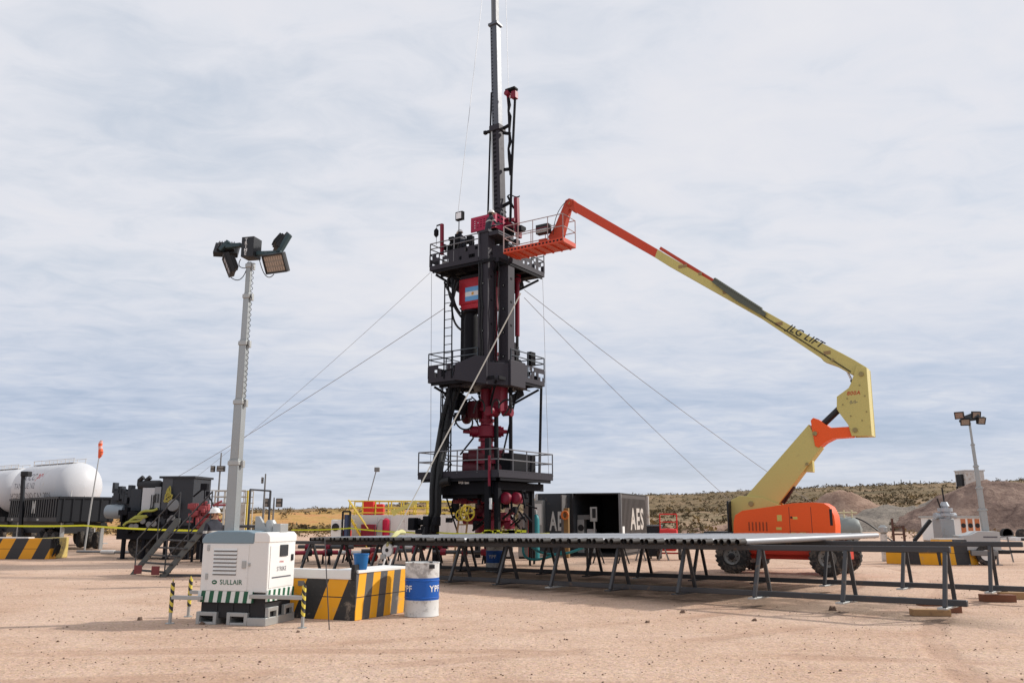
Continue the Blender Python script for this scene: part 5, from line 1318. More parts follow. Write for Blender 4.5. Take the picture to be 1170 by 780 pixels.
mb = MB(); mb.box((-W1 - .05, -.05, 0), (-W1 + .08, .05, Hc)); mb.build('corner_post', offwhite, ct1, bevel=.01)
mb = MB(); mb.box((-.06, -.05, 0), (.06, .05, Hc)); mb.build('corner_post', darksteel, ct1, bevel=.01)
mb = MB(); mb.box((-W1 + .02, -.32, .5), (-W1 + .42, -.02, 2.35), 0); mb.box((-W1 + .06, -.34, 1.3), (-W1 + .36, -.319, 2.2), 1); mb.box((-W1 + .12, -.345, 1.55), (-W1 + .2, -.3405, 1.75), 2); mb.build('electrical_panel', [lightgrey, white, darksteel], ct1, bevel=.01)
# brown post with an orange coil
pb = at(648, 640, 35.2); mb = MB(); mb.box((-.10, -.1, 0), (.10, .1, 2.0), 0); po = thing('timber_post', 'brown post with an orange line coiled on it beside the black container', 'post', frame((pb.x, pb.y, 0), R(-20)))
mb.build('post', paint('post brown', (.22, .13, .05), .8, wear=.3), po, bevel=.01)
mb = MB()
for i in range(4): mb.tube([(.13 * math.cos(a) - .06 + .02 * i, -.13 - .02 * i, 1.72 + .16 * math.sin(a)) for a in [2 * math.pi * j / 12 for j in range(13)]], .03, 6)
mb.build('coil', paint('coil orange', (.6, .16, .03), .6, wear=.2), po)
# gas bottles beside the container
for px, m_, lab in ((612.5, teal, 'teal gas bottle standing upright by the rig'), (607.5, bright_red, 'red gas bottle with pale neck beside the teal one')):
    g = at(px, 620, 33.6); t = thing('gas_bottle', lab, 'gas bottle', frame((g.x, g.y, 0)))
    mb = MB(); mb.lathe([(.10, 0), (.14, .03), (.14, 1.55), (.10, 1.68), (.04, 1.74)], 16); mb.build('cylinder', m_, t); mb = MB(); mb.lathe([(.04, 1.74), (.05, 1.80), (.03, 1.9)], 10); mb.build('valve', lightgrey, t)
# clutter under the lower deck
kit = [(598, 570, 606, 612, midgrey, 'tool_cabinet', 'tall grey cabinet under the lower deck of the rig', 'cabinet'), (577, 578, 584, 611, white, 'battery_box', 'white upright box under the lower deck of the rig', 'box'), (592, 586, 599, 611, lightgrey, 'control_box', 'pale grey box under the lower deck beside the tall cabinet', 'box')]
for x0, y0, x1, y1, m_, nm, lab, cat in kit:
    M = frame((at(x0, 600, 34.5).x, 34.5, 0), R(-12)); t = thing(nm, lab, cat, M)
    a = lp(M, x0, y0, 0); b = lp(M, x1, y1, 0); w = b.x - a.x
    mb = MB(); mb.box((0, 0, .08), (w, .4, a.z)); c = mb.build('body', m_, t, bevel=.015); mb = MB(); mb.box((.03, -.012, .2), (w - .03, -.001, a.z - .1)); mb.build('door', m_, t, bevel=.005); mb = MB(); mb.box((w - .08, -.03, a.z * .55), (w - .05, -.012, a.z * .7)); mb.build('handle', darksteel, t)
    mb = MB(); mb.box((.02, .02, 0), (w - .02, .38, .08)); mb.build('plinth', darksteel, t)
# step ladder under the deck
a = at(524, 612, 32); b = at(531, 578, 32.3); mb = MB(); a.z = 0; s = Vector((.17, 0, 0))
st = thing('step_ladder', 'brown wooden ladder leaning under the lower deck by the yellow hand wheels', 'ladder', frame((a.x, a.y, 0)))
mb = MB(); d = b - a; mb.beam(-s, d - s, .07, .05); mb.beam(s, d + s, .07, .05); mb.build('rail', timber, st); mb = MB()
for i in range(1, 6): mb.beam(d * (i / 6) - s, d * (i / 6) + s, .03, .05)
mb.build('rung', timber, st)
# teal trough trailer and red pipes under the pipe rack
mt = frame((at(640, 630, 30).x, 30, 0), R(-12)); tr = thing('mixing_trough', 'long teal trough on thin legs behind the pipe racks', 'trough', mt)
mb = MB(); mb.prism([(-1.30, .92), (-1.1, .74), (1.0, .74), (1.30, .92)], -.3, .3); mb.build('trough', teal, tr, bevel=.04)
for x in (-1.0, 1.0):
    mb = MB(); mb.beam((x, -.4, 0), (x, -.4, .6), .07); mb.beam((x, .4, 0), (x, .4, .6), .07); mb.build('leg', darksteel, tr)
mb = MB(); mb.tube([(-1.3, -.52, .93), (1.25, -.52, .93)], .06, 10, 0); mb.tube([(-1.25, -.54, .81), (1.2, -.54, .81)], .05, 10, 1); mb.build('pipe', [bright_red, letter_white], tr)
for pts in (((-1.2, .2, .9), (-.9, -.8, .25), (.4, -.7, .2), (1.25, -.6, .85)), ((-1.25, .1, .9), (-1.5, -.6, .0), (-.6, -.9, .1), (.2, -.55, .5))):
    mb = MB(); mb.tube(bez(pts), .045, 7); mb.build('hose', teal, tr)
for k_, (x, yy, col) in enumerate(((698, 31, darksteel), (722, 32, rig_dark), (745, 33, midgrey))):
    M = frame((at(x, 630, yy).x, yy, 0), R(-10 + k_ * 8)); t = thing('pipe_trestle', ['low dark trestle behind the pipe racks next to the teal trough', 'low black trestle carrying a black tank before the open container', 'low grey trestle behind the pipe racks towards the fuel cart'][k_], 'trestle', M)
    for sx in (-.45, .45):
        mb = MB(); mb.beam((sx - .2, 0, 0), (sx, 0, .62), .05); mb.beam((sx + .2, 0, 0), (sx, 0, .62), .05); mb.build('leg', col, t)
    mb = MB(); mb.box((-.75, -.15, .62), (.75, .15, .75 if k_ != 1 else .95)); mb.build('top', col, t, bevel=.02)
# fuel cart and bin by the containers
g = at(765, 640, 33.5); cart = thing('fuel_cart', 'red tank on a wheeled cart with tall handle frame behind the pipe racks', 'cart', frame((g.x, g.y, 0), R(-15)))
mb = MB(); mb.lathe([(.05, -.36), (.17, -.32), (.19, 0), (.17, .32), (.05, .36)], 18, 0, Matrix.Translation((0, 0, 1.02)) @ Matrix.Rotation(R(90), 4, 'Y')); mb.build('tank', bright_red, cart)
mb = MB(); mb.box((-.28, -.25, .35), (.28, .25, .82)); mb.build('body', bright_red, cart, bevel=.04)
for s in (-1, 1):
    mb = MB(); mb.lathe([(.05, -.05), (.24, -.06), (.26, 0), (.24, .06), (.05, .05)], 18, 0, Matrix.Translation((s * .42, 0, .26)) @ Matrix.Rotation(R(90), 4, 'Y')); mb.build('wheel', rubber, cart)
mb = MB()
for s in (-1, 1): mb.tube([(s * .33, .1, .5), (s * .33, .1, 1.75)], .025, 6)
mb.tube([(-.33, .1, 1.75), (.33, .1, 1.75)], .025, 6); mb.tube([(-.33, .1, 1.45), (.33, .1, 1.45)], .018, 6); mb.tube([(-.42, 0, .26), (.42, 0, .26)], .03, 6); mb.build('frame', bright_red, cart)
g = at(749, 640, 34.5); bn = thing('waste_bin', 'dark grey wheeled bin beside the red fuel cart', 'bin', frame((g.x, g.y, 0), R(-15)))
mb = MB(); mb.prism([(-.24, .1), (.24, .1), (.30, 1.25), (-.30, 1.25)], -.28, .28); mb.build('body', black_box, bn, bevel=.03); mb = MB(); mb.box((-.31, -.30, 1.251), (.31, .30, 1.33)); mb.build('lid', paint('bin lid', (.10, .11, .12), .5), bn, bevel=.03)
for s in (-1, 1): mb = MB(); mb.lathe([(.03, -.03), (.1, -.03), (.1, .03), (.03, .03)], 12, 0, Matrix.Translation((s * .2, .25, .1)) @ Matrix.Rotation(R(90), 4, 'Y')); mb.build('wheel', rubber, bn)

# ------------------------------------------------------------------ white mud tank with yellow railing
mt = frame((at(440, 610, 48).x, 48, 0), R(4)); tk = thing('mud_tank', 'long white steel tank with yellow railing along its roof behind the rig', 'tank', mt)
mb = MB(); a = lp(mt, 393, 588, 0); b = lp(mt, 560, 588, 0); zt_ = a.z
mb.prism([(a.x + .7, .3), (b.x, .3), (b.x, zt_), (a.x + .2, zt_), (a.x, zt_ - .8)], 0, 2.5, 0)
for k in range(9): x = a.x + 1 + k * (b.x - a.x - 1) / 9; mb.box((x, -.05, .35), (x + .06, .001, zt_ - .05), 0)
mb.build('shell', paint('mud tank white', (.68, .67, .65), .5, wear=.28, wearcol=(.42, .33, .25), scale=1.2), tk, bevel=.02)
mb = MB(); mb.box((a.x + .6, .1, 0), (b.x, 2.4, .3)); mb.build('skid', darksteel, tk)
zr_ = lp(mt, 420, 572, 0).z
for yy in (0.05, 2.45):
    mb = MB()
    for z in (zr_, (zr_ + zt_) / 2 + .02, zt_ + .12): mb.tube([(a.x + .3, yy, z), (b.x, yy, z)], .028, 6)
    for k in range(12): x = a.x + .3 + k * (b.x - a.x - .3) / 11; mb.tube([(x, yy, zt_), (x, yy, zr_)], .038, 6)
    mb.build('railing', safety, tk)
mb = MB(); p0 = lp(mt, 399, 573, -.3); p1_ = lp(mt, 413, 612, -.3)
for y in (-.35, -.85): mb.beam((p0.x, y, p0.z - .7), (p1_.x + .4, y, .0), .16, .07); mb.tube([(p0.x, y, p0.z + .1), (p1_.x + .4, y, 1.0)], .03, 6)
for k in range(8): t_ = (k + .5) / 8; mb.box((p0.x + (p1_.x + .4 - p0.x) * t_ - .12, -.85, (p0.z - .7) * (1 - t_)), (p0.x + (p1_.x + .4 - p0.x) * t_ + .12, -.35, (p0.z - .7) * (1 - t_) + .03))
mb.build('stairs', safety, tk)
mb = MB(); c = lp(mt, 428, 577, 1); c_ = lp(mt, 415, 584, 1); mb.box((c_.x, .6, zt_), (c.x, 1.6, zt_ + .8)); mb.box((c.x, .7, zt_), (c.x + .55, 1.5, zt_ + .62)); mb.build('agitator', bright_red, tk, bevel=.06)
mb = MB(); c = lp(mt, 441, 603, -.2); mb.lathe([(.05, -.55), (.2, -.45), (.2, .45), (.05, .55)], 14, 0, Matrix.Translation((c.x, -.25, c.z))); mb.build('extinguisher', paint('ext red', (.45, .01, .05), .4), tk)
mb = MB(); c = lp(mt, 421, 606, -.5); mb.box((c.x - .4, -.75, c.z - .35), (c.x + .4, -.1, c.z + .35)); mb.build('pump_guard', rig_red, tk, bevel=.03)
mb = MB(); mb.tube(bez([lp(mt, 430, 611, -.2), lp(mt, 431, 590, -.2), lp(mt, 437, 590, -.2), lp(mt, 440, 597, -.2)]), .03, 6); mb.build('pipework', lightgrey, tk)
hs_ = thing('hose_spool', 'dark upright hose spool frame beside the white tank stairs', 'spool', frame((at(395, 612, 46).x, 46, 0)))
mb = MB(); z = at(395, 584, 46).z; mb.beam((-.2, 0, 0), (-.2, 0, z), .10); mb.beam((.2, 0, 0), (.2, 0, z), .10); mb.beam((-.2, 0, z), (.2, 0, z), .10); mb.build('frame', darksteel, hs_)
mb = MB(); mb.lathe([(.14, -.8), (.14, .8)], 12, 0, Matrix.Translation((0, .1, z / 2))); mb.build('drum', paint('spool blue', (.05, .07, .14)), hs_)
ms_ = at(424, 600, 60); t = thing('wind_vane_mast', 'thin leaning pole with small box on top behind the white tank', 'mast', frame((at(421, 600, 58).x, 58, 0)))
mb = MB(); z0 = at(421, 570, 58); z1_ = at(430, 537, 58); b0_ = Vector((at(421, 600, 58).x, 58, 0)); mb.tube([(0, 0, 0), z0 - b0_, z1_ - b0_], .035, 6); mb.build('pole', midgrey, t); mb = MB(); mb.cbox(z1_ - b0_ + Vector((.05, 0, .05)), (.35, .3, .3)); mb.build('sensor_box', midgrey, t, bevel=.03)
# small white vehicle-like pump beside the tank
g = at(384, 612, 46); t = thing('hydraulic_pump', 'small white and red pump unit beside the dark hose spool frame', 'pump', frame((g.x, g.y, 0)))
mb = MB(); mb.box((-.3, 0, .3), (.3, .8, 1.5)); mb.build('housing', white, t, bevel=.05); mb = MB(); mb.lathe([(.2, 0), (.2, .05)], 16, 0, Matrix.Translation((-.05, 0, 1.1)) @ Matrix.Rotation(R(90), 4, 'X')); mb.build('port', darksteel, t); mb = MB(); mb.box((.3, .1, .3), (.7, .7, .95)); mb.build('motor', bright_red, t, bevel=.06); mb = MB(); mb.box((-.3, .05, 0), (.7, .75, .3)); mb.build('skid', darksteel, t)

# equipment seen between the legs at the west end of the racks: red iron pipework on stands
for i, (px, Y, z, rz) in enumerate(((350, 30, .42, 20), (372, 32, .55, -12), (395, 31, .38, 8), (420, 33, .62, -20), (448, 31, .45, 14), (480, 33, .5, -6), (505, 32, .6, 16), (528, 31, .4, -10))):
    g = at(px, 630, Y); t = thing('flow_iron', 'red and pale flow pipe laid on low stands behind the pipe racks', 'flow pipe', frame((g.x, g.y, 0), R(rz)), 'flow pipes on low stands behind the racks')
    mb = MB(); mb.tube([(-1.1, 0, z), (1.1, 0, z)], .07, 10, 0)
    for x in (-.7, .1, .8): mb.tube([(x - .09, 0, z), (x + .09, 0, z)], .12, 12, 1)
    mb.build('pipe', [[rig_red, steel, offwhite][i % 3], rig_red if i % 3 else rig_dark], t)
    for x in (-.8, .8):
        mb = MB(); mb.beam((x, -.25, 0), (x, 0, z - .07), .05); mb.beam((x, .25, 0), (x, 0, z - .07), .05); mb.build('stand', rig_dark, t)
g = at(427, 636, 27); tag(MB().lathe([(.012, -.15), (.09, -.12), (.15, 0), (.09, .12), (.012, .15)], 18).build('float_ball', bright_red, M=Matrix.Translation((g.x, g.y, g.z))), 'round orange-red float hanging between the pipe rack legs', 'float')
mb = MB(); mb.tube([(0, 0, .15), (0, 0, 1.0)], .01, 5); o = mb.build('cord', darksteel, bpy.data.objects['float_ball'])
for px, lab in ((440, 'pale bent tube standing by the pipe rack nearer the bucket'), (447, 'pale bent tube standing by the pipe rack nearer the drum')):
    a = at(px - 6, 658, 17); b = at(px, 638, 17.2); mb = MB(); mb.tube([Vector((0, 0, -a.z)) * 1.0, (0, 0, 0), b - a], .018, 6); tag(mb.build('bent_tube', offwhite, M=Matrix.Translation(a)), lab, 'tube')

# ------------------------------------------------------------------ west: stairs, pump skid, bin trailer, tank trailers, barriers
ms = frame((at(190, 655, 24.5).x, 24.5, 0), R(-8)); st = thing('access_stairs', 'grey steel access stairs with tube handrails climbing to the black pump skid', 'stairs', ms)
def S(px, py, k): return lp(ms, px, py, k)
for k in (-.45, .55):
    mb = MB(); a = S(152 if k < 0 else 184, 653, k) if k < 0 else S(190, 653, k) ; 
    a = S(186, 654, k) if k < 0 else S(152, 651, .55); b = a + Vector((1.25, 0, 1.35))
    mb.prism([(a.x - .08, .0), (a.x + .10, .0), (b.x + .10, b.z), (b.x + .10, b.z + .14), (b.x - .04, b.z + .14)], k - .02, k + .02); mb.build('stringer', paint('stringer grey', (.11, .115, .11), .5, .3, wear=.3), st, bevel=.006)
sa = S(186, 654, -.45)
saL = S(152, 651, .55)
for i in range(6):
    t_ = (i + .6) / 6.3; A_ = sa + Vector((1.25 * t_, 0, 1.35 * t_)); B_ = saL + Vector((1.25 * t_, 0, 1.35 * t_))
    A_.z = B_.z = 1.35 * t_; mb = MB(); d = (B_ - A_); mb.beam(A_, B_, .24, .035); mb.build('tread', steel, st)
for base, k in ((sa, -.45), (saL, .55)):
    mb = MB(); q0 = base + Vector((0, 0, 0)); q0.z = 0
    for t_ in (0.0, .5, 1.0): p_ = q0 + Vector((1.25 * t_ + .05, 0, 1.35 * t_)); mb.tube([p_, p_ + Vector((0, 0, 1.0))], .022, 6)
    for hgt in (.5, 1.0): mb.tube([q0 + Vector((.05, 0, hgt)), q0 + Vector((1.3, 0, 1.35 + hgt))], .022, 6)
    mb.build('handrail', steel, st)
mb = MB(); top0 = sa + Vector((1.3, 0, 0)); mb.box((top0.x, -.45, 1.35), (top0.x + 1.2, 1.0, 1.42)); mb.build('landing', steel, st)
mb = MB()
for x in (.05, 1.1):
    for y in (-.4, .95): mb.tube([(top0.x + x, y, 0), (top0.x + x, y, 2.4 if x > .5 else 1.35)], .035, 6)
mb.tube([(top0.x, -.4, .15), (top0.x + 1.2, -.4, 1.25)], .03, 6); mb.tube([(top0.x, .95, .15), (top0.x + 1.2, .95, 1.25)], .03, 6); mb.tube([(top0.x + 1.1, -.4, 2.4), (top0.x + 1.1, .95, 2.4)], .025, 6)
mb.box((sa.x - .1, -.44, .02), (top0.x + 1.2, -.36, .09)); mb.build('leg_frame', steel, st)
for px, py, k, lab in ((158, 647, -.1, ''), (178, 648, -.46, '')):
    q = S(px, py, k); mb = MB(); mb.box((q.x - .12, k - .01, .06), (q.x + .12, k, .30)); mb.build('warning_plate', paint('plate red', (.20, .045, .045), .5, wear=.35), st)

mp_ = frame((at(180, 620, 34).x, 34, 0), R(-6)); pp = thing('pump_skid', 'large black pump skid with engine, silver panel and tall dark cabinet beyond the access stairs', 'pump skid', mp_)
mb = MB(); pbox(mb, mp_, 133, 600, 236, 616, 0, 2.2); mb.build('bed', rig_dark, pp, bevel=.02)
mb = MB(); pbox(mb, mp_, 138, 583, 225, 600, .1, 1.6, 0)
rq = random.Random(21)
for i in range(34): q = lp(mp_, rq.uniform(138, 205), rq.uniform(583, 606), -.12); mb.cbox((q.x, rq.uniform(-.15, .1), q.z), (rq.uniform(.08, .4), .25, rq.uniform(.08, .35)), 0)
for i in range(8): q = lp(mp_, rq.uniform(140, 200), rq.uniform(590, 606), -.2); mb.lathe([(.05, -.05), (.12, -.04), (.12, .04)], 12, 1, Matrix.Translation((q.x, -.2, q.z)) @ Matrix.Rotation(R(90), 4, 'X'))
mb.build('engine', [rig_dark, midgrey], pp, bevel=.015)
mb = MB(); pbox(mb, mp_, 148, 558, 161, 584, .3, 1.2); pbox(mb, mp_, 127, 566, 149, 584, .5, 1.2); pbox(mb, mp_, 143, 562, 150, 570, .4, .5)
for i in range(10): q = lp(mp_, rq.uniform(129, 150), rq.uniform(556, 570), .4); mb.cbox((q.x, .45, q.z), (rq.uniform(.1, .3), .3, rq.uniform(.1, .5)))
mb.build('radiator', paint('engine slate', (.03, .036, .045), .5, wear=.25), pp, bevel=.015)
mb = MB(); q = lp(mp_, 128, 584, .2); mb.lathe([(.05, -.42), (.27, -.38), (.30, 0), (.27, .38), (.05, .42)], 18, 0, Matrix.Translation((q.x, .5, q.z)) @ Matrix.Rotation(R(90), 4, 'Y')); mb.build('air_tank', paint('air tank grey', (.26, .30, .33), .45, .2, wear=.2), pp)
mb = MB(); pbox(mb, mp_, 162, 557, 176, 585, .0, 1.0); pl_ = mb.build('silver_panel', paint('panel silver', (.50, .51, .52), .4, .3, wear=.15), pp, bevel=.01)
mb = MB(); pbox(mb, mp_, 176, 556, 183, 585, -.02, 1.0)
mb.build('cabinet_door', paint('panel grey', (.28, .29, .30), .45, .2, wear=.25), pp, bevel=.01)
for (x0, y0, x1, y1) in ((172, 565, 176, 582), (177, 564, 181, 574)): 
    mb = MB(); a = lp(mp_, x0, y1, -.06); b = lp(mp_, x1, y0, -.06); mb.tube([(a.x, -.06, a.z), (a.x, -.06, b.z), (b.x, -.06, b.z), (b.x, -.06, a.z)], .02, 5); mb.build('grab_rail', darksteel, pp)
mb = MB(); q0 = lp(mp_, 157, 555, .3); q1 = lp(mp_, 180, 552, .3)
mb.lathe([(.2, q0.x), (.24, q0.x + .2), (.24, q1.x), (.18, q1.x + .1)], 14, 0, Matrix.Translation((0, .5, q0.z)) @ Matrix.Rotation(R(90), 4, 'Y') @ Matrix.Diagonal((1, 1, 1, 1)))
for px in (158, 166): q = lp(mp_, px, 551, .4); mb.tube([(q.x, .5, q0.z), (q.x, .5, q.z + .1), (q.x + .15, .5, q.z + .22)], .10, 10)
mb.build('exhaust', darksteel, pp)
mb = MB(); pbox(mb, mp_, 184, 545, 220, 600, .0, 1.5, 0); pbox(mb, mp_, 182, 543.5, 223, 546, -.06, 1.65, 0); pbox(mb, mp_, 185, 546, 196, 588, -.012, .011, 1)
cb = mb.build('cabinet', [paint('cabinet slate', (.030, .033, .040), .5, wear=.3, wearcol=(.09, .08, .075)), paint('cabinet panel', (.075, .08, .09), .45, wear=.25)], pp, bevel=.012)
mb = MB(); q = lp(mp_, 199, 577, -.1); mb.lathe([(.05, -.1), (.24, -.08), (.24, .08), (.1, .1)], 16, 0, Matrix.Translation((q.x, -.12, q.z)) @ Matrix.Rotation(R(80), 4, 'X')); mb.build('gauge', midgrey, cb)
mb = MB()
for i in range(5): mb.tube([(lp(mp_, 193, 565 + i, -.1).x + (.05 + .03 * i) * math.cos(a + i), -.08 - .02 * i, lp(mp_, 193, 565 + i, -.1).z + (.34 - .05 * i) * math.sin(a)) for a in [2 * math.pi * j / 12 for j in range(13)]], .025, 5)
mb.build('strap_coil', paint('strap yellow', (.42, .36, .08), .7, wear=.2), cb)
mb = MB()
for (x, y) in ((141, 600), (150, 594), (158, 588), (147, 596)): q = lp(mp_, x, y, -.25); mb.tube(bez([q, q + Vector((.25, -.05, .3)), q + Vector((.5, 0, .05)), q + Vector((.75, .05, .25))]), .05, 6)
mb.build('strap_coil', paint('strap lime', (.36, .37, .08), .7, wear=.2), pp)
for x in (142, 165, 190, 215, 228):
    mb = MB(); q = lp(mp_, x, 612, .1); mb.tube([(q.x, .1, 0), (q.x, .1, q.z)], .09, 8); mb.lathe([(.2, 0), (.2, .03)], 10, 0, Matrix.Translation((q.x, .1, 0))); mb.build('leg', rig_dark, pp)
for x in (158, 205):
    mb = MB(); q = lp(mp_, x, 615, .4); mb.lathe([(.2, -.3), (.48, -.3), (.5, 0), (.48, .3), (.2, .3)], 20, 0, Matrix.Translation((q.x, .8, .5)) @ Matrix.Rotation(R(90), 4, 'X')); mb.build('wheel', rubber, pp)
mm = frame((at(235, 620, 32).x, 32, 0), R(-5)); mn = thing('red_manifold', 'tangle of dull red valves and pipes between the tall cabinet and the hard-hatted person', 'manifold', mm)
mb = MB(); rq2 = random.Random(4)
for i in range(26): q = lp(mm, rq2.uniform(221, 246), rq2.uniform(577, 600), 0); mb.cbox((q.x, rq2.uniform(-.2, .2), q.z), (rq2.uniform(.1, .3), .2, rq2.uniform(.1, .35)))
for i in range(12): q = lp(mm, rq2.uniform(221, 246), rq2.uniform(575, 598), 0); mb.tube([q, q + Vector((rq2.uniform(-.5, .5), rq2.uniform(-.2, .2), rq2.uniform(-.6, .3)))], .045, 7)
mb.build('valves', paint('manifold red', (.30, .055, .06), .6, wear=.35, wearcol=(.2, .16, .15)), mn, bevel=.02)
mb = MB()
for x in (222, 233, 244): q = lp(mm, x, 600, 0); mb.tube([(q.x, 0, 0), (q.x, 0, q.z + .3)], .05, 8)
mb.build('stand', rig_dark, mn)
mb = MB(); pts = [lp(mm, 221, 567, 0), lp(mm, 234, 556, 0), lp(mm, 236, 561, 0), lp(mm, 244, 577, 0)]; mb.tube([pts[0], pts[1]], .035, 6); mb.tube([pts[2], pts[3]], .03, 6); mb.cbox(pts[1], (.25, .2, .25)); mb.cbox(lp(mm, 237.5, 564, 0), (.12, .12, .2)); mb.tube([lp(mm, 234, 557, 0), lp(mm, 233, 580, 0)], .02, 5); mb.build('boom_arm', rig_dark, mn)
# pale frame of guard rails behind the mast
mg = frame((at(262, 610, 40).x, 40, 0), R(0)); gr = thing('guard_frame', 'pale tubular guard frame standing behind the lighting tower mast', 'guard frame', mg)
mb = MB()
for x in (236, 247, 258, 270, 281): a = lp(mg, x, 560, 0); mb.tube([(a.x, 0, 0), (a.x, 0, a.z)], .028, 6); mb.tube([(a.x, 1.2, 0), (a.x, 1.2, a.z)], .028, 6)
for y in (560, 567, 574): a = lp(mg, 236, y, 0); b = lp(mg, 281, y, 0); mb.tube([(a.x, 0, a.z), (b.x, 0, a.z)], .024, 6); mb.tube([(a.x, 1.2, a.z), (b.x, 1.2, a.z)], .024, 6)
mb.build('frame', paint('frame pale', (.50, .47, .42), .5, wear=.3), gr)
mb = MB(); a = lp(mg, 268, 575, .3); b = lp(mg, 278, 600, .3); mb.box((a.x, .3, .1), (b.x, 1.1, a.z)); mb.build('panel', offwhite, gr, bevel=.02)
mb = MB(); a = lp(mg, 281, 560, 0); b = lp(mg, 283, 585, 0); mb.beam((a.x + .1, 0, 0), (a.x + .1, 0, a.z), .07); mb.build('yellow_upright', safety, gr)
# distant lamp masts
def far_mast(px, py_top, Y, label, panel, ph=.8):
    g = at(px, 600, Y); t = thing('lamp_mast', label, 'lamp mast', frame((g.x, g.y, 0))); z = at(px, py_top, Y).z
    mb = MB(); mb.tube([(0, 0, 0), (0, 0, z)], [.07, .035], 8); mb.lathe([(.4, 0), (.4, .06)], 10); mb.build('pole', midgrey, t)
    for (x0, y0, x1, y1) in panel:
        a = at(x0, y1, Y) - g; b = at(x1, y0, Y) - g; mb = MB(); mb.box((a.x, -.12, z * 0 + at(x0, y1, Y).z), (b.x, .06, at(x1, y0, Y).z), 0); o = mb.build('floodlight', darksteel, t, bevel=.02)
        mb = MB(); n = max(1, int((b.x - a.x) / .22)); 
        for i in range(n):
            for j in range(2): mb.box((a.x + (b.x - a.x) * (i + .12) / n, -.135, at(x0, y1, Y).z + (at(x1, y0, Y).z - at(x0, y1, Y).z) * (j + .15) / 2), (a.x + (b.x - a.x) * (i + .88) / n, -.1205, at(x0, y1, Y).z + (at(x1, y0, Y).z - at(x0, y1, Y).z) * (j + .85) / 2), 0)
        mb.build('lens', glass, o)
far_mast(247, 517, 42, 'slender mast with one wide lamp panel behind the hard-hatted person', [(241, 532, 246, 539), (248, 532, 257.5, 538.5)])
far_mast(311.5, 568, 44, 'short lamp mast with two pairs of square lamps beyond the lighting tower', [(301, 569, 307.5, 579), (315.5, 569, 323, 579)])
far_mast(300, 541, 40, 'bare slender mast beyond the lighting tower', [(298.9, 545, 301.2, 552)])

# bin trailer
cc = at(64.5, 600, 42.5); MT = frame((cc.x, cc.y, 0), math.atan2(-.72, .70))       # +x along the long side to the near corner
bt = thing('bin_trailer', 'black corrugated open bin on a trailer in front of the white tanks', 'trailer', MT)
z0, z1 = at(64.5, 595.5, 42.5).z, at(64.5, 567, 42.5).z; LL, WW = 9.0, 2.7
mb = MB(); mb.box((-LL, 0, z0), (0, .05, z1), 0); x = -LL + .2
while x < -.2: mb.box((x, -.05, z0 + .22), (x + .18, .001, z1 - .1), 0); x += .40
mb.box((-LL, -.06, z1 - .1), (.02, .06, z1 + .01), 0); mb.box((-LL, -.06, z0), (.02, .0, z0 + .2), 0)
for x in (-LL * .9, -LL * .36): mb.box((x, -.065, z0 + .04), (x + .35, -.0605, z0 + .14), 1)
mb.text('M', .85, lambda x, z: (-LL * .45 + x, -.056, (z0 + z1) / 2 + .1 + z), 1, bold=.05)
mb.build('side_wall', [black_box, lightgrey], bt)
mb = MB(); mb.box((-.05, .05, z0), (0, WW, z1), 0); mb.box((-.02, .0, z1 - .09), (.05, WW + .04, z1 + .011), 0)
for k in range(6): mb.box((0, .2 + k * .45, z0 + .02), (.045, .26 + k * .45, z1 - .1), 0)
mb.build('tailgate', black_box, bt)
mb = MB(); mb.box((-LL, WW - .05, z0), (-.05, WW, z1), 0); mb.box((-LL, .05, z0), (-LL + .05, WW - .05, z1)); mb.build('side_wall', black_box, bt)
mb = MB(); mb.box((-LL + .05, .05, z0 - .05), (-.05, WW - .05, z0 + .05)); mb.box((-LL, .4, z0 - .3), (.3, .7, z0 - .06)); mb.box((-LL, 2.0, z0 - .3), (.3, 2.3, z0 - .06)); mb.build('bed', darksteel, bt)
for x in (-LL * .12, -LL * .26, -LL * .4):
    for y in (.2, WW - .5):
        mb = MB(); mb.lathe([(.2, -.15), (.42, -.15), (.45, 0), (.42, .15), (.2, .15)], 20, 0, Matrix.Translation((x, y + .15, .45)) @ Matrix.Rotation(R(90), 4, 'X')); mb.build('wheel', rubber, bt)
for x in (-.3, -LL * .9):
    mb = MB(); mb.box((x - .08, .3, 0), (x + .08, .46, z0 - .05)); mb.box((x - .08, 2.2, 0), (x + .08, 2.36, z0 - .05)); mb.build('support_leg', lightgrey, bt)
for a_, b_, lab in (((80, 572), (82, 560), 'w'), ((96, 582), (97, 566), 'w')):
    q = at(a_[0], a_[1], 43.4); q2 = at(b_[0], b_[1], 43.4); Mi = MT.inverted(); mb = MB(); mb.tube([Mi @ q, Mi @ q2], .03, 6); mb.build('pale_rod', offwhite, bt)
# wind sock mast
g = at(105, 610, 41.5); ws = thing('windsock_mast', 'leaning thin pole with an orange and white windsock beside the black bin trailer', 'windsock', frame((g.x, g.y, 0)))
a = at(104, 578, 41.5) - g; b = at(113, 523, 41.5) - g; a.z += g.z; b.z += g.z
mb = MB(); mb.tube([(a.x - .1, 0, 0), a, b], [.045, .04, .025], 7); mb.build('pole', lightgrey, ws)
c = at(116.5, 503, 41.5) - g; c.z += g.z; mb = MB(); n = 6; pts = [b.lerp(c, i / n) + Vector((.05 * math.sin(i), 0, 0)) for i in range(n + 1)]; rs_ = [.05, .10, .12, .10, .09, .10, .06]
for i in range(n): mb.tube([pts[i], pts[i + 1]], [rs_[i], rs_[i + 1]], 10, i % 2 if i > 2 else 0, caps=False)
mb.build('sock', [wind_or, paint('sock pink', (.72, .40, .36), .8)], ws)
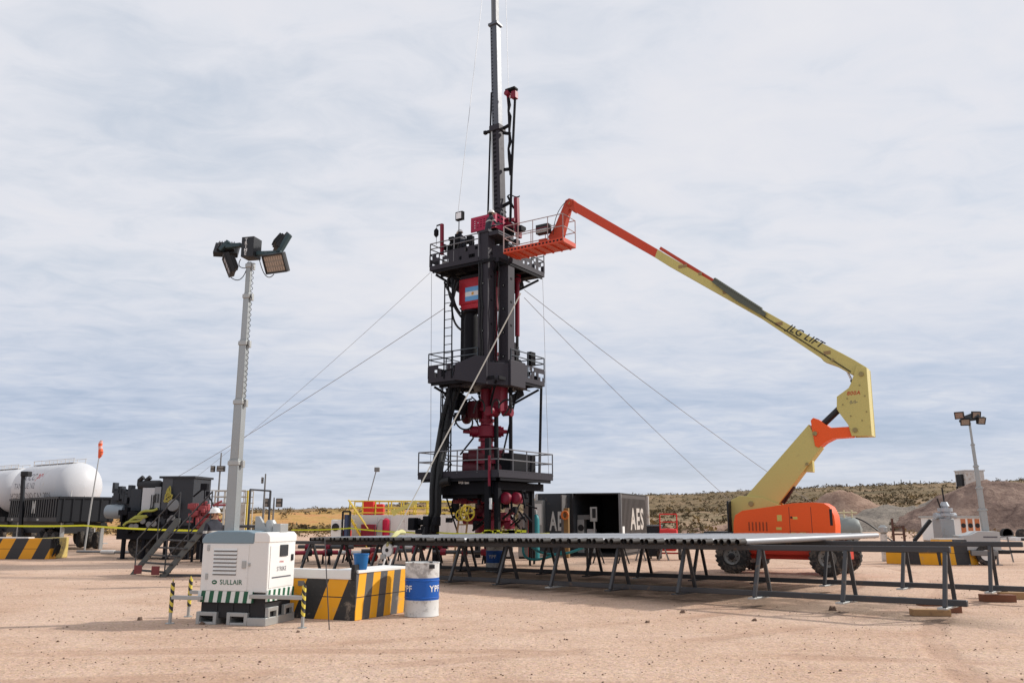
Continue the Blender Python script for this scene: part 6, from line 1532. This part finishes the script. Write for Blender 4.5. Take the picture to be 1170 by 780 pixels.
# lamp post between the tanks
g = at(25.5, 600, 46); t = thing('lamp_post', 'black post with a boxy lamp standing between the two white tanks and the bin trailer', 'lamp post', frame((g.x, g.y, 0)))
a = at(28, 543, 46) - g; a.z += g.z; mb = MB(); mb.beam((0, 0, 0), (a.x - .06, 0, a.z), .16, .16); mb.build('post', black_box, t); mb = MB(); mb.box((a.x - .12, -.2, a.z - .05), (a.x + .30, .2, a.z + .22)); mb.build('lamp', darksteel, t, bevel=.03)
# tank trailers
ax_ = Vector((-.8, .6, 0)); R_T = 1.42
dc = at(91, 556, 50)
def tanker(c, L, label):
    M = frame((c.x, c.y, 0), math.atan2(-.6, .8)); t = thing('tank_trailer', label, 'tank trailer', M, 'white tank trailers'); zc = c.z
    MM = Matrix.Translation((0, 0, zc)) @ Matrix.Rotation(R(90), 4, 'Y')
    prof = [(.02, -L - .55), (.6, -L - .45), (1.1, -L - .25), (R_T - .08, -L)] + [(R_T, -L + .1), (R_T, -.1)] + [(R_T - .06, 0), (1.2, .25), (.85, .45), (.4, .58), (.02, .62)]
    mb = MB(); mb.lathe(prof, 48, 0, MM)
    for x in (-L * .33, -L * .66): mb.lathe([(R_T + .012, x - .05), (R_T + .012, x + .05)], 48, 0, MM)
    def wrapt(x0, z0):
        def f(x, z):
            a = (z0 + z) / R_T; return (x0 + x, -(R_T + .006) * math.cos(a), zc + (R_T + .006) * math.sin(a))
        return f
    mb.text('SSCC', .62, wrapt(-L * .62, .62), 1, bold=.0, shear=.25); mb.text('pr-', .62, wrapt(-L * .40, .72), 2, bold=.02, shear=.35)
    mb.text('TANQUE N2', .48, wrapt(-L * .68, .08), 1, bold=.0); mb.text('HIDROGENO CAP. 20N', .50, wrapt(-L * .56, -.52), 1, bold=.0)
    mb.build('tank', [tankwhite, letter_grey, letter_red], t)
    mb = MB(); zt2 = zc + R_T
    for y in (-.35, .35): mb.tube([(-L + .3, y, zt2 + .25), (-.2, y, zt2 + .25)], .02, 5)
    for k in range(6): x = -L + .4 + k * (L - .7) / 5; mb.tube([(x, -.35, zt2 - .1), (x, -.35, zt2 + .25)], .02, 5); mb.tube([(x, .35, zt2 - .1), (x, .35, zt2 + .25)], .02, 5)
    mb.box((-L + .3, -.35, zt2 + .0), (-.3, .35, zt2 + .04)); mb.build('walkway', offwhite, t)
    mb = MB()
    for x in (-L * .15, -L * .5, -L * .85): mb.box((x - .2, -1.1, zc - R_T - .5), (x + .2, 1.1, zc - .7))
    mb.box((-L, -1.0, zc - R_T - .5), (.2, 1.0, zc - R_T - .2)); mb.build('saddle', darksteel, t)
    mb = MB(); mb.box((-L, -.8, .7), (.2, .8, zc - R_T - .45)); mb.build('chassis', darksteel, t)
    for x in (-L * .1, -L * .25, -L * .85):
        for y in (-1.0, 1.0): mb = MB(); mb.lathe([(.2, -.15), (.47, -.15), (.5, 0), (.47, .15), (.2, .15)], 20, 0, Matrix.Translation((x, y, .5)) @ Matrix.Rotation(R(90), 4, 'X')); mb.build('wheel', rubber, t)
tanker(dc, 5.8, 'white horizontal tank trailer with grey and red lettering, its domed end towards the windsock')
d2 = dc + ax_ * 7.3 + Vector((0, 0, -.1)); tanker(d2, 5.8, 'white horizontal tank trailer cut off by the picture edge behind the black lamp post')
# hazard striped barriers, far
def barrier(pa, pb, h, mat, label, M=None):
    a, b = ground(*pa), ground(*pb); d = b - a; M = frame(a, math.atan2(d.y, d.x)); t = thing('striped_barrier', label, 'barrier', M, 'black and yellow concrete barriers')
    mb = MB(); mb.prism([(0, 0), (d.length, 0), (d.length, h), (0, h)], 0, .5); mb.build('block', mat, t, bevel=.02)
    mb = MB(); mb.box((.02, .03, h + .001), (d.length * .72, .47, h + .05)); mb.build('top_plate', offwhite, t)
    return t, d.length
tb, Lb = barrier((-40, 638.5), (56, 638.5), .80, haz_far, 'black and yellow striped barrier in front of the black bin trailer')
a, b = ground(56, 638.5), ground(77, 636.5); d = b - a; te_ = thing('concrete_block', 'pale yellow concrete block at the end of the striped barrier near the bin trailer', 'block', frame(a, math.atan2(d.y, d.x)))
mb = MB(); mb.box((.02, 0, 0), (d.length, .5, .82)); mb.build('block', paint('block cream', (.52, .40, .13), .7, wear=.5, wearcol=(.2, .17, .13)), te_, bevel=.03)
mb = MB()
for i in range(6): mb.tube([(.1 + .09 * i, -.06, .1 + .05 * (i % 3)), (.16 + .08 * i, -.12, .5), (.1 + .1 * ((i * 3) % 5), -.05, .8)], .025, 5)
mb.build('hose', hose_m, te_)
barrier((1013, 643.5), (1075, 645.5), .72, haz_far2, 'black and yellow striped barrier with hoses against it under the grey wellhead')
barrier((1076.5, 645.5), (1119, 645), .86, haz_far2, 'taller black and yellow striped barrier beside the far lighting tower')
# pipe joint and stand on the sand
a, b = ground(88, 632), ground(150, 633); mb = MB(); d = b - a; mb.tube([(0, 0, .09), tuple(d + Vector((0, 0, .09)))], .06, 8, 0); mb.tube([tuple(d * .45 + Vector((0, 0, .09))), tuple(d * .7 + Vector((0, 0, .09)))], .09, 8, 1); tag(mb.build('hammer_pipe', [midgrey, offwhite], M=Matrix.Translation(a)), 'dull pipe with a pale coupling lying on sand towards the access stairs', 'pipe')
g = ground(104, 621); t = thing('jack_stand', 'pale steel jack stand with slanting braces under the end of the bin trailer', 'stand', frame(g, 0))
mb = MB(); mb.box((-.9, -.3, 0), (.9, .3, .06)); mb.build('base', lightgrey, t); mb = MB(); mb.beam((-.12, 0, .06), (-.05, 0, .95), .12); mb.beam((.15, 0, .06), (.08, 0, .95), .12); mb.build('post', lightgrey, t); mb = MB(); mb.beam((-.9, 0, .1), (-.1, 0, .7), .05); mb.beam((.2, 0, .4), (1.1, 0, 1.0), .05); mb.build('brace', midgrey, t)
# barrier tape
def tape(pts, label, w=.07):
    mb = MB()
    for p, q in zip(pts, pts[1:]):
        n = 8
        for i in range(n):
            a = p.lerp(q, i / n); b = p.lerp(q, (i + 1) / n); s0 = -.03 * 4 * (i / n) * (1 - i / n); s1 = -.03 * 4 * ((i + 1) / n) * (1 - (i + 1) / n)
            mb.beam(a + Vector((0, 0, s0)) - pts[0], b + Vector((0, 0, s1)) - pts[0], .004, w)
    return tag(mb.build('barrier_tape', tape_y, M=Matrix.Translation(pts[0])), label, 'tape')
tape([at(-20, 599.5, 30), at(95, 600, 30), at(232, 606, 27)], 'yellow warning tape stretched past the bin trailer and the pump skid', .06)
tape([at(333, 605, 34), at(400, 603, 34), at(470, 608, 33), at(500, 608, 32), at(560, 609, 31.5), at(628, 609, 32)], 'yellow warning tape strung behind the pipes at the foot of the rig', .05)
mb = MB(); rqt = random.Random(9); o0 = at(560, 608, 31)
for i in range(26): q = at(rqt.uniform(556, 604), rqt.uniform(606.5, 609.5), 31) - o0; mb.cbox(q, (rqt.uniform(.1, .35), .12, rqt.uniform(.04, .12)))
tag(mb.build('tape_bundle', tape_y, M=Matrix.Translation(o0)), 'bunched yellow plastic tape lying over the pipes in front of the rig', 'tape')
tp = at(476, 573, 40); mb = MB(); mb.beam((0, 0, 0), at(452, 584, 40) - tp, .03, .18); mb.beam(at(452, 584, 40) - tp, at(448, 586, 40) - tp, .1, .3); tag(mb.build('windblown_tape', paint('tape pale', (.70, .62, .18), .6), M=Matrix.Translation(tp)), 'loose pale yellow strip tied to the guy rope before the white tank', 'tape')

# ------------------------------------------------------------------ east: far lighting tower, wellhead, vessel, cabin, distant vehicles
e0 = ground(1097, 645); MF = frame((at(1121, 640, 30.5).x, 30.5, 0), R(-14))
ft = thing('lighting_tower', 'grey trailer lighting tower with leaning mast and four lamps beside the far striped barriers', 'lighting tower', MF, 'lighting towers')
mb = MB(); a = lp(MF, 1100, 628, -.6); b = lp(MF, 1142, 607, -.6); mb.prism([(a.x, a.z), (b.x, a.z), (b.x, b.z), (a.x + .55, b.z), (a.x + .3, b.z - .12), (a.x, b.z - .15)], -.6, .6, 0); q = lp(MF, 1127, 613, -.6); mb.box((q.x - .1, -.604, q.z - .03), (q.x + .35, -.6, q.z + .02), 1); mb.build('housing', [paint('tower grey', (.42, .43, .43), .5, wear=.3), letter_grey], ft, bevel=.04)
mb = MB(); mb.box((a.x - .1, -.5, .38), (b.x + .3, .5, a.z - .002)); mb.box((b.x + .3, -.05, .40), (b.x + 1.1, .05, .5)); mb.build('chassis', darksteel, ft, bevel=.02)
for y in (-.62, .62):
    for px in (1127,):
        q = lp(MF, px, 640, y); mb = MB(); mb.lathe([(.12, -.1), (.31, -.1), (.34, 0), (.31, .1), (.12, .1)], 20, 0, Matrix.Translation((q.x, y, .34)) @ Matrix.Rotation(R(90), 4, 'X')); w = mb.build('wheel', rubber, ft); mb = MB(); mb.lathe([(.18, -.105), (.18, .105)], 16, 0, Matrix.Translation((q.x, y, .34)) @ Matrix.Rotation(R(90), 4, 'X')); mb.build('rim', white, w)
mb = MB(); q = lp(MF, 1126, 632, -.7); mb.box((q.x - .45, -.74, q.z - .08), (q.x + .4, -.5, q.z + .1)); mb.build('mudguard', midgrey, ft, bevel=.02)
for (px, s) in ((1104, -1), (1140, 1)):
    q = lp(MF, px, 640, -.5); mb = MB(); mb.beam((q.x, -.5, 0), (q.x, -.5, .6), .06); mb.box((q.x - .12, -.6, 0), (q.x + .12, -.4, .03)); mb.build('jack', midgrey, ft)
q0 = lp(MF, 1126, 606, 0); q1 = lp(MF, 1107.5, 482, 0)
mb = MB(); ws_ = [.14, .11, .085, .065, .045]
for i in range(5):
    a = q0.lerp(q1, i / 5); b = q0.lerp(q1, (i + 1) / 5); mb.beam(a, b, ws_[i] * 1.5, ws_[i] * 1.5, 0, up=(0, 1, 0)); mb.beam(a.lerp(b, .9), a.lerp(b, .96), ws_[i] * 2, ws_[i] * 2, 0, up=(0, 1, 0))
mb.build('mast', galv, ft, bevel=.006)
mb = MB(); mb.beam(lp(MF, 1096, 481, 0), lp(MF, 1125, 477, 0), .10, .10); mb.beam(lp(MF, 1101, 479, 0), lp(MF, 1117, 473, 0), .22, .22); mb.build('lamp_bracket', paint('bracket slate2', (.04, .055, .065)), ft, bevel=.02)
for (x, y, f) in ((1096, 474.5, (-.5, -1, -.3)), (1103, 482, (-.1, -1, -.5)), (1115.5, 474, (.25, -1, -.3)), (1121.5, 480.5, (.5, -1, -.4))):
    lamp_meshes(ft, aim(lp(MF, x, y, -.1), Vector(f)), .32, .26)
mb = MB(); mb.box((0, 0, 0), (.001, .001, .001))
# grey wellhead tree in its pen
gw = frame((at(1083, 640, 30.8).x, 31.6, 0), R(10)); wt = thing('wellhead', 'grey wellhead valve tree with tall spindle rising behind the far striped barriers', 'wellhead', gw)
mb = MB(); a = lp(gw, 1074, 625, 0); b = lp(gw, 1086, 592, 0); mb.box((a.x, -.2, .0), (b.x, .3, b.z)); mb.build('cabinet', paint('wh grey', (.33, .34, .35), .5, wear=.4, wearcol=(.28, .2, .14)), wt, bevel=.03)
mb = MB(); cx = lp(gw, 1080.5, 590, 0).x
zz = [lp(gw, 1080, y, 0).z for y in (592, 589, 586, 584, 580, 578, 575, 573)]
mb.lathe([(.16, zz[0]), (.16, zz[1]), (.30, zz[1]), (.30, zz[2]), (.17, zz[2]), (.17, zz[3]), (.26, zz[3]), (.26, zz[4]), (.12, zz[4]), (.12, zz[5]), (.17, zz[5]), (.10, zz[7])], 16, 0, Matrix.Translation((cx, 0, 0)))
mb.lathe([(.12, -.45), (.12, .4)], 12, 0, Matrix.Translation((cx, 0, zz[2] - .1)) @ Matrix.Rotation(R(90), 4, 'Y')); mb.build('valve_tree', paint('wh silver', (.42, .45, .48), .4, .4, wear=.25), wt)
mb = MB(); mb.tube([(cx, 0, zz[7]), (cx - .03, 0, lp(gw, 1079, 557, 0).z)], .03, 6); mb.tube([(cx - .18, 0, zz[2] + .2), (cx - .28, 0, zz[2] + .55)], .03, 6); mb.build('spindle', darksteel, wt)
# leaning ramp bar and short ladder-like frame, standing pipe
bar0, bar1 = at(1045, 617, 33), at(1063, 594, 33); t = thing('hoist_arm', 'dark steel bar leaning beside the grey wellhead', 'bar', frame((bar0.x, bar0.y, 0)))
mb = MB(); mb.beam((0, 0, bar0.z), (bar1.x - bar0.x, 0, bar1.z), .12, .12); mb.build('bar', darksteel, t); mb = MB(); mb.beam((0, 0, 0), (0, 0, bar0.z + .05), .1, .1); mb.build('leg', darksteel, t)
lf = at(1025, 640, 32.5); t = thing('rack_frame', 'rusty ladder-like frame behind the far striped barrier', 'frame', frame((lf.x, lf.y, 0)))
mb = MB()
for px, py in ((1019, 592), (1032, 600)): q = at(px, py, 32.5); mb.beam((q.x - lf.x, 0, 0), (q.x - lf.x, 0, q.z), .07)
for y in (602, 610): q0 = at(1019, y, 32.5); q1 = at(1032, y, 32.5); mb.beam((q0.x - lf.x, 0, q0.z), (q1.x - lf.x, 0, q0.z), .06)
mb.build('frame', paint('rust', (.12, .06, .045), .7, wear=.4), t)
sp_ = at(1012, 640, 32.5); t = thing('vent_pipe', 'white upright vent pipe with bulbous top behind the far striped barrier', 'vent pipe', frame((sp_.x, sp_.y, 0)))
mb = MB(); z = at(1012, 602, 32.5).z; mb.lathe([(.13, 0), (.12, z - .25)], 14); mb.build('pipe', offwhite, t); mb = MB(); mb.lathe([(.08, z - .25), (.17, z - .18), (.17, z), (.07, z + .08)], 14); mb.build('cap', lightgrey, t)
# horizontal vessel behind the boom lift
mv = frame((at(972, 618, 36).x, 36, 0), R(-14)); vs_ = thing('pressure_vessel', 'grey horizontal vessel with domed ends and rails on top behind the boom lift', 'vessel', mv)
a = lp(mv, 950, 605, 0); b = lp(mv, 985, 605, 0); r = .52; zc = a.z
mb = MB(); mb.lathe([(.02, a.x - .1), (r * .8, a.x + .05), (r, a.x + .25), (r, b.x - .25), (r * .8, b.x - .05), (.02, b.x + .1)], 28, 0, Matrix.Translation((0, r, zc)) @ Matrix.Rotation(R(90), 4, 'Y')); mb.build('shell', paint('vessel grey', (.24, .26, .25), .5, .2, wear=.3, wearcol=(.38, .33, .26)), vs_)
mb = MB()
for x in (a.x + .2, b.x - .25): mb.box((x - .08, .1, 0), (x + .08, .9, zc - .2))
mb.build('saddle', midgrey, vs_)
mb = MB()
for x in (a.x + .3, a.x + .6, b.x - .3): mb.tube([(x, .4, zc + r - .05), (x, .4, zc + r + .32)], .03, 6)
mb.tube([(a.x + .2, .4, zc + r + .2), (b.x - .1, .4, zc + r + .2)], .03, 6); mb.build('pipework', paint('vessel yellow', (.6, .55, .35), .5), vs_)
mb = MB(); mb.tube(bez([(b.x - .2, .1, zc + .5), (b.x + .4, 0, zc + .3), (b.x + .7, 0, zc - .2), (b.x + 1.4, 0, zc - .6)]), .03, 6); mb.build('hose', hose_m, vs_)
# cabin with orange doors
mk = frame((at(1097, 610, 52).x, 52, 0), R(-6)); kb = thing('site_cabin', 'white site cabin with three orange panels and round ports behind the wellhead', 'cabin', mk)
a = lp(mk, 1070, 618, 0); b = lp(mk, 1120, 591, 0); mb = MB(); mb.box((a.x, 0, .2), (b.x, 2.2, b.z)); mb.build('wall', white, kb, bevel=.03); mb = MB(); mb.box((a.x - .1, -.1, b.z), (b.x + .1, 2.3, b.z + .1)); mb.build('roof', lightgrey, kb)
for px in (1098, 1106, 1114):
    q = lp(mk, px, 600, 0); q1 = lp(mk, px + 4.5, 591.5, 0); mb = MB(); mb.box((q.x, -.02, .7), (q1.x, -.001, q1.z - .05)); o = mb.build('orange_panel', paint('cabin orange', (.50, .17, .07), .6, wear=.3), kb)
    mb = MB(); mb.lathe([(.14, 0), (.14, .012)], 14, 0, Matrix.Translation(((q.x + q1.x) / 2, -.021, q.z)) @ Matrix.Rotation(R(90), 4, 'X')); mb.build('port', darksteel, o)
mb = MB(); mb.box((a.x, .05, 0), (b.x, 2.1, .2)); mb.build('skid', timber, kb)
# water tank on top of the mound
gt = at(1113.5, 552, 84); mt2 = frame((gt.x, gt.y, 0), R(6)); wt2 = thing('water_tank', 'stained white square tank on dark stand rising behind the spoil mound', 'tank', mt2)
a = lp(mt2, 1104.5, 555, 0); b = lp(mt2, 1124, 538, 0); mb = MB(); mb.box((a.x, 0, a.z), (b.x, 1.7, b.z)); mb.build('tank', paint('tank stained', (.62, .58, .53), .6, wear=.5, wearcol=(.35, .22, .15), scale=1.2), wt2, bevel=.03)
mb = MB(); mb.box((a.x - .05, -.05, b.z), (b.x + .1, 1.75, b.z + .12)); mb.build('lid', offwhite, wt2); mb = MB()
for x in (a.x, b.x - .15):
    for y in (0, 1.55): mb.box((x, y, 0), (x + .15, y + .15, a.z))
mb.box((a.x - .25, .3, a.z), (a.x - .02, 1.2, b.z - .3)); mb.build('stand', darksteel, wt2)
# distant vehicles at the edge
def far_box(px0, px1, py0, py1, Y, name, label, cat, body, cabm=None):
    M = frame((at(px0, 618, Y).x, Y, 0), R(0)); t = thing(name, label, cat, M); a = lp(M, px0, py1, 0); b = lp(M, px1, py0, 0)
    mb = MB(); mb.box((0, 0, a.z), (b.x, 2.2, b.z)); mb.build('body', body, t, bevel=.06)
    for x in (.5, b.x - .5):
        mb = MB(); mb.lathe([(.2, -.12), (.4, -.12), (.42, 0), (.4, .12), (.2, .12)], 16, 0, Matrix.Translation((x, .15, .42)) @ Matrix.Rotation(R(90), 4, 'X')); mb.build('wheel', rubber, t)
    return t, M, b
t, M, b = far_box(1144, 1161, 616, 623.5, 62, 'blue_skip', 'small navy blue bin trailer parked at the foot of the spoil mound', 'trailer', paint('skip navy', (.02, .035, .12), .5, wear=.2))
mb = MB(); mb.box((-.05, -.05, b.z), (b.x + .05, 2.25, b.z + .08)); mb.build('rim', midgrey, t)
t, M, b = far_box(1162, 1192, 613, 624, 60, 'parked_van', 'white van parked beside the small navy bin trailer', 'van', white)
mb = MB(); mb.box((.3, -.01, b.z - .38), (1.2, .0, b.z - .08)); mb.build('window', paint('van glass', (.04, .045, .05), .1, wear=0), t)
# low pipe stand at the edge
a = ground(1158, 642); t = thing('saw_horse', 'thin leaning metal stake on the sand beyond the far lighting tower', 'stake', frame(a)); mb = MB(); mb.beam((0, 0, 0), (-.12, 0, .9), .04); mb.build('stake', midgrey, t); mb = MB(); mb.beam((-1.0, 0, .85), (.1, 0, .95), .04); mb.build('bar', midgrey, t)
# far power line poles on the ridge
for px, py in ((1030, 549), (1040, 550), (1052, 550), (1022, 551), (1062, 551)):
    q = at(px, 553, 282); mb = MB(); zg = terrain(q.x, q.y); top_ = at(px, py - 1.5, 282).z
    mb.tube([(0, 0, zg - .5), (0, 0, max(top_, zg + 2))], .16, 6); tag(mb.build('power_pole', midgrey, M=Matrix.Translation((q.x, q.y, 0))), 'tiny pole standing on the far ridge line above the wellhead', 'pole', 'poles on the far ridge')
